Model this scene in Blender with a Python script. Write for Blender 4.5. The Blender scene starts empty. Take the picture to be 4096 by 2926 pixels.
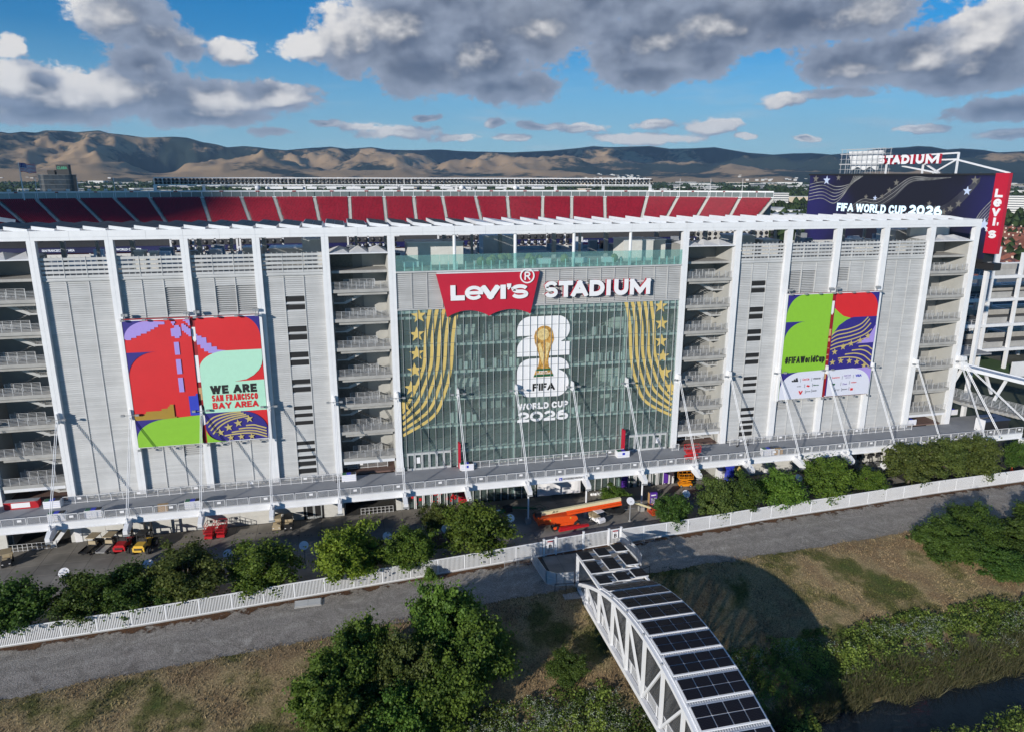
import bpy, math, random
import numpy as np
from mathutils import Vector, Matrix, noise as mnoise
R = math.radians
rnd = random.Random(7)
SC = bpy.context.scene
COL = SC.collection
G = -6.5                       # plaza and levee level; 0 is the walkway level
S = 9.144                      # facade bay

# ------------------------------------------------------------------ camera
cam = bpy.data.objects.new("camera", bpy.data.cameras.new("camera"))
COL.objects.link(cam)
PITCH, YAW, ROLL = 0.256078, 0.230584, 0.002335
fw = Vector((math.sin(YAW)*math.cos(PITCH), math.cos(YAW)*math.cos(PITCH), -math.sin(PITCH)))
rt = Vector((math.cos(YAW), -math.sin(YAW), 0))
up = rt.cross(fw)
r2 = math.cos(ROLL)*rt + math.sin(ROLL)*up
u2 = -math.sin(ROLL)*rt + math.cos(ROLL)*up
cam.matrix_world = Matrix(((r2.x, u2.x, -fw.x, 38.786), (r2.y, u2.y, -fw.y, -105.088), (r2.z, u2.z, -fw.z, 44.075), (0, 0, 0, 1)))
cam.data.sensor_fit = 'HORIZONTAL'
cam.data.sensor_width = 36.0
cam.data.lens = 36.0*2888.1/4096
cam.data.clip_start = 1.0
cam.data.clip_end = 60000
SC.camera = cam

# ------------------------------------------------------------------ sun, sky, exposure
SUN_TRAVEL = Vector((1.05, 1.0, -0.40)).normalized()
SUN_EL = math.asin(-SUN_TRAVEL.z)
SUN_AZ = math.atan2(-SUN_TRAVEL.x, -SUN_TRAVEL.y)
sl = bpy.data.lights.new("sun", 'SUN')
sl.energy = 4.7
sl.angle = R(0.5)
sl.color = (1.0, 0.95, 0.87)
so = bpy.data.objects.new("sun", sl)
so.rotation_euler = SUN_TRAVEL.to_track_quat('-Z', 'Y').to_euler()
COL.objects.link(so)
SC.view_settings.view_transform = 'Standard'
SC.view_settings.look = 'None'
SC.view_settings.gamma = 1.0
SC.view_settings.use_curve_mapping = False
SC.view_settings.exposure = 0.0
SC.cycles.max_bounces = 6
SC.cycles.transparent_max_bounces = 12
SC.cycles.volume_bounces = 0
SC.cycles.caustics_reflective = False
SC.cycles.caustics_refractive = False

W = bpy.data.worlds.new("World")
SC.world = W
W.use_nodes = True
W.cycles.sampling_method = 'MANUAL'
W.cycles.sample_map_resolution = 512
nt = W.node_tree
nt.nodes.clear()
def N(t, typ, **kw):
    n = t.nodes.new(typ)
    for k, v in kw.items():
        setattr(n, k, v)
    return n
def mth(t, op, a, b=None, c=None, clamp=False):
    n = t.nodes.new('ShaderNodeMath'); n.operation = op; n.use_clamp = clamp
    for i, v in enumerate((a, b, c)):
        if v is None: continue
        if isinstance(v, (int, float)): n.inputs[i].default_value = v
        else: t.links.new(v, n.inputs[i])
    return n.outputs[0]
def mixc(t, f, a, b, blend='MIX'):
    n = t.nodes.new('ShaderNodeMix'); n.data_type = 'RGBA'; n.blend_type = blend
    for i, v in ((0, f), (6, a), (7, b)):
        if isinstance(v, (int, float)): n.inputs[i].default_value = v
        elif isinstance(v, (tuple, list)): n.inputs[i].default_value = (*v, 1) if len(v) == 3 else v
        else: t.links.new(v, n.inputs[i])
    return n.outputs[2]
def ramp(t, v, a, b, smooth=True):
    n = t.nodes.new('ShaderNodeMapRange'); n.interpolation_type = 'SMOOTHSTEP' if smooth else 'LINEAR'
    t.links.new(v, n.inputs[0])
    n.inputs[1].default_value = a; n.inputs[2].default_value = b
    return n.outputs[0]

# cloud field on the sky sphere: azimuth, elevation, half width, half height of each cloud (degrees)
CLOUDS = [(-13.19, 10.25, 3.81, 1.73), (-11.47, 9.07, 2.43, 1.56), (-9.89, 8.5, 1.91, 1.21), (-6.77, 8.35, 2.08, 0.97), (-19.76, 7.86, 1.04, 0.87), (-19.06, 5.47, 4.16, 1.91), (-16.17, 4.96, 5.2, 2.08), (-12.26, 6.97, 2.43, 1.56), (-12.16, 5.43, 5.9, 1.91), (-7.94, 5.18, 5.2, 1.73), (-3.72, 5.47, 3.81, 1.21), (-8.92, 4.11, 6.24, 1.04), (-18.31, 3.9, 4.51, 1.04), (1.85, 9.37, 3.81, 2.77), (4.77, 10.33, 5.2, 3.12), (7.29, 7.71, 5.55, 2.43), (-1.33, 8.66, 2.77, 1.04), (10.29, 8.66, 6.24, 3.12), (12.94, 6.38, 4.51, 1.56), (15.24, 10.46, 5.2, 3.12), (23.42, 9.15, 7.63, 2.77), (28.04, 10.43, 9.02, 2.6), (23.53, 7.21, 5.9, 1.21), (33.96, 10.39, 8.67, 2.08), (37.12, 7.16, 5.2, 1.91), (41.09, 7.47, 4.51, 2.43), (44.69, 8.25, 4.16, 3.12), (43.76, 6.36, 5.2, 1.56), (32.56, 5.26, 1.91, 0.69), (45.99, 4.25, 3.12, 0.97), (35.88, 5.65, 3.47, 0.62), (4.5, 3.15, 3.81, 0.69), (6.87, 4.35, 1.39, 0.31), (11.93, 3.84, 1.04, 0.42), (15.33, 3.69, 2.43, 0.49), (18.38, 3.52, 2.43, 0.49), (23.7, 3.81, 2.08, 0.52), (27.6, 3.6, 2.95, 0.62), (23.75, 2.85, 4.16, 0.49), (-0.7, 3.8, 1.73, 0.35), (9, 14.5, 8, 4.5), (20, 14.0, 10, 4.5), (31, 13.5, 8, 3.2), (15, 18, 14, 4), (-12, 13.5, 4, 2.5), (2.0, 3.6, 1.6, .4), (8.8, 2.75, 2.0, .35), (20.8, 2.9, 2.4, .4), (30.5, 2.9, .9, .25), (34.5, 2.6, 1.1, .25), (41.5, 3.1, 2.2, .35), (13.4, 2.8, 1.5, .35), (-4.5, 3.0, 2.0, .4), (46.5, 2.6, 2.5, .4)]
def density_group(name, det, fine):
    grp = bpy.data.node_groups.new(name, 'ShaderNodeTree')
    grp.interface.new_socket("vec", in_out='INPUT', socket_type='NodeSocketVector')
    grp.interface.new_socket("density", in_out='OUTPUT', socket_type='NodeSocketFloat')
    gi = N(grp, 'NodeGroupInput'); go = N(grp, 'NodeGroupOutput')
    def gnoise(vec, scale, detail, rough, yscale=1.0):
        m = N(grp, 'ShaderNodeMapping'); grp.links.new(vec, m.inputs[0]); m.inputs['Scale'].default_value = (1, yscale, 1)
        n = N(grp, 'ShaderNodeTexNoise'); n.inputs['Scale'].default_value = scale; n.inputs['Detail'].default_value = detail
        n.inputs['Roughness'].default_value = rough
        grp.links.new(m.outputs[0], n.inputs['Vector'])
        return n
    warp = gnoise(gi.outputs[0], 0.28, 3, 0.55, 1.5)
    wv = N(grp, 'ShaderNodeVectorMath', operation='MULTIPLY_ADD')
    grp.links.new(warp.outputs['Color'], wv.inputs[0]); wv.inputs[1].default_value = (2.6, 1.2, 0)
    sub = N(grp, 'ShaderNodeVectorMath', operation='SUBTRACT'); grp.links.new(gi.outputs[0], sub.inputs[0]); sub.inputs[1].default_value = (1.3, 0.6, 0)
    grp.links.new(sub.outputs[0], wv.inputs[2])
    acc = None
    for (a, e, w, h) in CLOUDS:
        s1 = N(grp, 'ShaderNodeVectorMath', operation='SUBTRACT'); grp.links.new(wv.outputs[0], s1.inputs[0]); s1.inputs[1].default_value = (a, e, 0)
        s2 = N(grp, 'ShaderNodeVectorMath', operation='MULTIPLY'); grp.links.new(s1.outputs[0], s2.inputs[0]); s2.inputs[1].default_value = (1/w, 1/h, 0)
        s3 = N(grp, 'ShaderNodeVectorMath', operation='LENGTH'); grp.links.new(s2.outputs[0], s3.inputs[0])
        d = mth(grp, 'SUBTRACT', 1.0, s3.outputs['Value'])
        d = mth(grp, 'MULTIPLY', d, min(1.0, 0.58 + 0.2*h))
        acc = d if acc is None else mth(grp, 'SMOOTH_MAX', acc, d, 0.25)
    # scattered clouds of the same kind over the rest of the sky
    rest = gnoise(gi.outputs[0], 0.06, 3, 0.5, 2.2)
    restd = mth(grp, 'MULTIPLY_ADD', rest.outputs[0], 3.2, -1.95)
    outside = N(grp, 'ShaderNodeSeparateXYZ'); grp.links.new(gi.outputs[0], outside.inputs[0])
    fa = mth(grp, 'ABSOLUTE', mth(grp, 'SUBTRACT', outside.outputs[0], 13.2))
    om = mth(grp, 'MAXIMUM', ramp(grp, fa, 34, 42), ramp(grp, outside.outputs[1], 12.5, 16))
    restd = mth(grp, 'SUBTRACT', restd, mth(grp, 'MULTIPLY', mth(grp, 'SUBTRACT', 1.0, om), 2.0))
    acc = mth(grp, 'SMOOTH_MAX', acc, restd, 0.2)
    f1 = gnoise(gi.outputs[0], 0.30, det, 0.66, 1.35)
    acc = mth(grp, 'ADD', acc, mth(grp, 'MULTIPLY_ADD', f1.outputs[0], 1.30, -0.70))
    if fine:
        f2 = gnoise(gi.outputs[0], 1.7, 6, 0.6, 1.5)
        acc = mth(grp, 'ADD', acc, mth(grp, 'MULTIPLY_ADD', f2.outputs[0], 0.5, -0.25))
    grp.links.new(acc, go.inputs[0])
    return grp
GFULL = density_group('cloud_density', 12, True)
GSOFT = density_group('cloud_density_soft', 2.6, False)
tc = N(nt, 'ShaderNodeTexCoord')
sx = N(nt, 'ShaderNodeSeparateXYZ'); nt.links.new(tc.outputs['Generated'], sx.inputs[0])
az = mth(nt, 'MULTIPLY', mth(nt, 'ARCTAN2', sx.outputs[0], sx.outputs[1]), 57.2958)
el = mth(nt, 'MULTIPLY', mth(nt, 'ARCSINE', sx.outputs[2]), 57.2958)
cv = N(nt, 'ShaderNodeCombineXYZ'); nt.links.new(az, cv.inputs[0]); nt.links.new(el, cv.inputs[1])
def dens(off, grp):
    o = N(nt, 'ShaderNodeVectorMath', operation='ADD'); nt.links.new(cv.outputs[0], o.inputs[0]); o.inputs[1].default_value = (*off, 0)
    g = N(nt, 'ShaderNodeGroup'); g.node_tree = grp; nt.links.new(o.outputs[0], g.inputs[0])
    return g.outputs[0]
d0 = dens((0, 0), GFULL)
s0 = dens((0, 0), GSOFT)
s1 = dens((-1.3, 2.1), GSOFT)
s2 = dens((-0.4, 0.55), GSOFT)
mask = ramp(nt, d0, -0.03, 0.21)
puff = mth(nt, 'SUBTRACT', d0, s0)
small = mth(nt, 'SUBTRACT', 1.0, ramp(nt, s0, 0.15, 0.55))
lit = mth(nt, 'ADD', mth(nt, 'MULTIPLY', mth(nt, 'SUBTRACT', s0, s1), 0.85), mth(nt, 'MULTIPLY', puff, 0.45))
lit = mth(nt, 'ADD', lit, mth(nt, 'MULTIPLY', mth(nt, 'MULTIPLY', mth(nt, 'SUBTRACT', s0, s2), 0.9), small))
lit = ramp(nt, lit, 0.12, 0.85)
thick = ramp(nt, mth(nt, 'MULTIPLY_ADD', puff, -0.35, s0), 0.0, 0.85)
core = mixc(nt, thick, (3.6, 4.1, 5.2), (1.05, 1.32, 2.0))
mott = N(nt, 'ShaderNodeTexNoise'); mott.inputs['Scale'].default_value = 0.14; mott.inputs['Detail'].default_value = 5; nt.links.new(cv.outputs[0], mott.inputs['Vector'])
core = mixc(nt, mth(nt, 'MULTIPLY', ramp(nt, mott.outputs[0], 0.40, 0.80), 0.4), core, (4.2, 4.5, 5.1))
ccol = mixc(nt, lit, core, (9.2, 8.9, 8.6))
lowf = ramp(nt, el, 0.5, 5.0)
ccol = mixc(nt, lowf, mixc(nt, 0.45, ccol, (4.6, 5.6, 6.6)), ccol)
sky = N(nt, 'ShaderNodeTexSky', sky_type='NISHITA', sun_disc=False, sun_elevation=SUN_EL, sun_rotation=SUN_AZ % (2*math.pi), altitude=30, air_density=1.0, dust_density=0.0, ozone_density=6.0)
hs = N(nt, 'ShaderNodeHueSaturation'); hs.inputs['Saturation'].default_value = 1.25; hs.inputs['Value'].default_value = 1.12
nt.links.new(sky.outputs[0], hs.inputs['Color'])
skyb = mixc(nt, mth(nt, 'MULTIPLY', mth(nt, 'SUBTRACT', 1.0, ramp(nt, el, 0.0, 9.5, False)), 0.8), hs.outputs[0], (3.3, 6.3, 8.4))
vm = N(nt, 'ShaderNodeMapping'); vm.inputs['Scale'].default_value = (0.12, 0.75, 1); nt.links.new(cv.outputs[0], vm.inputs[0])
vn = N(nt, 'ShaderNodeTexNoise'); vn.inputs['Scale'].default_value = 1.0; vn.inputs['Detail'].default_value = 7; vn.inputs['Roughness'].default_value = 0.6; nt.links.new(vm.outputs[0], vn.inputs['Vector'])
vf = mth(nt, 'MULTIPLY', ramp(nt, vn.outputs[0], 0.50, 0.75), mth(nt, 'SUBTRACT', 1.0, ramp(nt, el, 3.0, 9.0)))
skyb = mixc(nt, mth(nt, 'MULTIPLY', vf, 0.5), skyb, (6.0, 7.0, 7.8))
up_mask = ramp(nt, el, -0.2, 0.6)
mask = mth(nt, 'MULTIPLY', mask, up_mask)
skyc = mixc(nt, mask, skyb, ccol)
bg = N(nt, 'ShaderNodeBackground'); bg.inputs[1].default_value = 0.095
nt.links.new(skyc, bg.inputs[0])
wo = N(nt, 'ShaderNodeOutputWorld'); nt.links.new(bg.outputs[0], wo.inputs[0])

# ------------------------------------------------------------------ helpers
MATS = {}
def mat(name, col, rough=0.6, metal=0.0, var=0.10, nscale=1.5, bump=0.0, emit=0.0, spec=0.5, island=0.0, trans=0.0, objvar=0.0):
    if name in MATS: return MATS[name]
    m = bpy.data.materials.new(name); m.use_nodes = True
    t = m.node_tree; b = t.nodes['Principled BSDF']
    b.inputs['Roughness'].default_value = rough; b.inputs['Metallic'].default_value = metal
    b.inputs['Specular IOR Level'].default_value = spec
    c = None
    g = N(t, 'ShaderNodeNewGeometry')
    if var:
        n = N(t, 'ShaderNodeTexNoise'); n.inputs['Scale'].default_value = nscale; n.inputs['Detail'].default_value = 5
        n.inputs['Roughness'].default_value = 0.65
        t.links.new(g.outputs['Position'], n.inputs['Vector'])
        f = ramp(t, n.outputs[0], 0.3, 0.7, False)
        c = mixc(t, f, tuple(x*(1-var) for x in col), tuple(min(1, x*(1+var)) for x in col))
        if bump:
            bp = N(t, 'ShaderNodeBump'); bp.inputs['Strength'].default_value = bump
            t.links.new(n.outputs[0], bp.inputs['Height']); t.links.new(bp.outputs[0], b.inputs['Normal'])
    if island or objvar:
        if island: r = g.outputs['Random Per Island']; amt = island
        else: r = N(t, 'ShaderNodeObjectInfo').outputs['Random']; amt = objvar
        v = mth(t, 'MULTIPLY_ADD', r, 2*amt, 1-amt)
        h = N(t, 'ShaderNodeHueSaturation'); t.links.new(v, h.inputs['Value'])
        if c is None: h.inputs['Color'].default_value = (*col, 1)
        else: t.links.new(c, h.inputs['Color'])
        c = h.outputs[0]
    if c is None: b.inputs['Base Color'].default_value = (*col, 1)
    else: t.links.new(c, b.inputs['Base Color'])
    if emit:
        if c is None: b.inputs['Emission Color'].default_value = (*col, 1)
        else: t.links.new(c, b.inputs['Emission Color'])
        b.inputs['Emission Strength'].default_value = emit
    MATS[name] = m
    return m

class MB:
    def __init__(s): s.v = []; s.f = []
    def box(s, x0, x1, y0, y1, z0, z1):
        n = len(s.v)
        s.v += [(x0,y0,z0),(x1,y0,z0),(x1,y1,z0),(x0,y1,z0),(x0,y0,z1),(x1,y0,z1),(x1,y1,z1),(x0,y1,z1)]
        s.f += [(n,n+3,n+2,n+1),(n+4,n+5,n+6,n+7),(n,n+1,n+5,n+4),(n+1,n+2,n+6,n+5),(n+2,n+3,n+7,n+6),(n+3,n,n+4,n+7)]
        return s
    def bar(s, p, q, w, h=None, upv=(0,0,1)):
        p = Vector(p); q = Vector(q); h = w if h is None else h
        d = (q-p).normalized(); u = Vector(upv)
        if abs(d.dot(u)) > 0.98: u = Vector((0,1,0)) if abs(d.y) < 0.9 else Vector((1,0,0))
        a = d.cross(u).normalized(); b = a.cross(d).normalized()
        a *= w/2; b *= h/2; n = len(s.v)
        for c in (p, q):
            for k in (-a-b, a-b, a+b, -a+b): s.v.append(tuple(c+k))
        s.f += [(n,n+1,n+2,n+3),(n+7,n+6,n+5,n+4),(n,n+4,n+5,n+1),(n+1,n+5,n+6,n+2),(n+2,n+6,n+7,n+3),(n+3,n+7,n+4,n)]
        return s
    def tube(s, p, q, r, n=6, r2=None):
        p = Vector(p); q = Vector(q); r2 = r if r2 is None else r2
        d = (q-p).normalized(); u = Vector((0,0,1)) if abs(d.z) < 0.95 else Vector((1,0,0))
        a = d.cross(u).normalized(); b = a.cross(d); k = len(s.v)
        for c, rr in ((p, r), (q, r2)):
            for i in range(n):
                t = 2*math.pi*i/n
                s.v.append(tuple(c + a*math.cos(t)*rr + b*math.sin(t)*rr))
        for i in range(n):
            j = (i+1) % n
            s.f.append((k+i, k+j, k+n+j, k+n+i))
        s.f.append(tuple(range(k+n-1, k-1, -1))); s.f.append(tuple(range(k+n, k+2*n)))
        return s
    def ball(s, c, rx, ry=None, rz=None, seg=8, rings=5):
        ry = rx if ry is None else ry; rz = rx if rz is None else rz
        k = len(s.v)
        for i in range(rings+1):
            ph = math.pi*i/rings
            for j in range(seg):
                th = 2*math.pi*j/seg
                s.v.append((c[0]+rx*math.sin(ph)*math.cos(th), c[1]+ry*math.sin(ph)*math.sin(th), c[2]+rz*math.cos(ph)))
        for i in range(rings):
            for j in range(seg):
                j2 = (j+1) % seg
                s.f.append((k+i*seg+j, k+(i+1)*seg+j, k+(i+1)*seg+j2, k+i*seg+j2))
        return s
    def quad(s, *p):
        n = len(s.v); s.v += [tuple(x) for x in p]; s.f.append(tuple(range(n, n+len(p)))); return s
    def prism(s, pts, y0, y1):                      # outline in x,z extruded along y, front face at y0
        n = len(s.v); m = len(pts)
        area = sum(pts[i][0]*pts[(i+1) % m][1]-pts[(i+1) % m][0]*pts[i][1] for i in range(m))
        if area < 0: pts = pts[::-1]
        s.v += [(x, y0, z) for x, z in pts] + [(x, y1, z) for x, z in pts]
        s.f.append(tuple(range(n, n+m)))
        s.f.append(tuple(range(n+2*m-1, n+m-1, -1)))
        for i in range(m):
            j = (i+1) % m
            s.f.append((n+i, n+m+i, n+m+j, n+j))
        return s
    def flat(s, pts, z0, z1):                       # outline in x,y extruded along z
        n = len(s.v); m = len(pts)
        area = sum(pts[i][0]*pts[(i+1) % m][1]-pts[(i+1) % m][0]*pts[i][1] for i in range(m))
        if area < 0: pts = pts[::-1]
        s.v += [(x, y, z0) for x, y in pts] + [(x, y, z1) for x, y in pts]
        s.f.append(tuple(range(n+m-1, n-1, -1))); s.f.append(tuple(range(n+m, n+2*m)))
        for i in range(m):
            j = (i+1) % m
            s.f.append((n+i, n+j, n+m+j, n+m+i))
        return s
    def build(s, name, m, parent=None, local=False, smooth=False, kind=None):
        me = bpy.data.meshes.new(name)
        o = Vector((0,0,0)) if (parent is None or local) else wloc(parent)
        me.from_pydata([tuple(Vector(v)-o) for v in s.v] if o.length else s.v, [], s.f)
        me.update()
        if smooth: me.polygons.foreach_set('use_smooth', [True]*len(me.polygons))
        me.materials.append(m)
        return link(name, me, parent, kind)
def wloc(o):
    v = o.location.copy()
    while o.parent: o = o.parent; v += o.location
    return v
def link(name, me, parent=None, kind=None):
    ob = bpy.data.objects.new(name, me); COL.objects.link(ob)
    if parent: ob.parent = parent
    if kind: ob['kind'] = kind
    return ob
def tag(o, label, cat, group=None):
    o['label'] = label; o['category'] = cat
    if group: o['group'] = group
    return o
def thing(name, label, cat, loc=(0,0,0), group=None, rz=0):
    o = bpy.data.objects.new(name, None); COL.objects.link(o)
    o.location = loc; o.rotation_euler = (0,0,rz)
    return tag(o, label, cat, group)
def dup(root, loc, rz=0, label=None, sc=None):
    def cp(o, par):
        c = o.copy(); COL.objects.link(c)
        if par is not None: c.parent = par
        for ch in o.children: cp(ch, c)
        return c
    r = cp(root, None); r.location = loc; r.rotation_euler = (0,0,rz)
    if sc: r.scale = sc
    if label: r['label'] = label
    return r
def arr_mesh(name, v, f, m, parent=None, kind=None, attr=None):
    v = np.asarray(v, np.float32); f = np.asarray(f, np.int32)
    me = bpy.data.meshes.new(name)
    me.vertices.add(len(v)); me.vertices.foreach_set('co', v.ravel())
    k = f.shape[1]
    me.loops.add(f.size); me.loops.foreach_set('vertex_index', f.ravel())
    me.polygons.add(len(f)); me.polygons.foreach_set('loop_start', np.arange(0, f.size, k, dtype=np.int32))
    me.polygons.foreach_set('loop_total', np.full(len(f), k, np.int32))
    if attr is not None:
        a = me.attributes.new('tint', 'FLOAT', 'FACE'); a.data.foreach_set('value', np.asarray(attr, np.float32))
    me.update(calc_edges=True)
    me.materials.append(m)
    return link(name, me, parent, kind) if name else me
_T = {}
def text_mesh(body, w, h, depth, bold=0.0, shear=0.0):
    """flat lettering in x,z scaled to w by h, lower left corner at the origin, front face at y=-depth"""
    cu = bpy.data.curves.new('lettering', 'FONT'); cu.body = body; cu.size = 1; cu.extrude = 0.05; cu.offset = bold; cu.shear = shear
    cu.resolution_u = 3
    o = bpy.data.objects.new('lettering', cu); COL.objects.link(o)
    dg = bpy.context.evaluated_depsgraph_get(); me = bpy.data.meshes.new_from_object(o.evaluated_get(dg))
    bpy.data.objects.remove(o); bpy.data.curves.remove(cu)
    n = len(me.vertices); co = np.empty(n*3, np.float32); me.vertices.foreach_get('co', co); co = co.reshape(-1, 3)
    mn, mx = co.min(0), co.max(0)
    x = (co[:,0]-mn[0])/max(1e-6, mx[0]-mn[0])*w
    z = (co[:,1]-mn[1])/max(1e-6, mx[1]-mn[1])*h
    y = -(co[:,2]-mn[2])/max(1e-6, mx[2]-mn[2])*depth
    me.vertices.foreach_set('co', np.stack([x, y, z], -1).astype(np.float32).ravel()); me.update()
    return me
def text(name, body, m, x, y, z, w, h, parent=None, depth=0.02, bold=0.02, side=None, shear=0.0, ax=None):
    """lettering whose lower left corner is at x,y,z (world), facing -y, or along the direction ax in plan"""
    me = text_mesh(body, w, h, depth, bold, shear)
    me.materials.clear(); me.materials.append(m)
    if side:
        me.materials.append(side)
        for p in me.polygons: p.material_index = 0 if p.normal.y < -0.9 else 1
    o = link(name, me, parent)
    o.location = Vector((x, y, z)) - (wloc(parent) if parent else Vector((0,0,0)))
    if ax is not None: o.rotation_euler = (0, 0, math.atan2(ax[1], ax[0]))
    return o
# heavy sans lettering drawn with strokes; every glyph is a list of centre lines in a unit box, with its width
def _arc(cx, cy, rx, ry, a0, a1, n=10): return [(cx+rx*math.cos(R(a0+(a1-a0)*k/n)), cy+ry*math.sin(R(a0+(a1-a0)*k/n))) for k in range(n+1)]
def _ov(y0=0, y1=1, x0=0, x1=1, sq=.5):
    ry = (y1-y0)/2*.86; r = (x1-x0)*sq
    return _arc(x1-r, y1-ry, r, ry, 0, 90, 6)+_arc(x0+r, y1-ry, r, ry, 90, 180, 6)+_arc(x0+r, y0+ry, r, ry, 180, 270, 6)+_arc(x1-r, y0+ry, r, ry, 270, 360, 6)
GL = {'I': (.0, [[(.5,0),(.5,1)]]), 'L': (.62, [[(0,1),(0,0)],[(0,0),(1,0)]]), 'T': (.72, [[(0,1),(1,1)],[(.5,0),(.5,1)]]),
 'F': (.6, [[(0,0),(0,1)],[(0,1),(1,1)],[(0,.5),(.85,.5)]]), 'E': (.62, [[(0,0),(0,1)],[(0,1),(1,1)],[(0,.5),(.85,.5)],[(0,0),(1,0)]]),
 'A': (.95, [[(0,0),(.5,1)],[(.5,1),(1,0)],[(.2,.28),(.8,.28)]]), 'V': (.92, [[(0,1),(.5,0)],[(.5,0),(1,1)]]), 'Y': (.9, [[(0,1),(.5,.45)],[(1,1),(.5,.45)],[(.5,0),(.5,.45)]]),
 'M': (1.0, [[(0,0),(0,1)],[(0,1),(.5,.1)],[(.5,.1),(1,1)],[(1,1),(1,0)]]), 'W': (1.3, [[(0,1),(.25,0)],[(.25,0),(.5,1)],[(.5,1),(.75,0)],[(.75,0),(1,1)]]), 'N': (.8, [[(0,0),(0,1)],[(0,1),(1,0)],[(1,0),(1,1)]]),
 'U': (.74, [[(0,1),(0,.4)]+_arc(.5,.4,.5,.4,180,360)+[(1,.4),(1,1)]]), 'D': (.76, [[(0,0),(0,1)],[(0,1),(.4,1)]+_arc(.4,.5,.6,.5,90,-90)+[(.4,0),(0,0)]]),
 'P': (.66, [[(0,0),(0,1)],[(0,1),(.55,1)]+_arc(.55,.72,.45,.28,90,-90)+[(.55,.44),(0,.44)]]), 'R': (.72, [[(0,0),(0,1)],[(0,1),(.55,1)]+_arc(.55,.74,.42,.26,90,-90)+[(.55,.48),(0,.48)],[(.5,.48),(1,0)]]),
 'B': (.70, [[(0,0),(0,1)],[(0,1),(.55,1)]+_arc(.55,.77,.38,.23,90,-90)+[(.55,.54),(0,.54)],[(.5,.54)]+_arc(.6,.27,.4,.27,90,-90)+[(.5,0),(0,0)]]),
 'O': (.8, [_ov()+['c']]), '0': (.78, [_ov()+['c']]), 'C': (.76, [_arc(.5,.62,.5,.38,8,90,6)+_arc(.5,.62,.5,.38,90,180,6)+_arc(.5,.38,.5,.38,180,270,6)+_arc(.5,.38,.5,.38,270,352,6)]),
 'G': (.8, [_arc(.5,.62,.5,.38,20,180)+_arc(.5,.38,.5,.38,180,360)+[(1,.48)],[(1,.48),(.6,.48)]]),
 'S': (.7, [_arc(.5,.75,.48,.25,12,180,8)+_arc(.5,.75,.5,.25,180,250,4)+_arc(.5,.26,.5,.26,70,0,4)+_arc(.5,.26,.5,.26,0,-168,8)]),
 '2': (.72, [_arc(.5,.66,.48,.34,165,-25,10)+[(0,.02)],[(0,0),(1,0)]]), '6': (.74, [_ov(0,.6)+['c'],_arc(.6,.42,.6,.58,180,75,8)]),
 'e': (.78, [_arc(.5,.5,.5,.5,0,325,16),[(0,.5),(1,.5)]]), 'v': (.8, [[(0,1),(.5,0)],[(.5,0),(1,1)]]), 's': (.66, [_arc(.5,.75,.48,.25,12,180,8)+_arc(.5,.75,.5,.25,180,250,4)+_arc(.5,.26,.5,.26,70,0,4)+_arc(.5,.26,.5,.26,0,-168,8)]),
 'o': (.6, [_ov(0,.72)+['c']]), 'r': (.38, [[(0,0),(0,.72)],[(0,.5)]+_arc(.7,.42,.7,.3,140,75,5)]), 'l': (.0, [[(.5,0),(.5,1)]]), 'd': (.6, [_ov(0,.72)+['c'],[(1,0),(1,1)]]), 'u': (.58, [[(0,.72),(0,.28)]+_arc(.5,.28,.5,.28,180,360)+[(1,.72)],[(1,0),(1,.72)]]), 'p': (.6, [_ov(0,.72)+['c'],[(0,-.25),(0,.72)]]),
 '#': (.75, [[(.28,0),(.42,1)],[(.66,0),(.8,1)],[(0,.66),(1,.66)],[(0,.32),(1,.32)]])}
def _clip(P, ax, lim, up_):
    o = []
    for a, b in zip(P, P[1:]+P[:1]):
        ia = (a[ax] <= lim) if up_ else (a[ax] >= lim); ib = (b[ax] <= lim) if up_ else (b[ax] >= lim)
        if ia: o.append(a)
        if ia != ib:
            t_ = (lim-a[ax])/(b[ax]-a[ax]); o.append((a[0]+(b[0]-a[0])*t_, a[1]+(b[1]-a[1])*t_))
    return o
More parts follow.
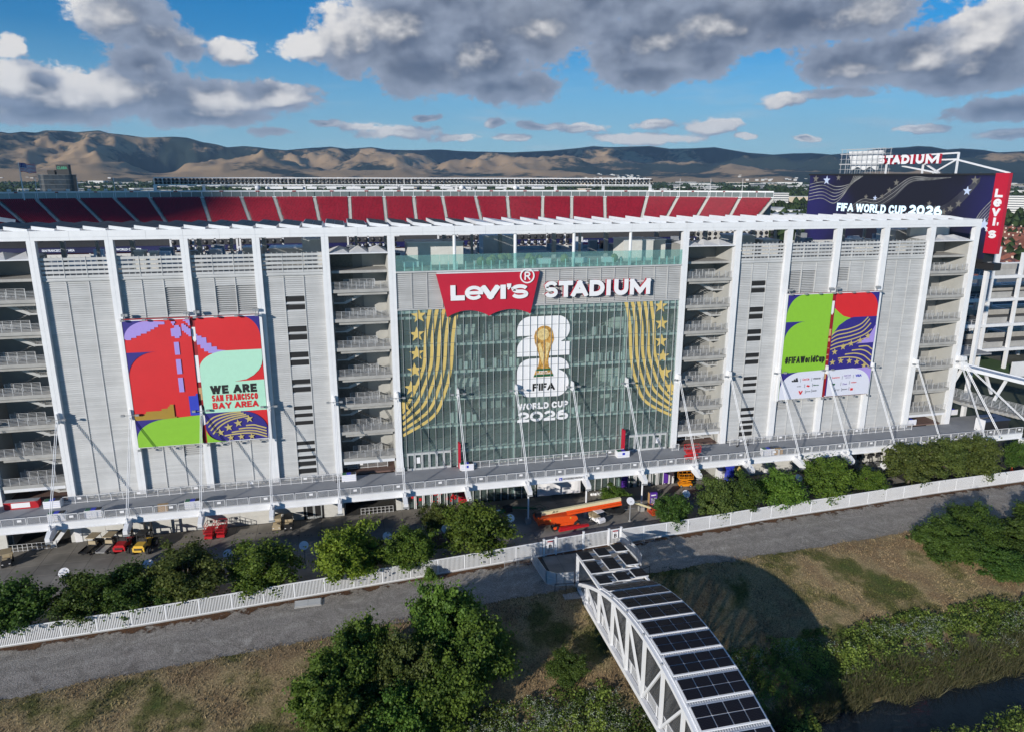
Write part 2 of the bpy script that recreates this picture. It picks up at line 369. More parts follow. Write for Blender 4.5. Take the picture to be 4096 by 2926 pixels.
def stroke_mb(body, w, h, T, depth, italic=0.0):
    """letters fitted to w by h with stroke width T, fronts at y=-depth"""
    mb = MB(); gap = T*.32
    nat = [T+GL[c][0]*h*.8 if c != ' ' else T*1.1 for c in body]
    fixed = sum(T for c in body if c != ' ')+sum(n for n, c in zip(nat, body) if c == ' ')+gap*(len(body)-1)
    fl = sum(GL[c][0]*h*.8 for c in body if c != ' ')
    k_ = max(.05, (w-fixed)/fl) if fl else 1.0
    x = 0.0; lay = 0
    for c in body:
        if c == ' ': x += T*1.1+gap; continue
        iw = GL[c][0]*h*.8*k_; ih = h-T; x0 = x+T/2; z0 = T/2
        for ln in GL[c][1]:
            closed = ln[-1] == 'c'; P = [Vector((x0+u*iw, z0+v*ih)) for u, v in (ln[:-1] if closed else ln)]
            Q = [P[0]]
            for p in P[1:]:
                if (p-Q[-1]).length > 1e-4: Q.append(p)
            if closed and (Q[0]-Q[-1]).length < 1e-4: Q.pop()
            P = Q; n = len(P)
            if not closed and n > 1:
                straight = len(ln) == 2
                if straight or abs((P[1]-P[0]).x) < 1e-4 or abs((P[1]-P[0]).y) < 1e-4: P[0] = P[0]-(P[1]-P[0]).normalized()*T*.5
                if straight or abs((P[-1]-P[-2]).x) < 1e-4 or abs((P[-1]-P[-2]).y) < 1e-4: P[-1] = P[-1]+(P[-1]-P[-2]).normalized()*T*.5
            L_ = []
            for i in range(n):
                a = P[(i-1) % n] if (closed or i > 0) else None; b = P[(i+1) % n] if (closed or i < n-1) else None
                d1_ = (P[i]-a).normalized() if a is not None else (b-P[i]).normalized(); d2_ = (b-P[i]).normalized() if b is not None else d1_
                m_ = (d1_+d2_); m_ = m_.normalized() if m_.length > 1e-3 else d1_
                nr = Vector((-m_.y, m_.x)); cs = max(.5, abs(nr.dot(Vector((-d1_.y, d1_.x)))))
                L_.append((P[i]+nr*T/2/cs, P[i]-nr*T/2/cs))
            lay += 1; yy = -depth-.0012*(lay % 7)
            for i in range(n if closed else n-1):
                j = (i+1) % n; q = [tuple(L_[i][1]), tuple(L_[j][1]), tuple(L_[j][0]), tuple(L_[i][0])]
                if c not in 'p': q = _clip(q, 1, 0.0, False)
                q = _clip(q, 1, h, True) if q else q
                if len(q) >= 3: mb.prism([(u+italic*v, v) for u, v in q], yy, 0)
        x += T+iw+gap
    return mb
def heavy(name, body, m, x, y, z, w, h, parent=None, depth=0.02, T=None, side=None, ax=None, italic=0.0):
    mb = stroke_mb(body, w, h, T or h*.26, depth, italic)
    o = mb.build(name, m, parent, True)
    if side:
        o.data.materials.append(side)
        for p in o.data.polygons: p.material_index = 0 if p.normal.y < -0.9 else 1
    o.location = Vector((x, y, z)) - (wloc(parent) if parent else Vector((0,0,0)))
    if ax is not None: o.rotation_euler = (0, 0, math.atan2(ax[1], ax[0]))
    return o
def smooth_line(pts, n=8):
    out = []
    P = [Vector((*p, 0)) if len(p) == 2 else Vector(p) for p in pts]
    for i in range(len(P)-1):
        p0 = P[max(0, i-1)]; p1 = P[i]; p2 = P[i+1]; p3 = P[min(len(P)-1, i+2)]
        for k in range(n):
            t = k/n
            out.append(0.5*((2*p1)+(-p0+p2)*t+(2*p0-5*p1+4*p2-p3)*t*t+(-p0+3*p1-3*p2+p3)*t**3))
    out.append(P[-1])
    return out
def interp(pts, x):
    xs = [p[0] for p in pts]; ys = [p[1] for p in pts]
    return float(np.interp(x, xs, ys))

# ------------------------------------------------------------------ materials
WHITE = mat('white_painted_steel', (0.74, 0.74, 0.75), 0.45, var=0.05, nscale=0.7)
WHITE2 = mat('white_panel', (0.68, 0.68, 0.69), 0.5, var=0.06, nscale=0.5)
SLAT = mat('louvre_metal', (0.485, 0.485, 0.48), 0.5, var=0.09, nscale=0.35, island=0.07)
SLATO = mat('louvre_metal_piece', (0.485, 0.485, 0.48), 0.5, var=0.09, nscale=0.35, objvar=0.07)
BACK = mat('wall_behind_louvre', (0.30, 0.30, 0.30), 0.8)
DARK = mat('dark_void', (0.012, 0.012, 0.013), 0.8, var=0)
BLACK = mat('black_plastic', (0.02, 0.02, 0.022), 0.5, var=0.1)
CONC = mat('concrete', (0.36, 0.35, 0.33), 0.85, var=0.16, nscale=0.6)
CONCW = mat('white_concrete_panel', (0.58, 0.57, 0.54), 0.8, var=0.08, nscale=0.8)
DECK = mat('deck_concrete', (0.30, 0.305, 0.315), 0.75, var=0.12, nscale=0.35)
GREY = mat('grey_metal', (0.28, 0.29, 0.30), 0.5, var=0.08)
RAIL = mat('galvanised_rail', (0.55, 0.55, 0.55), 0.45, metal=0.2, var=0.05)
RED = mat('sign_red', (0.48, 0.012, 0.035), 0.45, var=0.05, nscale=0.4)
SEATR = mat('seat_red_plastic', (0.26, 0.007, 0.02), 0.45, var=0.10, nscale=0.2, island=0.2)
SIGNW = mat('sign_white', (0.80, 0.79, 0.80), 0.4, var=0.02)
GOLD = mat('gold_print', (0.62, 0.46, 0.15), 0.45, var=0.05, nscale=0.3)
PBLK = mat('print_black', (0.015, 0.015, 0.015), 0.5, var=0)
PRED = mat('print_red', (0.62, 0.02, 0.025), 0.5, var=0.04, nscale=0.5, bump=0.22)
PNAVY = mat('print_navy', (0.03, 0.022, 0.20), 0.5, var=0.04, bump=0.22)
PLAV = mat('print_lavender', (0.36, 0.27, 0.66), 0.5, var=0.03, bump=0.22)
PGRN = mat('print_green', (0.24, 0.50, 0.035), 0.5, var=0.04, bump=0.22)
PMINT = mat('print_mint', (0.42, 0.72, 0.55), 0.5, var=0.03, bump=0.22)
PBLUE = mat('print_blue', (0.03, 0.05, 0.45), 0.5, var=0.02)
POLIVE = mat('print_olive', (0.36, 0.22, 0.03), 0.5, var=0.05)
PGOLD = mat('print_gold', (0.50, 0.40, 0.15), 0.5, var=0.04)
PWHITE = mat('print_white', (0.66, 0.67, 0.76), 0.5, var=0.02)
PVIOLET = mat('print_violet', (0.10, 0.03, 0.32), 0.5, var=0.05)
TYRE = mat('tyre_rubber', (0.018, 0.018, 0.018), 0.85)
ALU = mat('window_frame_metal', (0.54, 0.56, 0.56), 0.4, metal=0.3, var=0.04)
ORANGE = mat('orange_paint', (0.75, 0.085, 0.012), 0.4, var=0.06)
YELLOW = mat('yellow_paint', (0.72, 0.45, 0.06), 0.4, var=0.06)
CREAM = mat('cream_paint', (0.70, 0.62, 0.38), 0.45, var=0.06)
REDP = mat('red_paint', (0.45, 0.012, 0.02), 0.4, var=0.06)
GREENP = mat('green_paint', (0.012, 0.11, 0.05), 0.4, var=0.06)
BEIGE = mat('beige_plastic', (0.42, 0.34, 0.22), 0.6, var=0.06)
WOOD = mat('plywood', (0.42, 0.25, 0.10), 0.7, var=0.15, nscale=3)
PVFRAME = mat('panel_frame_metal', (0.62, 0.63, 0.65), 0.4, var=0.02)
def glassmat(name, tint, refl, rough=0.02, fac=0.12, film=None, ff=0.0):
    m = bpy.data.materials.new(name); m.use_nodes = True; t = m.node_tree; t.nodes.clear()
    tr = N(t, 'ShaderNodeBsdfTransparent'); tr.inputs[0].default_value = (*tint, 1)
    gl = N(t, 'ShaderNodeBsdfGlossy'); gl.inputs[0].default_value = (*refl, 1); gl.inputs['Roughness'].default_value = rough
    lw = N(t, 'ShaderNodeLayerWeight'); lw.inputs[0].default_value = 0.5
    if film:
        df = N(t, 'ShaderNodeBsdfDiffuse'); df.inputs[0].default_value = (*film, 1)
        m2 = N(t, 'ShaderNodeMixShader'); m2.inputs[0].default_value = ff; t.links.new(tr.outputs[0], m2.inputs[1]); t.links.new(df.outputs[0], m2.inputs[2]); tr = m2
    f = mth(t, 'MULTIPLY_ADD', mth(t, 'POWER', lw.outputs['Facing'], 4.0), 0.8, fac, clamp=True)
    mx = N(t, 'ShaderNodeMixShader'); t.links.new(f, mx.inputs[0]); t.links.new(tr.outputs[0], mx.inputs[1]); t.links.new(gl.outputs[0], mx.inputs[2])
    o = N(t, 'ShaderNodeOutputMaterial'); t.links.new(mx.outputs[0], o.inputs[0])
    return m
GLASS = glassmat('facade_glass', (0.86, 0.92, 0.905), (0.75, 0.85, 0.85), fac=0.045, film=(0.36, 0.46, 0.445), ff=0.12)
BALG = glassmat('balustrade_glass', (0.80, 0.93, 0.91), (0.6, 0.8, 0.78), fac=0.03, film=(0.38, 0.62, 0.58), ff=0.13)
def veil(name, col, alpha):
    m = bpy.data.materials.new(name); m.use_nodes = True; t = m.node_tree; b = t.nodes['Principled BSDF']
    b.inputs['Base Color'].default_value = (*col, 1); b.inputs['Roughness'].default_value = 0.5
    g = N(t, 'ShaderNodeNewGeometry')
    n = N(t, 'ShaderNodeTexNoise'); n.inputs['Scale'].default_value = 6; t.links.new(g.outputs['Position'], n.inputs['Vector'])
    t.links.new(mth(t, 'MULTIPLY_ADD', n.outputs[0], 0.2, alpha-0.1), b.inputs['Alpha'])
    return m
WIRE = veil('woven_wire_infill', (0.50, 0.50, 0.50), 0.15)
SCREEN = veil('windscreen_mesh', (0.62, 0.64, 0.67), 0.72)
# photovoltaic glass with its cell pattern
PV = bpy.data.materials.new('photovoltaic_glass'); PV.use_nodes = True
_t = PV.node_tree; _b = _t.nodes['Principled BSDF']; _b.inputs['Roughness'].default_value = 0.4; _b.inputs['Specular IOR Level'].default_value = 0.08
_uv = N(_t, 'ShaderNodeNewGeometry'); _v = N(_t, 'ShaderNodeTexVoronoi'); _v.inputs['Scale'].default_value = 7.5; _v.inputs['Randomness'].default_value = 0.0
_m = N(_t, 'ShaderNodeVectorMath', operation='MULTIPLY'); _m.inputs[1].default_value = (1, 1, 0); _t.links.new(_uv.outputs['Position'], _m.inputs[0]); _t.links.new(_m.outputs[0], _v.inputs['Vector'])
_t.links.new(mixc(_t, ramp(_t, _v.outputs['Distance'], 0.52, 0.66), (0.009, 0.009, 0.014), (0.075, 0.075, 0.085)), _b.inputs['Base Color'])
# ------------------------------------------------------------------ ground, path, plaza, bank, creek
FENCE = [(-60,-27.8),(-30,-26.2),(0,-24.5),(14,-23.6),(28.5,-22.1),(38,-21.2),(49,-20.2),(58,-19.3),(65,-18.6),(75,-17.7),(82,-17.3),(90,-16.7),(100,-15.8),(115,-14.9),(132,-13.6),(151,-12.8),(175,-12),(260,-10)]
EDGE = [(-120,-46),(-30,-38),(3,-34),(10,-32.9),(18,-32.2),(31,-31.1),(54,-28.2),(78,-26),(88,-25.6),(100,-25),(118.6,-24),(180,-22),(400,-20)]
DROP = [(-10,0),(0,0),(2,-.2),(8,-1.6),(16,-3.3),(22,-4.2),(24.2,-4.9),(28.6,-5.2),(31,-4.5),(36,-3.4),(52,-2),(90,0)]
fence_y = lambda x: interp(FENCE, x)
edge_y = lambda x: interp(EDGE, x)
def bank_z(x, y):
    d = edge_y(x)-y
    return G + interp(DROP, d) + (0.16*mnoise.noise(Vector((x*0.25, y*0.25, 3)))+0.06*mnoise.noise(Vector((x, y, 9))))*min(1, max(0, d/3))

def grid_sheet(name, xs, rows, m, kind='structure', zf=None):
    """rows(x) gives the points of one column"""
    v = []; f = []
    n = None
    for x in xs:
        r = rows(x); n = len(r); v += r
    for i in range(len(xs)-1):
        for j in range(n-1):
            a = i*n+j; f.append((a, a+n, a+n+1, a+1))
    me = bpy.data.meshes.new(name); me.from_pydata(v, [], f); me.update(); me.materials.append(m)
    if me.polygons and me.polygons[0].normal.z < 0: me.flip_normals()
    me.polygons.foreach_set('use_smooth', [True]*len(me.polygons))
    return link(name, me, None, kind)

def noise_mat(name, stops, scale, detail=6, rough=0.9, scale2=9.0, amt2=0.35, bump=0.3, distort=0.0, attr=None, trans=0.0):
    m = bpy.data.materials.new(name); m.use_nodes = True; t = m.node_tree; b = t.nodes['Principled BSDF']
    b.inputs['Roughness'].default_value = rough; b.inputs['Specular IOR Level'].default_value = 0.2
    g = N(t, 'ShaderNodeNewGeometry')
    n = N(t, 'ShaderNodeTexNoise'); n.inputs['Scale'].default_value = scale; n.inputs['Detail'].default_value = detail; n.inputs['Distortion'].default_value = distort
    n.inputs['Roughness'].default_value = 0.6
    t.links.new(g.outputs['Position'], n.inputs['Vector'])
    r = N(t, 'ShaderNodeValToRGB'); e = r.color_ramp.elements
    e[0].position = stops[0][0]; e[0].color = (*stops[0][1], 1); e[1].position = stops[-1][0]; e[1].color = (*stops[-1][1], 1)
    for p, c in stops[1:-1]:
        k = e.new(p); k.color = (*c, 1)
    t.links.new(n.outputs[0], r.inputs[0])
    n2 = N(t, 'ShaderNodeTexNoise'); n2.inputs['Scale'].default_value = scale2; n2.inputs['Detail'].default_value = 4
    t.links.new(g.outputs['Position'], n2.inputs['Vector'])
    c = mixc(t, 1.0, r.outputs[0], mixc(t, ramp(t, n2.outputs[0], 0.3, 0.7, False), (1-amt2,)*3, (1+amt2,)*3), 'MULTIPLY')
    if attr:
        a = N(t, 'ShaderNodeAttribute'); a.attribute_name = 'tint'
        h = N(t, 'ShaderNodeHueSaturation'); t.links.new(mth(t, 'MULTIPLY_ADD', a.outputs['Fac'], attr, 1-attr/2), h.inputs['Value']); t.links.new(c, h.inputs['Color']); c = h.outputs[0]
    t.links.new(c, b.inputs['Base Color'])
    if bump:
        bp = N(t, 'ShaderNodeBump'); bp.inputs['Strength'].default_value = bump; bp.inputs['Distance'].default_value = 0.1
        t.links.new(n2.outputs[0], bp.inputs['Height']); t.links.new(bp.outputs[0], b.inputs['Normal'])
    return m
VALLEY = noise_mat('valley_ground', [(0.35, (0.035,0.055,0.03)), (0.5, (0.07,0.08,0.055)), (0.62, (0.16,0.15,0.13)), (0.75, (0.05,0.07,0.035))], 0.006, 8, scale2=0.05, amt2=0.4, bump=0)
GRASSC = [(0.28, (0.04,0.075,0.014)), (0.42, (0.11,0.105,0.036)), (0.50, (0.29,0.22,0.115)), (0.60, (0.225,0.155,0.085)), (0.72, (0.38,0.295,0.165))]
GRASS = noise_mat('dry_grass_soil', GRASSC, 0.13, 8, scale2=6, amt2=0.45, bump=0.5)
BLADE = noise_mat('dry_grass_blade', GRASSC, 0.13, 8, scale2=3, amt2=0.3, bump=0, attr=0.9)
GRAVEL = noise_mat('gravel', [(0.3, (0.22,0.192,0.162)), (0.48, (0.35,0.31,0.265)), (0.56, (0.27,0.238,0.20)), (0.7, (0.43,0.385,0.33))], 0.3, 10, scale2=9, amt2=0.5, bump=0.6, distort=0.6)
DEBRIS = noise_mat('leaf_litter', [(0.3, (0.055,0.03,0.018)), (0.55, (0.13,0.065,0.032)), (0.75, (0.075,0.045,0.03))], 0.8, 8, scale2=10, amt2=0.5, bump=0.6)
PAVE = noise_mat('paver_base', [(0.3, (0.05,0.048,0.045)), (0.7, (0.07,0.066,0.06))], 0.3, 4, bump=0.1)
SLABM = bpy.data.materials.new('paving_slab'); SLABM.use_nodes = True
t = SLABM.node_tree; b = t.nodes['Principled BSDF']; b.inputs['Roughness'].default_value = 0.8
g = N(t, 'ShaderNodeNewGeometry'); n = N(t, 'ShaderNodeTexNoise'); n.inputs['Scale'].default_value = 0.35; n.inputs['Detail'].default_value = 8
t.links.new(g.outputs['Position'], n.inputs['Vector'])
c = mixc(t, ramp(t, n.outputs[0], 0.3, 0.7, False), (0.165,0.152,0.132), (0.30,0.275,0.24))
oi = N(t, 'ShaderNodeObjectInfo'); h = N(t, 'ShaderNodeHueSaturation'); t.links.new(mth(t, 'MULTIPLY_ADD', oi.outputs['Random'], 0.18, 0.91), h.inputs['Value']); t.links.new(c, h.inputs['Color'])
t.links.new(h.outputs[0], b.inputs['Base Color'])
WATER = bpy.data.materials.new('creek_water'); WATER.use_nodes = True
t = WATER.node_tree; b = t.nodes['Principled BSDF']; b.inputs['Base Color'].default_value = (0.008,0.014,0.022,1); b.inputs['Roughness'].default_value = 0.06
n = N(t, 'ShaderNodeTexNoise'); n.inputs['Scale'].default_value = 1.3; n.inputs['Detail'].default_value = 5; g = N(t, 'ShaderNodeNewGeometry'); t.links.new(g.outputs['Position'], n.inputs['Vector'])
bp = N(t, 'ShaderNodeBump'); bp.inputs['Strength'].default_value = 0.12; bp.inputs['Distance'].default_value = 0.2; t.links.new(n.outputs[0], bp.inputs['Height']); t.links.new(bp.outputs[0], b.inputs['Normal'])

gx = [-16000,-6000,-2000,-700,-250] + list(range(-120, 301, 12)) + [420,700,1500,4000,9000,22000]
gd = [-24000,-9000,-3500,-1200,-400,-150,-60,-20,-2,0,2,8,16,22,24.2,28.6,31,36,52,90,140]
grid_sheet('ground', gx, lambda x: [(x, edge_y(x)-d, G-0.06+(interp(DROP, d)-0.3*min(1, max(0, d/2)))) for d in gd], VALLEY)
bx = [-90+1.5*i for i in range(248)]
grid_sheet('grass_bank', bx, lambda x: [(x, edge_y(x)-d, bank_z(x, edge_y(x)-d)-0.02) for d in [-0.6,0,0.5]+[1+1.0*k for k in range(54)]], GRASS)
def jag(x, k, a=0.5): return a*(0.6*mnoise.noise(Vector((x*0.22, k, 0)))+0.4*mnoise.noise(Vector((x*0.9, k, 5))) + 0.5*mnoise.noise(Vector((x*3.7, k, 2))))
px = [-90+0.25*i for i in range(1280)]
US = [0, .04, .2, .3, .36, .42, .5, .58, .64, .7, .8, .93, 1]
gp_ = grid_sheet('gravel_path', px, lambda x: [(x, (fence_y(x)+0.3)*(1-u)+(edge_y(x)+(jag(x, 1, 0.75) if u == 1 else 0))*u, G+.03*math.sin(math.pi*u)) for u in US], GRAVEL)
at_ = gp_.data.attributes.new('track', 'FLOAT', 'POINT'); at_.data.foreach_set('value', np.tile(np.array([0,0,0,.3,1,.3,0,.3,1,.3,0,-.4,-1], np.float32), len(px)))
_t = GRAVEL.node_tree; _a = N(_t, 'ShaderNodeAttribute'); _a.attribute_name = 'track'; _b = _t.nodes['Principled BSDF']; _src = _b.inputs['Base Color'].links[0].from_socket
_g = N(_t, 'ShaderNodeNewGeometry'); _n = N(_t, 'ShaderNodeTexNoise'); _n.inputs['Scale'].default_value = .12; _n.inputs['Detail'].default_value = 6; _t.links.new(_g.outputs['Position'], _n.inputs['Vector'])
_h = N(_t, 'ShaderNodeHueSaturation'); _t.links.new(_src, _h.inputs['Color']); _t.links.new(mth(_t, 'ADD', 1.0, mth(_t, 'MULTIPLY', _a.outputs['Fac'], mth(_t, 'MULTIPLY_ADD', _n.outputs[0], .55, -.10))), _h.inputs['Value']); _t.links.new(_h.outputs[0], _b.inputs['Base Color'])
ls_ = grid_sheet('leaf_litter', px, lambda x: [(x, fence_y(x)+0.28-q*3.4, G+0.035-.006*q) for q in (0, .15, .3, .45, .6, .8, 1)], DEBRIS, kind='stuff')
tag(ls_, 'brown leaf litter drifted along the foot of the white fence', 'litter')
at_ = ls_.data.attributes.new('fade', 'FLOAT', 'POINT'); at_.data.foreach_set('value', np.tile(np.array([0, .15, .3, .45, .6, .8, 1], np.float32), len(px)))
_t = DEBRIS.node_tree; _a = N(_t, 'ShaderNodeAttribute'); _a.attribute_name = 'fade'; _g = N(_t, 'ShaderNodeNewGeometry')
_n = N(_t, 'ShaderNodeTexNoise'); _n.inputs['Scale'].default_value = 0.55; _n.inputs['Detail'].default_value = 9; _n.inputs['Roughness'].default_value = .7; _t.links.new(_g.outputs['Position'], _n.inputs['Vector'])
_t.links.new(ramp(_t, mth(_t, 'SUBTRACT', mth(_t, 'MULTIPLY_ADD', _n.outputs[0], 1.7, -.50), _a.outputs['Fac']), -.05, .12), _t.nodes['Principled BSDF'].inputs['Alpha'])
grid_sheet('creek_water', [20+4*i for i in range(70)], lambda x: [(x, edge_y(x)-20, G-4.72), (x, edge_y(x)-33, G-4.72)], WATER)

plaza = bpy.data.objects.new('plaza', None); COL.objects.link(plaza); plaza['kind'] = 'structure'
base = MB()
pts = [(-40, 4), (-40, fence_y(-40)+0.2)] + [(x, fence_y(x)+0.2) for x in range(-30, 190, 5)] + [(190, fence_y(190)+.2), (190, 4)]
base.quad(*[(x, y, G-0.02) for x, y in pts]).build('paver_base', PAVE, plaza)
slab_me = None
cnt = 0
for i in range(-6, 56):
    for j in range(8):
        x0 = i*3.048; y1 = -0.1-j*2.9
        if y1-2.9 < fence_y(x0+1.5)+0.3 or cnt >= 300: continue
        if slab_me is None:
            o = MB().box(0.02, 3.028, -2.88, -0.02, -0.015, 0.035).build('paving_slab', SLABM, plaza, local=True); slab_me = o.data
        else: o = link('paving_slab', slab_me, plaza)
        o.location = (x0, y1, G); cnt += 1
rest = MB()
for i in range(-6, 62):
    for j in range(8):
        x0 = i*3.048; y1 = -0.1-j*2.9; yb = max(y1-2.9, fence_y(x0+1.5)+0.3)
        if yb > y1-0.4: continue
        if y1-2.9 >= fence_y(x0+1.5)+0.3 and i < 56: continue
        rest.box(x0+.02, x0+3.028, yb+.02, y1-.02, G-0.015, G+0.03)
rest.build('paving_slab', SLABM, plaza, kind='stuff')

# ------------------------------------------------------------------ mountains
SKYL = [(-40,2.4),(-30,2.5),(-20.87,2.65),(-20.42,2.57),(-19.69,2.69),(-18.97,2.65),(-18.46,2.8),(-17.22,2.81),(-16.72,2.74),(-15.41,2.9),(-14.9,2.74),(-13.84,2.65),(-12.77,2.51),(-11.65,2.56),(-10.94,2.62),(-10.09,2.57),(-9.11,2.29),(-8.24,2.15),(-7.51,1.96),(-6.45,2.06),(-5.39,2.0),(-4.62,1.9),(-3.54,1.82),(-1.78,1.99),(-0.33,2.11),(0.8,1.96),(2.61,2.09),(3.77,1.94),(5.61,1.9),(7.64,1.96),(9.34,1.86),(13.11,1.77),(16.25,1.91),(18.29,2.1),(19.31,2.23),(20.49,2.15),(22.33,2.19),(23.53,2.22),(24.99,2.02),(26.62,2.04),(28.22,2.11),(29.19,1.94),(30.62,1.7),(32.33,1.56),(33.69,1.64),(34.88,1.66),(36.21,1.53),(37.35,1.64),(39.28,1.91),(40.77,1.96),(41.43,2.03),(42.22,1.98),(43.16,1.78),(44.04,1.84),(45.3,1.71),(46.05,1.56),(47.4,1.62),(60,1.9),(75,1.8)]
FRONT = [(-40,1.2),(-21,1.1),(-14,0.9),(-8,0.95),(-3.5,1.25),(2,1.1),(6,0.75),(10,0.8),(14,1.0),(18,0.95),(22,0.55),(28,0.5),(33,0.9),(40,0.9),(47,1.0),(75,1.0)]
RIDGE = [(-40,10500),(-5,10500),(-2,12500),(10,13500),(25,13000),(75,13500)]
def mountains():
    azs = np.arange(-40, 75.01, 0.16); ts = np.concatenate([np.linspace(0, 1, 62), np.linspace(1.03, 1.25, 6)])
    v = []; tint = []
    for a in azs:
        e = interp(SKYL, a); fe = interp(FRONT, a); Rr = interp(RIDGE, a); R0 = 6900
        sa, ca = math.sin(R(a)), math.cos(R(a))
        Hr = math.tan(R(e))*Rr + 50
        for tt in ts:
            r = R0+(Rr-R0)*tt
            x = 38.8+r*sa; y = -105+r*ca
            p = Vector((x/1150, y/1700, 1.7))
            n1 = mnoise.ridged_multi_fractal(p, 0.9, 2.1, 5, 1.0, 2.0)            # about 0..2.5
            n2 = mnoise.fractal(Vector((x/700, y/700, 4)), 1.0, 2.0, 4)
            tf = 0.42
            rf = R0+(Rr-R0)*tf
            Hf = math.tan(R(fe))*rf + 40
            if tt <= tf: env = Hf*(tt/tf)**0.8
            elif tt <= 1: 
                s = (tt-tf)/(1-tf); s = s*s*(3-2*s)
                env = Hf*(1-s)+Hr*s
            else: env = Hr*(1-(tt-1)*1.6)
            bell = math.sin(math.pi*min(1, max(0, tt)))**0.7 if 0 < tt < 1 else 0
            h = env*(1+bell*(0.85*(n1-1.05)+0.2*n2))
            if tt > 0.9: h = min(h, env*1.0) if tt > 0.97 else h
            lim = math.tan(R(e-0.03))*r+44
            if tt < 0.98: h = min(h, lim)
            v.append((x, y, G+max(-3, h)))
            tint.append((n1, tt))
    n = len(ts); na = len(azs)
    I, J = np.meshgrid(np.arange(na-1), np.arange(n-1), indexing='ij')
    a = (I*n+J).ravel(); f = np.stack([a, a+1, a+n+1, a+n], -1)
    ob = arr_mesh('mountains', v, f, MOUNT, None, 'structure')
    me = ob.data
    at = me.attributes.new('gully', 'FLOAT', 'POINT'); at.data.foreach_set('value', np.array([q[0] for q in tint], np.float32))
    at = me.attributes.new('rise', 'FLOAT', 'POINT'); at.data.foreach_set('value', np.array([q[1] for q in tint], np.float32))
    me.polygons.foreach_set('use_smooth', [True]*len(me.polygons))
    if me.polygons[100].normal.z < 0: me.flip_normals()
    return ob
MOUNT = bpy.data.materials.new('hill_grass_oak_shade'); MOUNT.use_nodes = True
t = MOUNT.node_tree; b = t.nodes['Principled BSDF']; b.inputs['Roughness'].default_value = 0.95; b.inputs['Specular IOR Level'].default_value = 0.1
g = N(t, 'ShaderNodeNewGeometry')
def pn(sc, det=8):
    n = N(t, 'ShaderNodeTexNoise'); n.inputs['Scale'].default_value = sc; n.inputs['Detail'].default_value = det; n.inputs['Roughness'].default_value = 0.65
    t.links.new(g.outputs['Position'], n.inputs['Vector']); return n.outputs[0]
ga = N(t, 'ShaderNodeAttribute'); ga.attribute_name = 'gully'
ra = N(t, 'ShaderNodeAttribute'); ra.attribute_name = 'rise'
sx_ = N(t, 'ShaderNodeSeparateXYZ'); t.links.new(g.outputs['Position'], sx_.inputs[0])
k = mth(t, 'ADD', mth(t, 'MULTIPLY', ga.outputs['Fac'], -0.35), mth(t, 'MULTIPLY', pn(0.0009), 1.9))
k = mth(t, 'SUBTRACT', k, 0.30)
k = mth(t, 'ADD', k, mth(t, 'MULTIPLY', ramp(t, ra.outputs['Fac'], 0.35, 1.0, False), 0.36))  # darker upper slopes: oak cover plus cloud shade put into the colour
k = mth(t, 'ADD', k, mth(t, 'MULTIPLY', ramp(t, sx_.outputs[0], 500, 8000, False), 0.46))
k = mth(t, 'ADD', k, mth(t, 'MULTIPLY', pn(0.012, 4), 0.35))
veg_shade = ramp(t, k, 0.50, 0.68)
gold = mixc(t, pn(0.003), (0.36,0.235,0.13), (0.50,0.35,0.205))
t.links.new(mixc(t, veg_shade, gold, (0.03,0.042,0.036)), b.inputs['Base Color'])
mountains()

# ------------------------------------------------------------------ the valley: far trees as one mass, far buildings as things
FARTREE = mat('far_foliage', (0.035,0.055,0.022), 0.9, var=0.25, nscale=0.02, island=0.45, spec=0.1)
def polar(a, r): return 38.8+r*math.sin(R(a)), -105+r*math.cos(R(a))
def far_trees():
    rs = np.random.RandomState(5)
    n = 15000
    a = rs.uniform(-24, 50, n); r = 420*np.exp(rs.uniform(0, 1, n)**0.85*math.log(6600/420))
    h = rs.uniform(5, 13, n)*np.where(r > 2500, 1.15, 1.0); w = rs.uniform(3.5, 8, n)*np.where(r > 2500, 1.7, 1)
    x = 38.8+r*np.sin(np.radians(a)); y = -105+r*np.cos(np.radians(a))
    keep = (y > 270) | (x > 330)
    keep &= ~((r < 900) & (a > 44.5) & (rs.uniform(0, 1, n) < 0.5))
    x, y, h, w = x[keep], y[keep], h[keep], w[keep]; n = len(x)
    base = np.array([[1,0,.35],[.3,.95,.35],[-.8,.6,.35],[-.8,-.6,.35],[.3,-.95,.35],[.55,.1,.8],[-.2,.55,.85],[-.3,-.5,.8],[0,0,1.0],[0,0,.05]])
    faces = np.array([[0,1,5],[1,6,5],[1,2,6],[2,3,7],[2,7,6],[3,4,7],[4,0,5],[4,5,7],[5,6,8],[6,7,8],[7,5,8],[1,0,9],[2,1,9],[3,2,9],[4,3,9],[0,4,9]])
    jit = rs.uniform(0.75, 1.25, (n, 10, 3)); rot = rs.uniform(0, 6.28, n)
    b = base[None]*jit; c, s = np.cos(rot)[:,None], np.sin(rot)[:,None]
    bx_ = b[:,:,0]*c-b[:,:,1]*s; by_ = b[:,:,0]*s+b[:,:,1]*c
    v = np.stack([x[:,None]+bx_*w[:,None], y[:,None]+by_*w[:,None], G+b[:,:,2]*h[:,None]], -1).reshape(-1, 3)
    f = (faces[None]+(np.arange(n)*10)[:,None,None]).reshape(-1, 3)
    o = arr_mesh('valley_trees', v, f, FARTREE, None, 'stuff')
    tag(o, 'dark green mass of trees spread over the valley floor beyond the stadium', 'trees')
far_trees()
WALLS = [mat('far_wall_white', (0.70,0.69,0.66), 0.8), mat('far_wall_cream', (0.52,0.44,0.33), 0.8), mat('far_wall_grey', (0.36,0.36,0.36), 0.8)]
ROOFG = mat('far_roof_grey', (0.55,0.55,0.55), 0.8)
WINB = mat('far_window_band', (0.05,0.06,0.08), 0.3)
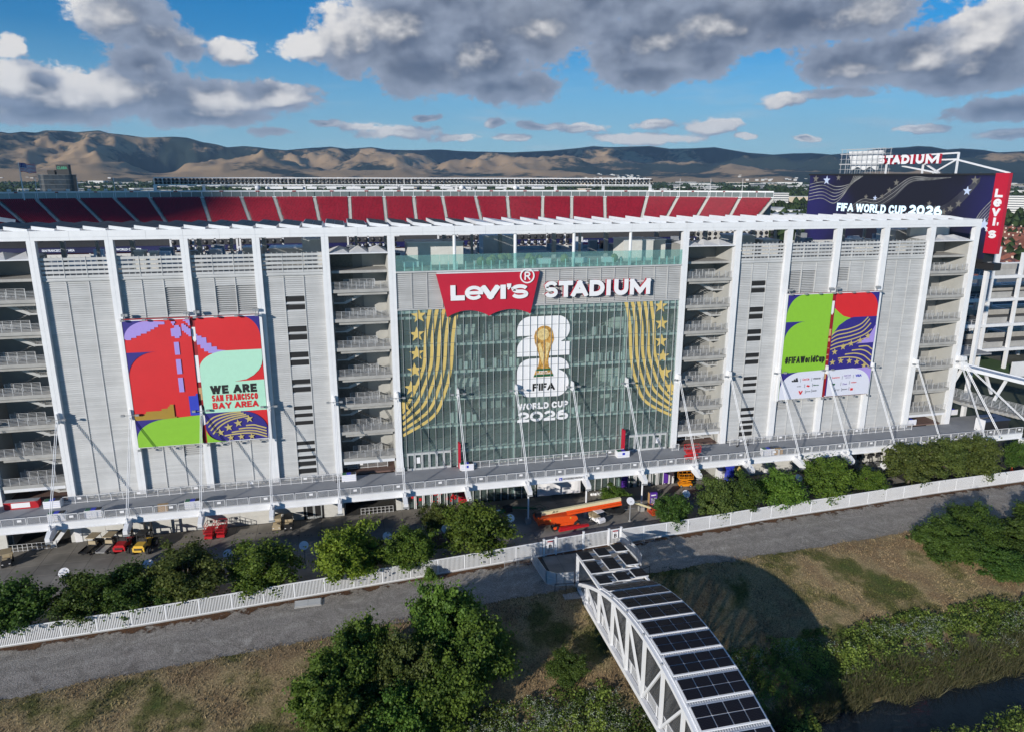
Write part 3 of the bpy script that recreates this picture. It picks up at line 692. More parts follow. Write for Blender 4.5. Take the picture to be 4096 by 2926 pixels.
ROOFT = mat('terracotta_roof', (0.24,0.085,0.055), 0.85, var=0.2, nscale=0.4, objvar=0.2)
ROOFS = mat('slate_roof', (0.11,0.12,0.13), 0.85, var=0.15)
def block(name, label, cat, x, y, w, d, h, wall, group=None, rz=0, floors=0, z0=G):
    t_ = thing(name, label, cat, (x, y, z0), group, rz)
    MB().box(-w/2, w/2, -d/2, d/2, 0, h).build('wall', wall, t_, True)
    MB().box(-w/2-.3, w/2+.3, -d/2-.3, d/2+.3, h+.01, h+.7).build('roof', ROOFG, t_, True)
    for k in range(floors):
        z = h/floors*(k+0.35)
        MB().box(-w/2-.06, w/2+.06, -d/2-.06, d/2+.06, z, z+h/floors*0.4).build('window_band', WINB, t_, True)
    return t_
rb = random.Random(21)
n_b = 0
while n_b < 230:
    a = rb.uniform(-23, 49); r = 750*math.exp(rb.random()*math.log(6000/750))
    x, y = polar(a, r)
    if y < 300 or (a > 44 and r < 1500): continue
    sc_ = 1.0+r/3500
    wi = rb.choice((0, 0, 1, 0, 2)); fl_ = rb.choice((0, 1, 2))
    where = 'left of the light rack' if a < -8 else 'behind the left half of the rack' if a < 6 else 'behind the right half of the rack' if a < 24 else 'left of the video screen' if a < 34 else 'behind the video screen'
    block('distant_building', ('low white', 'low cream', 'low grey')[wi]+(' shed', ' one storey building', ' two storey block')[fl_]+(' nearby ' if r < 1400 else ' midway across the valley ' if r < 2900 else ' toward the hills ')+where, 'building', x, y, rb.uniform(18, 70)*sc_, rb.uniform(15, 35)*sc_, rb.uniform(5, 10)*(1+r/7000), WALLS[wi], 'low pale buildings across the valley', rb.uniform(-.5, .5), fl_)
    n_b += 1
# hillside suburb specks
hs_ = MB()
for k in range(420):
    a = rb.choice((rb.gauss(-20, 1.6), rb.gauss(-6.5, 2.4), rb.gauss(21, 1.2), rb.uniform(30, 46))); r = rb.uniform(7000, 7900)
    x, y = polar(a, r); zz = G+math.tan(R(0.32))*r*((r-6900)/1000)*rb.uniform(0.6, 1.3)+20
    hs_.box(x-11, x+11, y-9, y+9, zz-14, zz+9)
o = hs_.build('hillside_houses', WALLS[0], None, kind='stuff'); tag(o, 'pale specks of houses scattered along the foot of the hills', 'houses')
x, y = polar(31.3, 1500)
block('office_building', 'wide white terraced office building in the trees right of the far stand', 'building', x, y, 120, 30, 21, WALLS[0], None, -0.3, 5)
x, y = polar(21.5, 1900); block('office_building', 'long cream low office block behind the right end of the light rack', 'building', x, y, 150, 40, 13, WALLS[1], None, -0.2, 2)
x, y = polar(47.6, 1180); block('apartment_tower', 'white apartment slab with rows of windows right of the red screen pillar', 'building', x, y, 75, 18, 27, WALLS[0], None, -0.75, 9)

# ------------------------------------------------------------------ air
hz = MB().box(-19000, 24000, -900, 19000, -40, 1500).build('haze', mat('haze_air', (1,1,1)), None, kind='stuff')
HM = bpy.data.materials.new('haze'); HM.use_nodes = True; HM.node_tree.nodes.clear()
pv_ = N(HM.node_tree, 'ShaderNodeVolumePrincipled'); pv_.inputs['Color'].default_value = (0.42, 0.68, 1.0, 1); pv_.inputs['Density'].default_value = 2.6e-5; pv_.inputs['Anisotropy'].default_value = 0.0
ho_ = N(HM.node_tree, 'ShaderNodeOutputMaterial'); HM.node_tree.links.new(pv_.outputs[0], ho_.inputs['Volume'])
hz.data.materials.clear(); hz.data.materials.append(HM)
tag(hz, 'thin blue air that pales the far hills', 'haze')

# unseen clouds added outside the view to shade parts of the hills and the left end of the far stand
CLM = mat('shade_cloud_white', (.8,.8,.8), 1.0, var=0, spec=0)
rc = random.Random(12)
k_s = SUN_TRAVEL/(-SUN_TRAVEL.z)
def shade_cloud(tx_, ty_, tz_, r_, alt):
    c = Vector((tx_, ty_, tz_))-k_s*(alt-tz_); m = MB()
    for q in range(12): m.ball((c.x+rc.uniform(-.6,.6)*r_, c.y+rc.uniform(-.6,.6)*r_, c.z+rc.uniform(0,.12)*r_), r_*rc.uniform(.4,.65), r_*rc.uniform(.4,.65), r_*rc.uniform(.2,.3), 12, 6)
    m.build('shade_cloud', CLM, None, smooth=True, kind='structure')
for a, r_, s_ in ((-19,10600,600),(1,11800,900),(9,12800,1000),(17,11500,900),(27,11800,1100),(34,12600,1200),(40,10800,900),(46,12000,1000)):
    x_, y_ = polar(a, r_); shade_cloud(x_, y_, 250, s_, 2600)
shade_cloud(-77, 240, 33, 76, 620)

lp = [(61.9,-19.6),(62.1,-25.4),(63.2,-26.3),(75.4,-26.3),(75.5,-20.5),(75.2,-18.0),(68.6,-18.6)]
land = bpy.data.objects.new('paved_landing', None); COL.objects.link(land); land['kind'] = 'structure'
MB().flat(lp, G+.031, G+.05).build('paver_base', PAVE, land)
for i_ in range(6):
    for j_ in range(3):
        MB().box(63.3+i_*2.0, 65.27+i_*2.0, -25.9+j_*2.3, -23.63+j_*2.3, G+.051, G+.062).build('paving_slab', SLABM, land)
# ------------------------------------------------------------------ stadium tower
tower = thing('stadium_building', 'long white framed stadium tower with louvred walls and a tall glass centre', 'stadium', (68.58, 12, G))
FL = [28.34-4.28*k for k in range(7)]                     # stair landing levels
zj = [35.9, 32.5] + [z+0.2 for z in FL] + [0.0]
def column(x):
    m = MB()
    m.box(x-.47, x+.47, 0.03, 0.86, G if -1 < x < 1 or x > 90 else -1.2, 35.92)
    for a, b in zip(zj, zj[1:]):
        m.box(x-.5, x-.012, 0, 0.9, b+.012, a-.012).box(x+.012, x+.5, 0, 0.9, b+.012, a-.012)
    m.box(x-.5, x+.5, 0, .9, -1.2, -.02)
    m.build('facade_column', WHITE, tower)
for i in range(-2, 17):
    if i in (6, 7, 8, 9):
        MB().tube((S*i, .45, 30.8), (S*i, .45, 35.95), .24, 10).build('terrace_column', WHITE, tower)
    else: column(S*i)
for i in range(-4, 33):                                   # roof beam, one casing per half bay
    x0 = S/2*i-(0.0); x1 = x0+S/2
    if i == 32: x1 = x0+.55
    m = MB().box(x0+.012, x1-.012, 0, 1.0, 36.36, 37.17).box(x0+.012, x1-.012, 0, 1.0, 35.93, 36.34)
    m.build('beam_casing', WHITE, tower)
m = MB().box(-20, 146.8, .05, .95, 35.95, 37.15)
for i in range(-2, 17): m.box(S*i-.35, S*i+.35, .95, 11.3, 36.1, 37.1)
m.box(-20, 146.8, 10.9, 11.5, 36.1, 37.1).box(146.2, 146.85, .96, 11.4, 35.95, 37.15)
m.build('roof_beam', WHITE, tower)
for i in range(-2, 17):
    MB().box(S*i-.3, S*i+.3, 10.9, 11.5, 31, 36.1).build('rear_post', GREY, tower)
    if i % 2 == 0: MB().box(S*i+4.3, S*i+4.7, 10.95, 11.35, 31, 36.1).build('rear_post', GREY, tower)
# solar trays on the roof frame, tilted to the right
tray = None
for k in range(-6, 47):
    x = 3.048*k+1.5
    if tray is None:
        m = MB(); n0 = Vector((-1.32, 0, .30)); n1 = Vector((1.32, 0, -.20))
        m.v = [(-1.32,0,-.1),(1.32,0,-.44),(1.32,10.4,-.44),(-1.32,10.4,-.1),(-1.32,0,.36),(1.32,0,-.02),(1.32,10.4,-.02),(-1.32,10.4,.36)]
        m.f = [(0,3,2,1),(4,5,6,7),(0,1,5,4),(1,2,6,5),(2,3,7,6),(3,0,4,7)]
        tray = m.build('solar_tray', WHITE, tower, True)
        subs = []
        for q in range(5):
            y0 = .25+q*2.04
            for h_ in range(2):
                xa, xb = (-1.22, -.03) if h_ == 0 else (.03, 1.22)
                za = lambda xx: .36-.38*(xx+1.32)/2.64
                p = MB(); a_ = [(xa,y0),(xb,y0),(xb,y0+1.94),(xa,y0+1.94)]
                p.v = [(u,w,za(u)+.012) for u, w in a_]+[(u,w,za(u)+.05) for u, w in a_]
                p.f = [(0,3,2,1),(4,5,6,7),(0,1,5,4),(1,2,6,5),(2,3,7,6),(3,0,4,7)]
                s_ = p.build('solar_panel', PV, tray, True); subs.append(s_)
        tr = tray
    else:
        tr = tray.copy(); COL.objects.link(tr)
        if 5 <= k <= 18 or k < 5:
            for s_ in subs:
                c_ = s_.copy(); COL.objects.link(c_); c_.parent = tr
    tr.location = Vector((x, .25 if k % 7 else .55, 37.42)) - tower.location

# louvred bays
PITCH_S = 0.29
slat_n = 0
slat_me = None
more_slats = MB()
def slat_shape(m, x0, x1, z, open_=False):
    n = len(m.v)
    if open_: pr = [(.66, z), (.70, z-.03), (.90, z+.10), (.86, z+.13)]
    else: pr = [(.60, z+.02), (.63, z-.01), (.80, z+.27), (.77, z+.30)]
    m.v += [(x0, y, zz) for y, zz in pr]+[(x1, y, zz) for y, zz in pr]
    m.f += [(n,n+4,n+7,n+3),(n+1,n+2,n+6,n+5),(n,n+1,n+5,n+4),(n+3,n+7,n+6,n+2),(n+3,n+2,n+1,n),(n+4,n+5,n+6,n+7)]
SLOTS_L = [(26.9,27.47),(25.75,26.29),(22.5,23.15),(21.3,21.95),(18.75,19.36),(17.6,18.3),(14.8,15.4),(13.6,14.26),(10.8,11.38),(9.7,10.29),(8.5,9.11),(5.3,5.88),(4.2,4.76),(3.05,3.6),(2.0,2.52),(.8,1.38)]
OPEN = {(0,9):0}
def open_area(i, s_, z):
    if i == 1: return s_ == 2 and 25.6 < z < 29.3 or s_ == 2 and 5.0 < z < 6.7
    if i == 2: return s_ >= 1 and 25.6 < z < 29.3
    if i == 12: return 25.2 < z < 29.0 and s_ < 2 or 5 < z < 6.5 and s_ == 0
    if i == 13: return 27.0 < z < 29.3 and s_ == 0
    return False
bays = [0, 1, 2, 3, 11, 12, 13, 14]
for i in bays:
    xa, xb = S*i+.5, S*(i+1)-.5
    w = (xb-xa)/3
    fr = MB().box(xa, xb, .95, 1.1, -1.2, 31.0)
    fr.build('louvre_backing', BACK, tower)
    fr = MB()
    for s_ in range(4):
        x = xa+w*s_; x = min(max(x, xa+.05), xb-.05)
        fr.box(x-.05, x+.05, .56 if 0 < s_ < 3 else .6, .94, .05, 30.5)
    fr.box(xa, xb, .45, .94, 30.6, 30.72).box(xa+.02, xb-.02, .55, .94, 30.73, 30.97)
    fr.box(xa, xb, .5, .94, -.1, .04)
    fr.build('louvre_frame', SLAT, tower)
    for s_ in range(3):
        pan = None
        x0, x1 = xa+w*s_+.06, xa+w*(s_+1)-.06
        sl_ = s_ == 1 and i in (3, 11)
        z = .12
        while z < 30.45:
            cut = sl_ and any(a-.2 < z < b-.06 for a, b in SLOTS_L)
            if not cut:
                op = open_area(i, s_, z)
                if i in (0, 1) and not op and slat_n < 300:
                    if pan is None:
                        pan = MB().box(x0, x1, .90, .93, .06, 30.5).build('louvre_panel', BACK, tower)
                    if slat_me is None:
                        mm = MB(); slat_shape(mm, 0, x1-x0, 0); so_ = mm.build('slat', SLATO, pan, True); slat_me = so_.data
                    else: so_ = link('slat', slat_me, pan)
                    so_.location = Vector((x0, 0, z)) - wloc(pan); slat_n += 1
                else: slat_shape(more_slats, x0, x1, z, op)
            z += PITCH_S
        if sl_:
            for a, b in SLOTS_L:
                MB().box(x0+.02, x1-.02, .7, .92, a, b+.05).build('dark_slot', DARK, tower)
    # open blades above
    ob_ = MB()
    for s_ in range(3):
        x0, x1 = xa+w*s_+.05, xa+w*(s_+1)-.05
        for q in range(5):
            z = 31.02+q*.575
            b_ = MB(); b_.box(x0, x1, .5, .78, z, z+.34).build('sunshade_blade', SLATO, tower)
            for e in (.22, .5, .78): ob_.box(x0+(x1-x0)*e-.04, x0+(x1-x0)*e+.04, .62, .70, z+.34, z+.575)
        ob_.box(x0-.1, x0-.0, .45, .85, 31.0, 33.75)
    ob_.build('sunshade_bracket', SLAT, tower, kind='stuff')
more_slats.build('slat', SLAT, tower, kind='stuff')

# stair bays
def railing(m, x0, x1, y, z, h=1.1, n=6, step=1.15):
    for q in range(n): m.box(x0, x1, y-.018, y+.018, z+.16+q*(h-.16)/(n-1)-.018, z+.16+q*(h-.16)/(n-1)+.018)
    k = max(1, round((x1-x0)/step))
    for q in range(k+1):
        x = x0+(x1-x0)*q/k; m.box(x-.03, x+.03, y-.045, y+.045, z, z+h+.02)
def slope_rail(m, p, q, h=1.0, n=5):
    p = Vector(p); q = Vector(q)
    for k in range(n):
        o = Vector((0, 0, .2+k*(h-.2)/(n-1))); m.bar(p+o, q+o, .035)
    for k in range(4):
        c_ = p.lerp(q, k/3); m.bar(c_, c_+Vector((0, 0, h)), .05)
STEEL2 = mat('stair_steel', (0.44, 0.44, 0.435), 0.5, var=0.06)
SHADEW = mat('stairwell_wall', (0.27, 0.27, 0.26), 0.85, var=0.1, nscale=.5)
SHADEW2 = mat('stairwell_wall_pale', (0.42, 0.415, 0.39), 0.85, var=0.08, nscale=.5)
MESHW = mat('stairwell_screen', (0.19, 0.185, 0.17), 0.85, var=0.3, nscale=4)
for i in (-1, 4, 10, 15):
    xa, xb = S*i+.5, S*(i+1)-.5
    up_right = i == 4
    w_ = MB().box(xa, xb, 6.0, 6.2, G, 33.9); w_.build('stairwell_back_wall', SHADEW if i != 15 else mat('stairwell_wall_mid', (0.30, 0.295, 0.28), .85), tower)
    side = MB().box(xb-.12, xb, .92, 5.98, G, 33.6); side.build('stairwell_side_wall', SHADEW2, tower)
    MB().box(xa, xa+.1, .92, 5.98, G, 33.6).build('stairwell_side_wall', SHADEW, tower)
    if i in (4, 10): MB().box(xa+.12, xa+3.2, 5.9, 5.97, 0, 33.0).build('stairwell_screen', MESHW, tower)
    if i == 4: MB().box(xa+4.6, xb-.13, 5.9, 5.97, 0, 33.0).build('stairwell_panel', SHADEW2, tower)
    cn = MB()                                             # tent-like canopy over the stair
    for q in range(3):
        u0, u1 = xa+(xb-xa)*q/3, xa+(xb-xa)*(q+1)/3
        cn.quad((u0, .1, 33.55), (u1, .1, 33.55), ((u0+u1)/2, 3.2, 34.35)); cn.quad((u1, .1, 33.55), (u1, 6.2, 33.7), ((u0+u1)/2, 3.2, 34.35)); cn.quad((u0, 6.2, 33.7), (u0, .1, 33.55), ((u0+u1)/2, 3.2, 34.35)); cn.quad((u1, 6.2, 33.7), (u0, 6.2, 33.7), ((u0+u1)/2, 3.2, 34.35))
    cn.build('fabric_canopy', WHITE2, tower)
    MB().tube((xa, .1, 33.52), (xb, .1, 33.52), .09, 8).build('canopy_edge_pipe', WHITE, tower)
    if i == 15: MB().box(xa, xb, 5.8, 6.6, 33.9, 36.0).build('end_wall', CONCW, tower)
    for k, z in enumerate(FL):
        la = MB().box(xa, xb, .35, 2.5, z-.3, z)
        la.box(xa, xb, .25, .34, z-.42, z+.06).box(xa+.8, xb-.3, .6, 2.2, z-.85, z-.31)
        land = la.build('landing', CONC, tower)
        r_ = MB(); railing(r_, xa+.05, xb-.05, .42, z); railing(r_, xa+1.8, xb-2.0, 2.45, z+.05, 1.15)
        r_.build('railing', RAIL, land)
        zm = z-2.14                                       # half landing and two flights
        if k < 7 and i != 15:
            a, b = (xa+1.7, xb-1.9) if up_right else (xb-1.9, xa+1.7)
            e = (xa+.15, a) if up_right else (a, xb-.15)
            fl = MB().box(e[0], e[1], 2.7, 5.6, zm-.25, zm)
            for yy, z0_, z1_ in ((2.75, zm, z), (4.3, z-4.28, zm)):
                if z0_ < -.5: z0_ = max(z0_, 0.0)
                for dy in ((0, 1.25) if yy < 4 else ()): fl.bar((a, yy+dy, z0_-.15 if yy < 4 else z1_-.15), (b, yy+dy, z1_-.15 if yy < 4 else z0_-.15), .07, .42)
                for q in range(12):
                    t_ = (q+.5)/12; za_, zb_ = (z0_, z1_) if yy < 4 else (z1_, z0_)
                    cx = a+(b-a)*t_; cz = za_+(zb_-za_)*t_; fl.box(cx-.16, cx+.16, yy+.05, yy+1.2, cz-.05, cz)
            f_ = fl.build('stair_flight', STEEL2, tower)
            r_ = MB(); slope_rail(r_, (a, 2.72, zm), (b, 2.72, z)); slope_rail(r_, (a, 4.05, zm), (b, 4.05, z))
            railing(r_, e[0], e[1], 2.74, zm, 1.05)
            r_.build('railing', RAIL, f_)
        elif i == 15:
            bx_ = MB().bar((xa+2.4, 4.5, z-4.1), (xa+2.4, 4.5, z-.3), .35).bar((xa+.2, 4.4, z-3.4), (xa+2.3, 4.4, z-.9), .25)
            bx_.build('brace', GREY, tower)
    # passage at walkway level
    MB().box(xa+.1, xb, .95, 5.98, -.25, -.01).build('passage_floor', mat('stained_floor', (0.16, .10, .085), .8, var=.2), tower)
    MB().box(xa+.3, xb-.2, .3, 2.4, 1.75, 2.2).build('soffit_beam', WHITE2, tower)

# glass centre
xL, xR = S*5+.5, S*10-.5
lb = MB()
for q in range(21): 
    x = xL+(xR-xL)*q/20; lb.box(x-.04, x+.04, .1, .5, 25.25, 30.5)
lb.box(xL, xR, .5, .6, 25.2, 30.6).box(xL, xR, -.05, .5, 30.56, 30.78).box(xL, xR, 0.0, .5, 25.1, 25.24)
lb.build('louvre_frame', SLAT, tower)
cl = MB()
for q in range(20):
    x0 = xL+(xR-xL)*q/20+.05; x1 = xL+(xR-xL)*(q+1)/20-.05
    for k in range(18):
        z = 25.3+k*.29; n_ = len(cl.v); pr = [(.12, z), (.15, z-.02), (.42, z+.22), (.39, z+.25)]
        cl.v += [(x0, y, zz) for y, zz in pr]+[(x1, y, zz) for y, zz in pr]
        cl.f += [(n_,n_+4,n_+7,n_+3),(n_+1,n_+2,n_+6,n_+5),(n_,n_+1,n_+5,n_+4),(n_+3,n_+7,n_+6,n_+2),(n_+3,n_+2,n_+1,n_),(n_+4,n_+5,n_+6,n_+7)]
cl.build('slat', SLAT, tower, kind='stuff')
for q in range(35):                                       # terrace balustrade
    x0 = xL+(xR-xL)*q/35+.015; x1 = xL+(xR-xL)*(q+1)/35-.015
    p_ = MB().box(x0, x1, .05, .08, 30.8, 33.08).build('balustrade_pane', BALG, tower)
    MB().box(x0-.06, x0+.06, .10, .2, 30.8, 32.05).build('clamp_post', mat('clamp_post_metal', (.55, .72, .70), .4), p_)
mul = MB()
MX = [S*5+1.143*k for k in range(41)]
for k in range(1, 40):
    MB().box(MX[k]-.02, MX[k]+.02, .08, .30, -1.2 if k not in () else 2.8, 25.1).build('mullion', ALU, tower)
TR = [25.1, 24.15, 22.0, 19.87, 17.8, 15.65, 13.5, 11.2, 9.1, 7.0, 4.85, 2.75, 0.05]
tm = MB()
for z in TR[1:-1]: tm.box(xL, xR, .22, .29, z-.025, z+.025)
tm.build('transom', mat('transom_metal', (.12, .14, .14), .4), tower)
n_p = 0; pr_ = MB(); pm = {}
for r_i in range(len(TR)-1, 0, -1):
    z0, z1 = TR[r_i]+.03, TR[r_i-1]-.03
    for k in range(40):
        x0, x1 = max(xL, MX[k]+.03), min(xR, MX[k+1]-.03)
        if n_p < 300 and 0 < k < 39:
            if r_i not in pm:
                o = MB().box(0, x1-x0, .26, .275, 0, z1-z0).build('glass_pane', GLASS, tower, True); pm[r_i] = o.data
            else: o = link('glass_pane', pm[r_i], tower)
            o.location = Vector((x0, 0, z0))-tower.location; n_p += 1
        else: pr_.box(x0, x1, .26, .275, z0, z1)
for k in range(40): pr_.box(max(xL, MX[k]+.03), min(xR, MX[k+1]-.03), .26, .275, G+.1, -1.25)
pr_.build('glass_pane', GLASS, tower, kind='stuff')
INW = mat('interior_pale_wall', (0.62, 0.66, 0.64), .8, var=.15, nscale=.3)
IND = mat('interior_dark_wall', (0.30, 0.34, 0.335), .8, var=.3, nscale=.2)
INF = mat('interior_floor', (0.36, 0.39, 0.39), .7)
for z in [25.0]+[zz-.05 for zz in FL]+[-.2]:
    sl_ = MB().box(xL-.3, xR+.3, 1.6, 11.8, z-.38, z).build('interior_floor', INF, tower)
    MB().tube((xL, 1.5, z-.25), (xR, 1.5, z-.25), .13, 6).build('edge_beam', INW, sl_)
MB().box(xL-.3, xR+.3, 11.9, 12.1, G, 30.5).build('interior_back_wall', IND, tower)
ri = random.Random(4)
for k, z in enumerate(FL[:6]):
    for q in range(6):
        x = ri.uniform(xL+1, xR-7); w_ = ri.uniform(1.5, 6); z0 = z-.05; h_ = ri.uniform(1.4, 3.0)
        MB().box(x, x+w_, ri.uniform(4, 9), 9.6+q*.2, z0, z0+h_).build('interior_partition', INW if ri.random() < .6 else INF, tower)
for z in [24.9]+[zz-.05 for zz in FL]:
    MB().box(xL, xR, .62, .95, z-.42, z+.02).build('spandrel', INW, tower)
for k, z in enumerate(FL[:6]):
    for q in range(5):
        x = ri.uniform(xL+.5, xR-6); w_ = ri.uniform(2, 5.5); n_ = int(w_/.9)
        for e in range(n_): MB().box(x+e*.9, x+e*.9+.62, 1.3, 1.5, z-.05, z+ri.uniform(1.0, 1.6)).build('interior_screen', INW if ri.random() < .75 else INF, tower)
for i in range(6, 10):
    MB().tube((S*i, 1.2, G), (S*i, 1.2, 25), .26, 10).build('interior_column', INW, tower)
for x0, x1, n_ in ((46.9, 53.72, 6), (83.3, 90.1, 6)):
    w_ = (x1-x0)/n_
    for q in range(n_):
        a = x0+w_*q; d_ = MB()
        d_.box(a+.03, a+.16, .02, .2, 0, 2.7).box(a+w_-.16, a+w_-.03, .02, .2, 0, 2.7).box(a+.16, a+w_-.16, .02, .2, 2.5, 2.7).box(a+.16, a+w_-.16, .02, .2, 0, .3)
        dd = d_.build('glass_door', mat('door_frame_metal', (.52, .53, .53), .45), tower)
        MB().box(a+w_-.22, a+w_-.18, -.06, .0, .9, 1.3).build('door_handle', RAIL, dd)
        if (x0 < 60 and q == 1) or (x0 > 60 and q == 4): MB().box(a+.3, a+w_-.3, -.01, .015, 1.1, 2.1).build('notice', SIGNW, dd)
    MB().box(x0, x1, .0, .22, 2.72, 2.85).build('door_head', ALU, tower)

# ground storey under the walkway
def wallpanel(x0, x1, z0=G, z1=-1.25):
    n_ = max(1, round((x1-x0)/4.57))
    for q in range(n_):
        a, b = x0+(x1-x0)*q/n_, x0+(x1-x0)*(q+1)/n_
        m = MB()
        for r_i in range(4):
            h_ = (z1-z0)/4; m.box(a+.02, b-.02, .1, .4, z0+h_*r_i+.012, z0+h_*(r_i+1)-.012)
        m.box(a, b, .14, .38, z0, z1)
        m.build('concrete_panel', CONCW, tower)
wallpanel(-24, -9); wallpanel(-1.0, 31.0); wallpanel(34.0, 37.0); wallpanel(44.9, 46.2); wallpanel(90.9, 92); wallpanel(100.4, 137); wallpanel(146, 147)
dm = MB().box(31.0, 31.3, .1, .4, G, -3.8).box(33.7, 34.0, .1, .4, G, -3.8).box(31.0, 34.0, .1, .4, -4.1, -3.8); dm.build('door_surround', BLACK, tower)
wallpanel(31.0, 34.0, -3.75, -1.25)
for a in (31.35, 32.53):
    d_ = MB().box(a, a+.14, .15, .3, G, -4.15).box(a+1.0, a+1.14, .15, .3, G, -4.15).box(a+.14, a+1.0, .15, .3, -4.3, -4.15).box(a+.14, a+1.0, .15, .3, G, G+.35)
    dd = d_.build('service_door', ALU, tower); MB().box(a+.14, a+1.0, .2, .24, G+.35, -4.3).build('door_glass', DARK, dd)
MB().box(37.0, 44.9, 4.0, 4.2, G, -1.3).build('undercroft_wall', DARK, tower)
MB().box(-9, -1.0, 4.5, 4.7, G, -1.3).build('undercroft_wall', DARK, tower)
MB().box(92.0, 100.4, 5, 5.2, G, -1.3).build('undercroft_wall', SHADEW2, tower)
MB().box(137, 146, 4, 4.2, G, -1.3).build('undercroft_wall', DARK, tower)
for k in range(41):
    MB().box(MX[k]-.05, MX[k]+.05, .05, .24, G, -1.25).build('storefront_mullion', mat('storefront_metal', (.55, .56, .56), .45), tower)
for x0, x1 in ((46.6, 53), (83.6, 90)):                   # red leaf print and doors behind the storefront glass
    for q in range(5):
        a = x0+(x1-x0)*q/5
        m = MB().box(a+.05, a+.2, -.02, .04, G, -4.0).box(a+1.1, a+1.25, -.02, .04, G, -4.0).box(a+.2, a+1.1, -.02, .04, -4.2, -4.0)
        m.build('entrance_door', WHITE2, tower)
ri = random.Random(9)
rp = MB()
for q in range(90):
    x = ri.uniform(46.4, 54.5); z = ri.triangular(-6.2, -1.6, -2.2); s_ = ri.uniform(.12, .38); rp.box(x, x+s_, .0, .03-q*.0002, z, z+s_*1.3)
rp.build('red_pixel_print', PRED, tower, kind='stuff')
MB().box(54.7, 56.2, -.05, .03, -6.3, -1.7).build('red_banner_panel', RED, tower)
MB().box(82.4, 83.4, -.05, .03, -6.3, -1.7).build('violet_banner_panel', PVIOLET, tower)
MB().box(90.0, 90.8, -.05, .03, -6.3, -1.7).build('violet_banner_panel', PVIOLET, tower)
for x in (84.6, 88.3): text('sticker', '26', SIGNW, x, .0, -4.6, .5, 1.0, tower, .01, .05)

# roof
MB().box(-20, 146.8, 1.15, 27, 30.62, 30.98).build('roof_slab', CONC, tower)
MB().box(-20, 146.8, 26.6, 27, 31, 31.6).build('roof_parapet', CONCW, tower)
for (x0, x1, y0, y1, h_) in ((48.5, 57, 5.5, 10, 3.3), (62, 67.5, 15, 19, 3.4), (82.8, 87.8, 4.2, 9, 3.2), (87.9, 91, 6.5, 10, 3.0), (33.2, 36.6, 7, 12, 3.9), (28, 33, 12, 17, 2.2), (100, 104, 7, 11, 2.2), (104.5, 109, 9, 13, 3.2), (10, 11.4, 8, 9.2, 2.6), (12, 13, 8, 9.5, 2.4), (24, 27, 13, 16, 2.3), (110, 113, 8, 12, 2.4), (137.5, 145, 9, 14, 3.6), (130, 134, 10, 14, 1.9)):
    bx_ = MB().box(x0, x1, y0, y1, 31, 31+h_).build('roof_plant_room', CONCW, tower)
    MB().box(x0-.12, x1+.12, y0-.12, y1+.12, 31+h_+.01, 31+h_+.2).build('coping', WHITE2, bx_)
ri = random.Random(3)
for k in range(60):
    x = ri.uniform(-8, 144); y = ri.uniform(12, 25)
    if 46 < x < 91 and y < 12: continue
    s_ = ri.uniform(.5, 1.3); h_ = ri.uniform(.8, 2.4)
    MB().box(x, x+s_*1.6, y, y+s_, 31, 31+h_).build('roof_unit', ri.choice((GREY, BLACK, WHITE2, GREY)), tower)
for (x0, x1) in ((11, 21.5), (22, 29), (40, 49), (56, 63), (66, 82), (104, 124)):
    fr = MB().box(x0, x1, 26.9, 27.1, 33.7, 33.95).box(x0, x1, 26.9, 27.1, 31.8, 31.95)
    for x in np.arange(x0, x1+.1, 3.5): fr.box(x-.15, x+.15, 26.9, 27.2, 31, 33.9)
    f_ = fr.build('floodlight_frame', WHITE2, tower)
    lm = MB()
    for x in np.arange(x0+.6, x1, 1.25):
        for z in (32.3, 33.25): lm.ball((x, 26.4, z), .42, .3, .42, 8, 4)
    lm.build('floodlight', BLACK, f_)
for x0, x1 in ((12, 31), (58, 66), (112, 123)):
    m = MB(); railing(m, x0, x1, 19, 31.0, 1.2, 5); m.build('roof_railing', RAIL, tower)
# terrace furniture and planting seen through the balustrade
ri = random.Random(8)
for k in range(12):
    x = ri.uniform(59, 81); MB().ball((x, ri.uniform(2.5, 8), 31.5), .7, .7, .8, 8, 5).build('terrace_shrub', mat('terrace_foliage', (.10, .13, .05), .9, var=.4, nscale=3), tower)
    MB().box(x-.8, x+.8, 5, 6, 30.99, 31.5).build('terrace_planter', GREY, tower)
for x in (47.5, 68, 74, 79): MB().box(x, x+2.4, 3.2, 4.2, 31.0, 31.8).build('terrace_bar', WHITE2, tower)
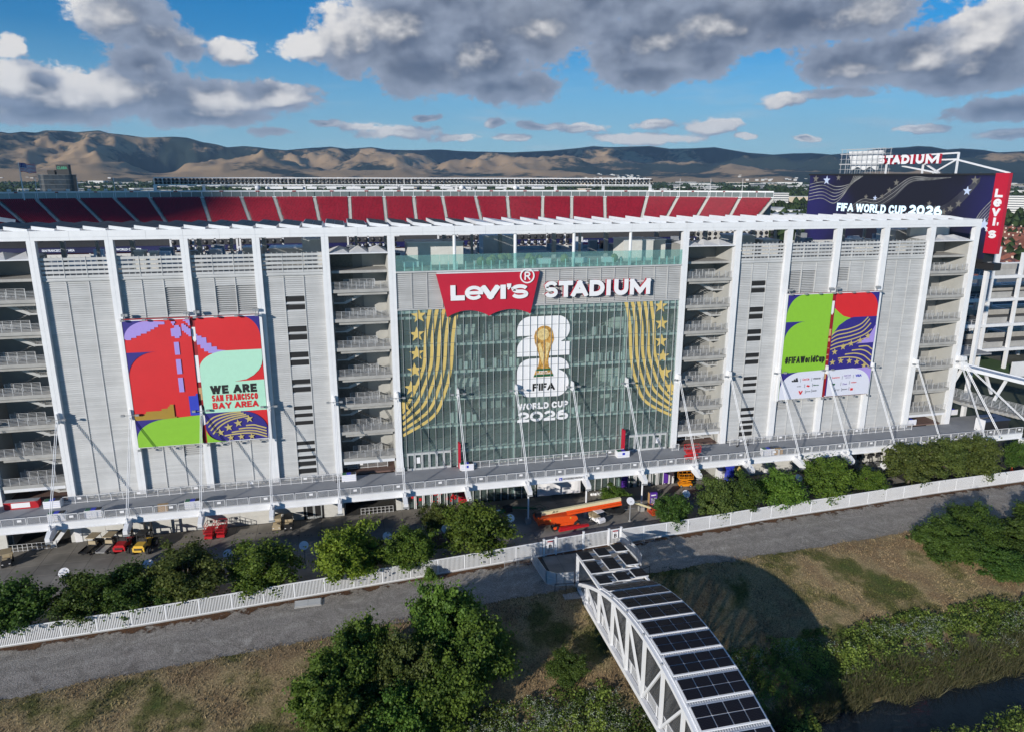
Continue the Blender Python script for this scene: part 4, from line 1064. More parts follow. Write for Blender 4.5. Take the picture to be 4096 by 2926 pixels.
# ------------------------------------------------------------------ elevated walkway hung from the facade
walk = thing('elevated_walkway', 'grey concrete walkway hung on white rods along the stadium front', 'walkway', (68.58, -4, G))
YE = -7.25
MB().box(-24, 155.5, YE+.12, -.02, -.28, 0).build('deck_slab', DECK, walk)
MB().box(147, 157, -.02, 3, -.28, -.005).build('deck_slab', DECK, walk)
MB().box(-24, 155.5, -3.9, -3.5, -1.1, -.29).build('edge_beam', WHITE2, walk)
for i in range(-2, 17):
    x0, x1 = S*i, S*(i+1)
    if i == 16: x1 = 155.6
    m = MB().box(x0+.01, x1-.01, YE, YE+.12, -.95, .06).box(x0+.01, x1-.01, YE-.12, YE, -.95, -.83).box(x0+.01, x1-.01, YE-.1, YE, -.06, .02)
    m.build('edge_beam', WHITE, walk)
    fm = MB(); im = MB()                                  # railing: three framed panels to a bay
    n_ = 3; w_ = (x1-x0)/n_
    for q in range(n_):
        a, b = x0+w_*q+.06, x0+w_*(q+1)-.06
        f = MB().box(a, a+.06, YE+.02, YE+.1, .06, 1.15).box(b-.06, b, YE+.02, YE+.1, .06, 1.15).box(a, b, YE+.02, YE+.1, 1.10, 1.17).box(a, b, YE+.03, YE+.09, .14, .18).box((a+b)/2-.02, (a+b)/2+.02, YE+.03, YE+.09, .18, 1.10)
        ff = f.build('rail_frame', WHITE2, walk)
        MB().box(a+.06, b-.06, YE+.055, YE+.065, .18, 1.10).build('wire_infill', WIRE, ff)
        if (q+i) % 2 == 0: MB().box((a+b)/2+.45, (a+b)/2+.95, YE-.02, YE+.01, .62, .92).build('rail_sign', SIGNW, ff)
def inner_rail(x0, x1, y=-1.25):
    n_ = max(1, round((x1-x0)/1.52)); w_ = (x1-x0)/n_
    f = MB().box(x0, x1, y-.03, y+.03, 1.07, 1.13).box(x0, x1, y-.03, y+.03, .1, .16)
    for q in range(n_+1): f.box(x0+w_*q-.035, x0+w_*q+.035, y-.05, y+.05, 0, 1.1)
    r_ = f.build('inner_rail', WHITE2, walk)
    MB().box(x0, x1, y-.006, y+.006, .16, 1.07).build('wire_infill', WIRE, r_)
    for q in range(1, n_, 5): MB().box(x0+w_*q+.3, x0+w_*q+.8, y-.06, y-.04, .6, .9).build('rail_sign', SIGNW, r_)
inner_rail(-.7, 37.2); inner_rail(55.1, 82.0); inner_rail(101.2, 137.5); inner_rail(37.9, 44.0, 2.6); inner_rail(93.5, 98.5, 3.0); inner_rail(45.0, 46.3); inner_rail(90.6, 91.8)
for i in range(-1, 17):
    x = S*i
    post = i in (7, 8, 9)
    b = MB()
    pr = [(YE+.1, -.25), (YE+.1, -1.25), (-9.1, -1.55), (-9.9, -1.35), (-9.9, -.85), (-8.9, -.35)]
    n = len(b.v)
    b.v += [(x-.28, y, z) for y, z in pr]+[(x+.28, y, z) for y, z in pr]
    k = len(pr); b.f += [tuple(range(n+k-1, n-1, -1)), tuple(range(n+k, n+2*k))]+[(n+j, n+(j+1) % k, n+k+(j+1) % k, n+k+j) for j in range(k)]
    b.box(x-.24, x+.24, YE+.13, -.1, -1.1, -.30)
    br = b.build('bracket', WHITE, walk)
    MB().box(x-.1, x+.1, -8.75, -8.2, -.45, .28).build('cable_shoe', WHITE, br)
    MB().box(x-.42, x+.42, -9.6, -9.35, -1.75, -1.58).build('bracket_light', GREY, br)
    for dx in (-.11, .11):
        MB().tube((x+dx, -8.45, .1), (x+dx, -.75, 12.2), .05, 6).build('cable', WHITE, walk)
    mp = MB().prism([(x-.2, 11.5), (x+.2, 11.5), (x+.1, 12.9), (x-.1, 12.9)], -.95, -.0)
    m_ = mp.build('cable_anchor', WHITE, walk)
    MB().bar((x-1.0, -1.0, 12.15), (x+1.0, -1.0, 12.15), .06).box(x-1.15, x-.7, -1.2, -.85, 12.05, 12.3).box(x+.7, x+1.15, -1.2, -.85, 12.05, 12.3).build('flood_lamp', GREY, m_)
    if post:
        MB().tube((x, -8.6, G+.7), (x, -8.6, -1.3), .13, 10).build('support_post', WHITE, walk)
        MB().box(x-.4, x+.4, -9.0, -8.2, G, G+.75).build('post_footing', CONC, walk)
text('lettering', 'ACCESSIBLE ENTRANCE', PBLK, 69.75, YE-.13, -.62, 3.75, .33, walk, .006, .015)
MB().box(69.15, 69.6, YE-.135, YE-.122, -.68, -.22).build('access_symbol', PBLUE, walk)
text('lettering', 'b', SIGNW, 69.26, YE-.14, -.63, .22, .34, walk, .004, .02)
MB().prism([(68.62,-.66),(68.68,-.66),(68.68,-.4),(68.78,-.4),(68.65,-.24),(68.52,-.4),(68.62,-.4)], YE-.135, YE-.122).build('arrow', PBLK, walk)

# ------------------------------------------------------------------ big lettering on the louvres
wing = thing('batwing_sign', 'large red wing shaped sign panel with white lettering above the glass centre', 'sign', (59.8, 0, 23.9))
def arc(cx, cz, rx, rz, a0, a1, n=14):
    return [(cx+rx*math.cos(R(a0+(a1-a0)*k/n)), cz+rz*math.sin(R(a0+(a1-a0)*k/n))) for k in range(n+1)]
def hump(x0, z0, x1, z1, top, n=16):
    return [(x0+(x1-x0)*k/n, z0+(z1-z0)*k/n+(top-(z0+z1)/2)*math.sin(math.pi*k/n)**.8) for k in range(n+1)]
MB().prism([(51.97,30.34)]+hump(53.5, 23.92, 59.79, 23.87, 24.85)+hump(59.79, 23.87, 66.16, 23.94, 24.8)[1:]+[(67.56,30.32)], -.55, -.12).build('panel', RED, wing)
SHADEG = mat('sign_return_grey', (.45, .45, .47), .5, var=0)
for ch, x0, x1, z0, z1, T_ in (('L',54.0,56.1,26.4,28.66,.74),('e',56.15,58.85,26.4,28.5,.50),('V',58.6,61.35,26.4,28.52,.80),('I',61.5,62.3,26.4,28.52,.8),('S',63.2,65.75,26.36,28.5,.54)):
    heavy('letter', ch, SIGNW, x0, -.57, z0, x1-x0, z1-z0, wing, .22, T_, SHADEG)
MB().prism([(62.5,28.66),(63.15,28.66),(63.1,28.2),(62.75,27.75),(62.6,27.85),(62.72,28.1),(62.5,28.1)], -.79, -.57).build('letter', SIGNW, wing)
ring = MB()
for k in range(28):
    a, b = 2*math.pi*k/28, 2*math.pi*(k+1)/28
    c_ = (65.62, 29.72); pts = [(c_[0]+r_*math.cos(t_), c_[1]+r_*math.sin(t_)) for r_, t_ in ((1.12,a),(1.12,b),(.93,b),(.93,a))]
    ring.prism(pts, -.72, -.56)
ring.build('registered_ring', SIGNW, wing)
heavy('letter', 'R', SIGNW, 65.2, -.57, 29.13, .9, 1.2, wing, .15, .2)
MB().box(52.1, 67.4, -.5, -.05, 30.36, 30.52).build('cable_tray', WHITE2, wing)
sgn = thing('stadium_lettering', 'white STADIUM letters with red sides right of the wing shaped sign', 'sign', (76.9, 0, 26.3))
MB().box(68.2, 85.5, -.1, .08, 26.75, 26.95).box(68.2, 85.5, -.1, .08, 28.2, 28.4).build('mounting_rail', WHITE2, sgn)
for ch, x0, x1 in (('S',68.3,70.35),('T',70.5,72.75),('A',72.5,75.15),('D',75.4,77.85),('I',78.15,79.0),('U',79.4,81.75),('M',82.0,85.4)):
    heavy('letter', ch, SIGNW, x0, -.35, 26.35, x1-x0, 2.5, sgn, .5, .70 if ch not in 'S' else .56, RED)

# ------------------------------------------------------------------ prints on the glass
GY = .235
def strip(name, pts, w, m, parent, y0, y1, wend=None):
    L = smooth_line(pts, 7); mb = MB(); n = len(L)
    off = []
    for k, p in enumerate(L):
        d = (L[min(n-1, k+1)]-L[max(0, k-1)]).normalized(); nrm = Vector((-d.y, d.x, 0))
        ww = w if wend is None else w+(wend-w)*k/(n-1)
        off.append((p-nrm*ww/2, p+nrm*ww/2))
    for k in range(n-1):
        a, b = off[k], off[k+1]
        mb.prism([(a[0].x,a[0].y),(b[0].x,b[0].y),(b[1].x,b[1].y),(a[1].x,a[1].y)], y0, y1)
    return mb.build(name, m, parent)
def star(cx, cz, r, rot=90, ri=.40):
    return [(cx+(r if k % 2 == 0 else r*ri)*math.cos(R(rot+36*k)), cz+(r if k % 2 == 0 else r*ri)*math.sin(R(rot+36*k))) for k in range(10)]
K0 = [(51.05,25.15),(50.75,23.6),(50.3,21),(50.04,17.4),(49.65,15.7),(48.85,13.8),(47.9,11.8),(46.4,9.35)]
K4 = [(55.3,25.15),(54.85,23.6),(54.4,21),(54.12,17.4),(53.85,15.4),(53.1,12.6),(51.2,8.6),(46.4,5.75)]
for side in (0, 1):
    deco = thing('gold_window_print', 'sweep of five gold stripes and six gold stars on the '+('right' if side else 'left')+' edge of the glass', 'window print', (50 if not side else 87.1, .2, 5.5), 'gold stripe prints on the glass')
    fx = (lambda x: 137.16-x) if side else (lambda x: x)
    for k in range(5):
        t_ = k/4; pts = [(fx(a[0]+(b[0]-a[0])*t_), a[1]+(b[1]-a[1])*t_) for a, b in zip(K0, K4)]
        strip('stripe', pts, .52, GOLD, deco, GY-.003*k, GY+.015, .44)
    for k, (sx__, sz) in enumerate(((49.35,24.2),(49.0,21.4),(48.9,18.5),(48.5,15.95),(47.9,13.25),(46.75,10.7))):
        pts = star(fx(sx__), sz, 1.18, 92 if not side else 88)
        if k == 5: pts = _clip(pts, 0, 46.25, False) if not side else _clip(pts, 0, 90.9, True)
        MB().prism(pts, GY-.02, GY-.014).build('star', GOLD, deco)
logo = thing('tournament_emblem', 'huge white two over six emblem with gold cup on the centre glass', 'emblem', (68.55, .2, 6.4))
x0, x1 = 64.31, 72.76; r_ = 2.1
two = [(x0, 20.35)]+[(x0, 21.2)]+arc(x0+r_, 21.25, r_, 2.1, 180, 90)+arc(x1-1.9, 21.3, 1.9, 2.05, 90, -40)+[(71.9,19.6),(71.3,19.25),(x1,19.22),(x1,17.05),(x0,17.12),(x0,18.2)]+arc(x0+2.2, 18.2, 2.2, 2.05, 180, 95)+[(66.7,20.28),(66.7,20.35)]
MB().prism(two, GY, GY+.01).build('numeral', SIGNW, logo)
six = [(x0, 12.4)]+[(x0, 14.6)]+arc(x0+2.1, 14.6, 2.1, 2.1, 180, 90)+arc(x1-2.0, 14.9, 2.0, 1.8, 90, 0)+[(x1,14.95),(71.0,14.9)]+arc(x1-2.1, 12.6, 2.1, 2.2, 75, -80)+arc(x0+2.1, 12.7, 2.1, 2.15, 270, 180)
MB().prism(six, GY, GY+.01).build('numeral', SIGNW, logo)
CUPG = mat('cup_gold', (0.50, 0.27, 0.065), 0.35, metal=0.1, var=0.75, nscale=2.2)
cup = [(66.95,13.75),(67.35,14.9),(67.75,15.6),(67.9,16.8),(67.6,18.0),(67.15,19.2),(67.0,20.2),(67.25,21.1)]+arc(68.62, 20.55, 1.4, 1.3, 155, 25)+[(70.1,20.4),(70.2,19.6),(69.8,18.6),(69.45,17.4),(69.3,16.2),(69.4,15.5),(69.85,14.8),(70.2,13.75)]
MB().prism(cup, GY-.05, GY-.004).build('cup', CUPG, logo)
CUPL = mat('cup_highlight', (0.80, 0.58, 0.26), 0.35, metal=0.1, var=0.35, nscale=2.5)
gl_ = MB().prism(arc(68.45, 20.5, .95, .95, 0, 360), GY-.075, GY-.052).prism([(67.6,19.0),(68.0,19.2),(68.6,17.2),(68.4,15.7),(68.1,16.6)], GY-.075, GY-.052).prism([(68.9,19.3),(69.6,19.0),(69.1,16.9),(68.9,16.0)], GY-.074, GY-.052)
gl_.build('cup_relief', CUPL, logo)
MB().prism([(67.4,15.05),(69.75,15.05),(69.9,14.75),(67.25,14.75)], GY-.08, GY-.052).prism([(66.97,13.8),(70.18,13.8),(70.1,14.15),(67.08,14.15)], GY-.08, GY-.052).build('cup_band', GREENP, logo)
text('small_lettering', 'FIFA', SIGNW, 67.85, GY-.055, 14.5, 1.45, .22, logo, .01, .03)
text('small_lettering', 'WORLD CUP', SIGNW, 67.45, GY-.055, 14.2, 2.25, .22, logo, .01, .03)
heavy('lettering', 'FIFA', PBLK, 66.83, GY-.012, 11.5, 3.66, 1.2, logo, .006, .3)
text('lettering', 'TM', SIGNW, 72.25, GY, 10.75, .5, .25, logo, .006, .0)
heavy('lettering', 'WORLD CUP', SIGNW, 64.45, GY, 8.5, 8.3, 1.08, logo, .01, .28)
heavy('lettering', '2026', SIGNW, 64.38, GY, 6.45, 8.4, 1.68, logo, .01, .42)
for x, l in ((54.9, 'narrow red blade sign at the left end of the glass centre rail'), (82.05, 'narrow red blade sign at the right end of the glass centre rail')):
    b_ = MB().box(x-.14, x+.14, -1.15, -.2, .1, 4.25).build('blade_sign', RED); tag(b_, l, 'sign', 'red blade signs on the walkway')

# ------------------------------------------------------------------ banners
def banner(name, label, x0, x1, z0, z1, base, art):
    t_ = thing(name, label, 'banner', ((x0+x1)/2, -.6, z0), 'printed banners on the louvres')
    y = -.58
    mb = MB(); nx, nz = 14, 26
    rr_ = random.Random(x0)
    for i in range(nx+1):
        for j in range(nz+1):
            u, v = i/nx, j/nz
            f = 0.035*math.sin((u*9+(1-v)*14)*1.0)*max(0, v-.55)*math.exp(-abs(u-.5)*4)
            mb.v.append((x0+u*(x1-x0), y+f*0.6, z0+v*(z1-z0)))
    for i in range(nx):
        for j in range(nz): a = i*(nz+1)+j; mb.f.append((a, a+nz+1, a+nz+2, a+1))
    mb.build('cloth', base, t_, smooth=True)
    n = [0]
    def P(pts, m, part='print'):
        n[0] += 1
        yy = y-.03-.012*n[0]
        return MB().prism([(x0+u*(x1-x0), z0+v*(z1-z0)) for u, v in pts], yy, yy+.008).build(part, m, t_)
    def TX(s, m, u, v, w, h, bold=.04, part='lettering'):
        n[0] += 1
        return text(part, s, m, x0+u*(x1-x0), y-.03-.012*n[0], z0+v*(z1-z0), w*(x1-x0), h*(z1-z0), t_, .004, bold)
    def HV(s, m, u, v, w, h, T):
        n[0] += 1
        return heavy('lettering', s, m, x0+u*(x1-x0), y-.03-.012*n[0], z0+v*(z1-z0), w*(x1-x0), h*(z1-z0), t_, .004, T)
    def ST(pts, w, m, part='stripe'):
        n[0] += 1
        yy = y-.03-.012*n[0]
        return strip(part, [(x0+u*(x1-x0), z0+v*(z1-z0)) for u, v in pts], w, m, t_, yy, yy+.008)
    def SR(u, v, r, m=PGOLD, rot=90): 
        n[0] += 1; yy = y-.03-.012*n[0]
        return MB().prism(star(x0+u*(x1-x0), z0+v*(z1-z0), r, rot), yy, yy+.008).build('star', m, t_)
    art(P, TX, ST, SR, HV)
    fr = MB().box(x0-.05, x1+.05, -.66, -.5, z1, z1+.12).box(x0-.05, x1+.05, -.66, -.5, z0-.12, z0)
    fr.build('mounting_rail', WHITE, t_)
    for q in range(4):
        x = x0+(x1-x0)*(q+.07)/3.15
        MB().bar((x, -.6, z1+.1), (x, -1.15, z1+.25), .06).box(x-.22, x+.22, -1.35, -1.05, z1+.05, z1+.3).build('banner_lamp', GREY, t_)
        MB().bar((x, -.6, z0-.1), (x, -1.15, z0-.3), .06).box(x-.22, x+.22, -1.35, -1.05, z0-.4, z0-.16).build('banner_lamp', GREY, t_)
    for x in (x0+.3, x1-.4):
        MB().bar((x, -.3, z1+.1), (x, -.3, z1+.7), .08).box(x-.35, x+.05, -.6, -.3, z1+.6, z1+.95).box(x+.1, x+.45, -.6, -.3, z1+.6, z1+.95).build('security_light', GREY, t_)
    return t_
def qarc(u0, v0, u1, v1, bulge, n=10):
    """quarter ellipse from (u0,v0) to (u1,v1); bulge 0 leaves horizontally, 1 vertically"""
    o = []
    for k in range(n+1):
        a = math.pi/2*k/n
        if bulge == 0: o.append((u0+(u1-u0)*math.sin(a), v0+(v1-v0)*(1-math.cos(a))))
        else: o.append((u0+(u1-u0)*(1-math.cos(a)), v0+(v1-v0)*math.sin(a)))
    return o
def art1(P, TX, ST, SR, HV):
    P([(0,1),(.37,1)]+qarc(.37, 1, 0, .83, 0), PNAVY)
    P(qarc(0, .865, .36, .995, 1)+[(.62,.985),(.62,.965),(.52,.965),(.52,.945),(.46,.945),(.46,.93),(.40,.93),(.40,.915),(.34,.915),(.34,.90),(.25,.90),(.25,.885),(.18,.885),(.18,.87),(.10,.87),(.10,.855),(.03,.855)], PLAV)
    P([(0,.757)]+[(.43,.757)]+qarc(.43, .757, 0, .575, 0), PNAVY)
    P([(.70,.93),(.70,.87),(.75,.87),(.75,.855),(.82,.855),(.82,.87),(.85,.87),(.85,.94),(.83,.94),(.83,.955),(.76,.955),(.76,.935)], PLAV)
    for v0, v1 in ((.725,.825),(.575,.69),(.43,.545)): P([(.725,v0),(.80,v0),(.80,v1),(.725,v1)], PLAV)
    P([(.72,.985),(.78,.985),(.78,.97),(.76,.97),(.76,.955),(.735,.955),(.735,.97),(.72,.97)], PLAV)
    P([(.87,.965),(.87,.91),(.90,.91),(.90,.895),(.93,.895),(.93,.88),(.96,.88),(.96,.865),(1,.865),(1,.925),(.97,.925),(.97,.94),(.94,.94),(.94,.955),(.91,.955),(.91,.965)], PLAV)
    P([(.90,.995),(1,.995),(1,.95),(.97,.95),(.97,.97),(.94,.97),(.94,.985),(.90,.985)], PLAV)
    P([(.855,.235),(1,.235),(1,.41),(.97,.41),(.97,.395),(.855,.395)], PBLUE)
    P([(0,.22),(0,.275),(.055,.275),(.055,.26),(.155,.26),(.155,.275),(.18,.275),(.18,.29),(.42,.29),(.42,.305),(.52,.305),(.52,.32),(.55,.32),(.55,.335),(.61,.335),(.61,.235),(.64,.235),(.64,.22)], POLIVE)
    P([(0,0),(0,.222),(.55,.222),(.55,0)], PNAVY)
    P([(0,0)]+qarc(0, .07, .5, .222, 1)+[(1,.235),(1,0)], PGRN)
def art2(P, TX, ST, SR, HV):
    P([(.71,1),(1,1)]+qarc(1, .83, .71, 1, 1), PNAVY)
    P([(0,.875),(.02,.875),(.02,.86),(.08,.86),(.08,.845),(.15,.845),(.15,.80),(.22,.80),(.22,.77),(.30,.77),(.30,.745),(.45,.735),(.34,.725),(.22,.70),(.22,.72),(.16,.72),(.16,.735),(.10,.735),(.10,.76),(.05,.76),(.05,.79),(0,.79)], PLAV)
    P([(0,.6)]+qarc(0, .6, .45, .735, 1)+[(1,.735),(1,.655)]+qarc(1, .65, .5, .485, 1)[:0]+[(1,.655),(.98,.61),(.93,.57),(.84,.53),(.72,.50),(.52,.485),(1,.49),(1,.24),(0,.24)], PMINT)
    HV('WE ARE', PBLK, .13, .392, .74, .070, .36); HV('SAN FRANCISCO', PRED, .14, .332, .735, .053, .20); HV('BAY AREA', PRED, .14, .270, .735, .052, .235)
    P([(0,.24),(.58,.24)]+qarc(.58, .24, 1, .06, 0)+[(1,0),(.33,0)]+qarc(.33, 0, 0, .12, 0), PNAVY)
    for k in range(4): ST([(.01+.03*k, .155-.03*k), (.14+.03*k, .205-.025*k), (.36+.02*k, .232-.018*k-.002), (.58+.04*k, .236-.012*k)], .2, PGOLD)
    for k in range(4): ST([(.28+.12*k, .045+.025*k), (.5+.09*k, .055+.022*k), (.75+.03*k, .05+.02*k), (.97, .012+.025*k)], .2, PGOLD)
    for u, v in ((.22,.075),(.36,.115),(.52,.145),(.70,.175)): SR(u, v, .62, PGOLD, 96)
    for u, v in ((.38,.012),(.55,.015),(.72,.012)): SR(u, v+.015, .5, PGOLD, 96)
    P([(0,0),(0,.115)]+qarc(0, .115, .30, .003, 1)[1:]+[(.3,0)], PGRN)
def art3(P, TX, ST, SR, HV):
    P([(0,1),(.36,1)]+qarc(.36, 1, 0, .80, 0), PNAVY)
    P([(0,.745),(.44,.745)]+qarc(.44, .745, 0, .57, 0), PNAVY)
    HV('#FIFAWorldCup', PBLK, .06, .345, .91, .066, .235)
    P([(0,0),(0,.255),(1,.265),(1,0)], PNAVY)
    P([(0,0)]+qarc(0, .09, .46, .26, 1)+[(1,.265),(1,0)], PWHITE)
    for k in range(3): P([(.27+.045*k,.165),(.32+.045*k,.165),(.30+.045*k-.01,.183+.012*k),(.265+.045*k-.01,.177+.012*k)], PBLK, 'logo')
    TX('Coca-Cola', PRED, .50, .175, .16, .022, .02, 'logo'); TX('HYUNDAI KIA', PBLK, .75, .178, .17, .016, .02, 'logo')
    TX('ULTRA', GREY, .39, .112, .09, .014, .01, 'logo'); P([(.60,.115),(.66,.105),(.69,.118),(.63,.128)], PRED, 'logo'); TX('Hisense', GREENP, .76, .115, .13, .014, .02, 'logo')
    P([(.43,.075),(.46,.075),(.48,.055),(.50,.075),(.53,.075),(.495,.038),(.47,.038)], PRED, 'logo'); TX('airbnb', GREY, .60, .058, .10, .014, .01, 'logo'); TX('DIAGEO', PBLK, .75, .06, .10, .012, .01, 'logo')
    for u, v in ((.445,.16),(.70,.165),(.96,.17),(.55,.105),(.73,.108),(.58,.045),(.72,.05)): P([(u,v),(u+.006,v),(u+.006,v+.035),(u,v+.035)], GREY, 'divider')
def art4(P, TX, ST, SR, HV):
    P([(0,1),(1,1),(1,.765),(.36,.76)]+qarc(.36, .762, 0, .90, 0)[1:], PRED)
    P([(.71,1),(1,1),(1,.83)]+qarc(1, .83, .71, 1, 1), PNAVY)
    P([(0,.86),(.1,.82),(.22,.78),(.40,.757),(.3,.74),(.14,.69),(.04,.62),(0,.58)], PGRN)
    P([(.0,.58),(.04,.62),(.14,.69),(.3,.74),(.45,.765),(1,.765),(1,.255),(0,.255)], PNAVY)
    for k in range(5): ST([(0,.60-.035*k),(.12+.01*k,.635-.038*k),(.4+.02*k,.655-.036*k),(.65+.03*k,.695-.036*k),(.80+.04*k,.76-.04*k*k*.25-.01*k)], .21, PGOLD)
    P([(1,.69),(1,.51),(.58,.505),(.75,.54),(.9,.60)], PLAV)
    for k in range(4): ST([(.20+.15*k,.37+.035*k),(.45+.13*k,.375+.034*k),(.72+.07*k,.35+.035*k),(.98,.26+.06*k)], .21, PGOLD)
    for u, v in ((.1,.435),(.28,.48),(.46,.51),(.66,.535),(.83,.575),(.07,.335),(.26,.345),(.46,.34),(.64,.325),(.82,.285)): SR(u, v, .62, PGOLD, 94)
    P([(0,0),(0,.258),(.55,.265)]+qarc(.55, .265, 1, .10, 0)+[(1,0)], PWHITE)
    P([(.55,.262),(1,.27),(1,.10)]+qarc(1, .10, .55, .262, 1), PLAV)
    TX('Lenovo', PRED, .10, .175, .18, .02, .02, 'logo'); TX('QATAR', PVIOLET, .37, .185, .17, .02, .0, 'logo'); TX('AIRWAYS', PVIOLET, .41, .17, .12, .009, .0, 'logo'); TX('VISA', PBLUE, .64, .178, .15, .026, .05, 'logo')
    P([(.13,.108),(.18,.108),(.18,.125),(.13,.125)], GREENP, 'logo'); TX('Dove', PVIOLET, .36, .105, .10, .018, .0, 'logo'); TX('verizon', PRED, .55, .118, .13, .014, .02, 'logo')
    TX('PIF', GREY, .20, .05, .10, .016, .0, 'logo'); TX('ROCK-IT', PBLK, .36, .055, .12, .011, .02, 'logo'); P([(.55,.045),(.61,.045),(.61,.068),(.55,.068)], PRED, 'logo')
    for u, v in ((.05,.165),(.32,.165),(.58,.17),(.10,.10),(.30,.10),(.50,.11),(.17,.045),(.33,.045),(.50,.05)): P([(u,v),(u+.006,v),(u+.006,v+.035),(u,v+.035)], GREY, 'divider')
banner('event_banner', 'red banner with lavender bridge tower and green foot, leftmost of the left pair', 9.62, 18.05, 7.3, 25.2, PRED, art1)
banner('event_banner', 'red and mint banner lettered WE ARE SAN FRANCISCO BAY AREA', 18.66, 27.05, 7.35, 25.3, PRED, art2)
banner('event_banner', 'green hashtag banner with a white field of sponsor marks', 110.1, 118.5, 7.4, 25.3, PGRN, art3)
banner('event_banner', 'navy banner with gold stripes and stars under a red top', 119.1, 127.55, 7.45, 25.3, PNAVY, art4)
OLDR = mat('old_sign_red', (.30, .015, .02), .5)
for x0, x1, l in ((9.55, 27.1, 'dark red older sign board showing in the gap of the left banner pair'), (110.05, 127.6, 'red and tan older sign board showing in the gap of the right banner pair')):
    o_ = thing('sign_board', l, 'sign', ((x0+x1)/2, -.3, 7.2))
    MB().box(x0, x1, -.42, -.25, 7.2, 25.45).build('board', OLDR, o_)
    MB().box(x0-.35, x0, -.62, -.2, 7.1, 25.5).build('side_channel', WHITE, o_); MB().box(x1, x1+.35, -.62, -.2, 7.1, 25.5).build('side_channel', WHITE, o_)
    xm = 18.1 if x0 < 50 else 118.55
    m = MB()
    if x0 < 50: m.prism([(xm,24.0),(xm+.5,24.0),(xm+.5,22.2),(xm+.3,21.9),(xm,22.3)], -.44, -.425).box(xm-.0, xm+.5, -.44, -.425, 16.2, 20.0).prism([(xm,11.0),(xm+.5,12.4),(xm+.5,10),(xm+.2,9.8)], -.44, -.425)
    else: m.prism([(xm,24.0),(xm+.55,24.0),(xm+.55,22.0),(xm+.3,21.6),(xm,22.0)], -.44, -.425)
    m.build('old_print', SIGNW, o_)
    TAN = mat('old_print_tan', (.55, .33, .16), .6)
    m = MB()
    for zz in ((13.6, 15.4),) if x0 < 50 else ((18.0, 19.2), (17.0, 17.6), (15.8, 15.9), (14.6, 14.8), (13.7, 13.9), (10.5, 11.8)): m.box(xm, xm+.5, -.44, -.425, *zz)
    m.build('old_print', TAN, o_)
# ------------------------------------------------------------------ far stand across the field
AISLE = [(-84.0,166.5,36.0,-75.5,160.5,29.3),(-71.9,173.4,36.0,-62.9,167.0,29.1),(-61.7,178.2,36.0,-53.2,170.5,28.8),(-50.5,183.5,36.0,-41.6,175.2,28.4),(-39.9,187.6,36.0,-30.7,178.7,28.0),(-28.9,191.1,36.0,-22.2,180.3,28.1),(-11.4,194.2,36.0,-7.6,181.9,28.0),(2.6,194.6,36.0,6.4,182.1,27.8),(14.6,195.0,36.0,17.9,181.9,27.5),(29.6,195.0,36.0,31.3,181.7,27.6),(43.0,195.0,36.0,42.8,181.5,27.7),(56.5,195.0,36.0,56.2,181.4,27.5),(68.2,194.2,36.0,67.7,180.8,27.7),(79.8,193.0,36.0,79.4,179.6,27.6),(93.0,191.7,36.0,92.7,178.5,27.8),(105.9,190.0,36.0,103.8,177.4,27.9),(120.3,187.6,36.0,116.8,175.4,28.0),(132.0,185.6,36.0,128.3,173.5,28.1),(145.3,182.7,36.0,141.4,171.0,28.3),(162.3,178.9,36.0,155.9,168.3,28.3),(173.4,173.6,35.9,165.3,165.2,28.6),(184.2,168.4,35.8,176.4,161.3,29.2),(194.8,162.2,35.8,187.4,155.4,29.4),(205.7,155.8,35.8,197.3,150.9,29.7)]
stand = thing('far_grandstand', 'upper deck of red seats across the field behind the white tower', 'grandstand', (60, 185, G))
STEP = mat('stand_concrete', (0.20, 0.20, 0.20), .85, var=.12)
AIS = mat('aisle_concrete', (0.46, 0.45, 0.42), .85, var=.1)
def ext(a, q):                                            # carry the slope on below the seats one sees
    T = Vector(a[:3]); B = Vector(a[3:]); return T+(B-T)*q
NROW = 26
for j in range(len(AISLE)-1):
    A, B = AISLE[j], AISLE[j+1]
    A0, A1, B0, B1 = ext(A, 0), ext(A, 1.25), ext(B, 0), ext(B, 1.25)
    w0 = (B0-A0).length; gap = .65
    m = MB(); v = []; f = []
    for r_ in range(NROW):
        t0, t1 = r_/NROW, (r_+1)/NROW
        a, b = A0.lerp(A1, t0), B0.lerp(B1, t0); a2, b2 = A0.lerp(A1, t1), B0.lerp(B1, t1)
        z_ = a2.z-.05; z2 = b2.z-.05
        m.quad((a.x,a.y,z_), (a2.x,a2.y,z_), (b2.x,b2.y,z2), (b.x,b.y,z2))
        m.quad((a2.x,a2.y,z_), (a2.x,a2.y,z_-.5), (b2.x,b2.y,z2-.5), (b2.x,b2.y,z2))
        mid_a, mid_b = a.lerp(a2, .35), b.lerp(b2, .35); mid_a.z = a2.z; mid_b.z = b2.z
        d = mid_b-mid_a; L = d.length; d.normalize(); inw = Vector((d.y, -d.x, 0))
        n_ = max(4, int((L-2*gap)/.52)); s0 = (L-n_*.52)/2
        for k in range(n_):
            p = mid_a+d*(s0+k*.52+.03); q = p+d*.46
            u = Vector((0, 0, 1)); o = len(v)
            back = inw*-.10
            v += [p+u*.30, q+u*.30, q+u*.80+back, p+u*.80+back, p+u*.36+inw*.40, q+u*.36+inw*.40]
            f += [(o, o+1, o+2, o+3), (o+4, o+5, o+1, o)]
    m.build('terrace_step', STEP, stand)
    arr_mesh('seat_block', [tuple(p-Vector(stand.location)) for p in v], f, SEATR, stand, 'stuff')
am = None
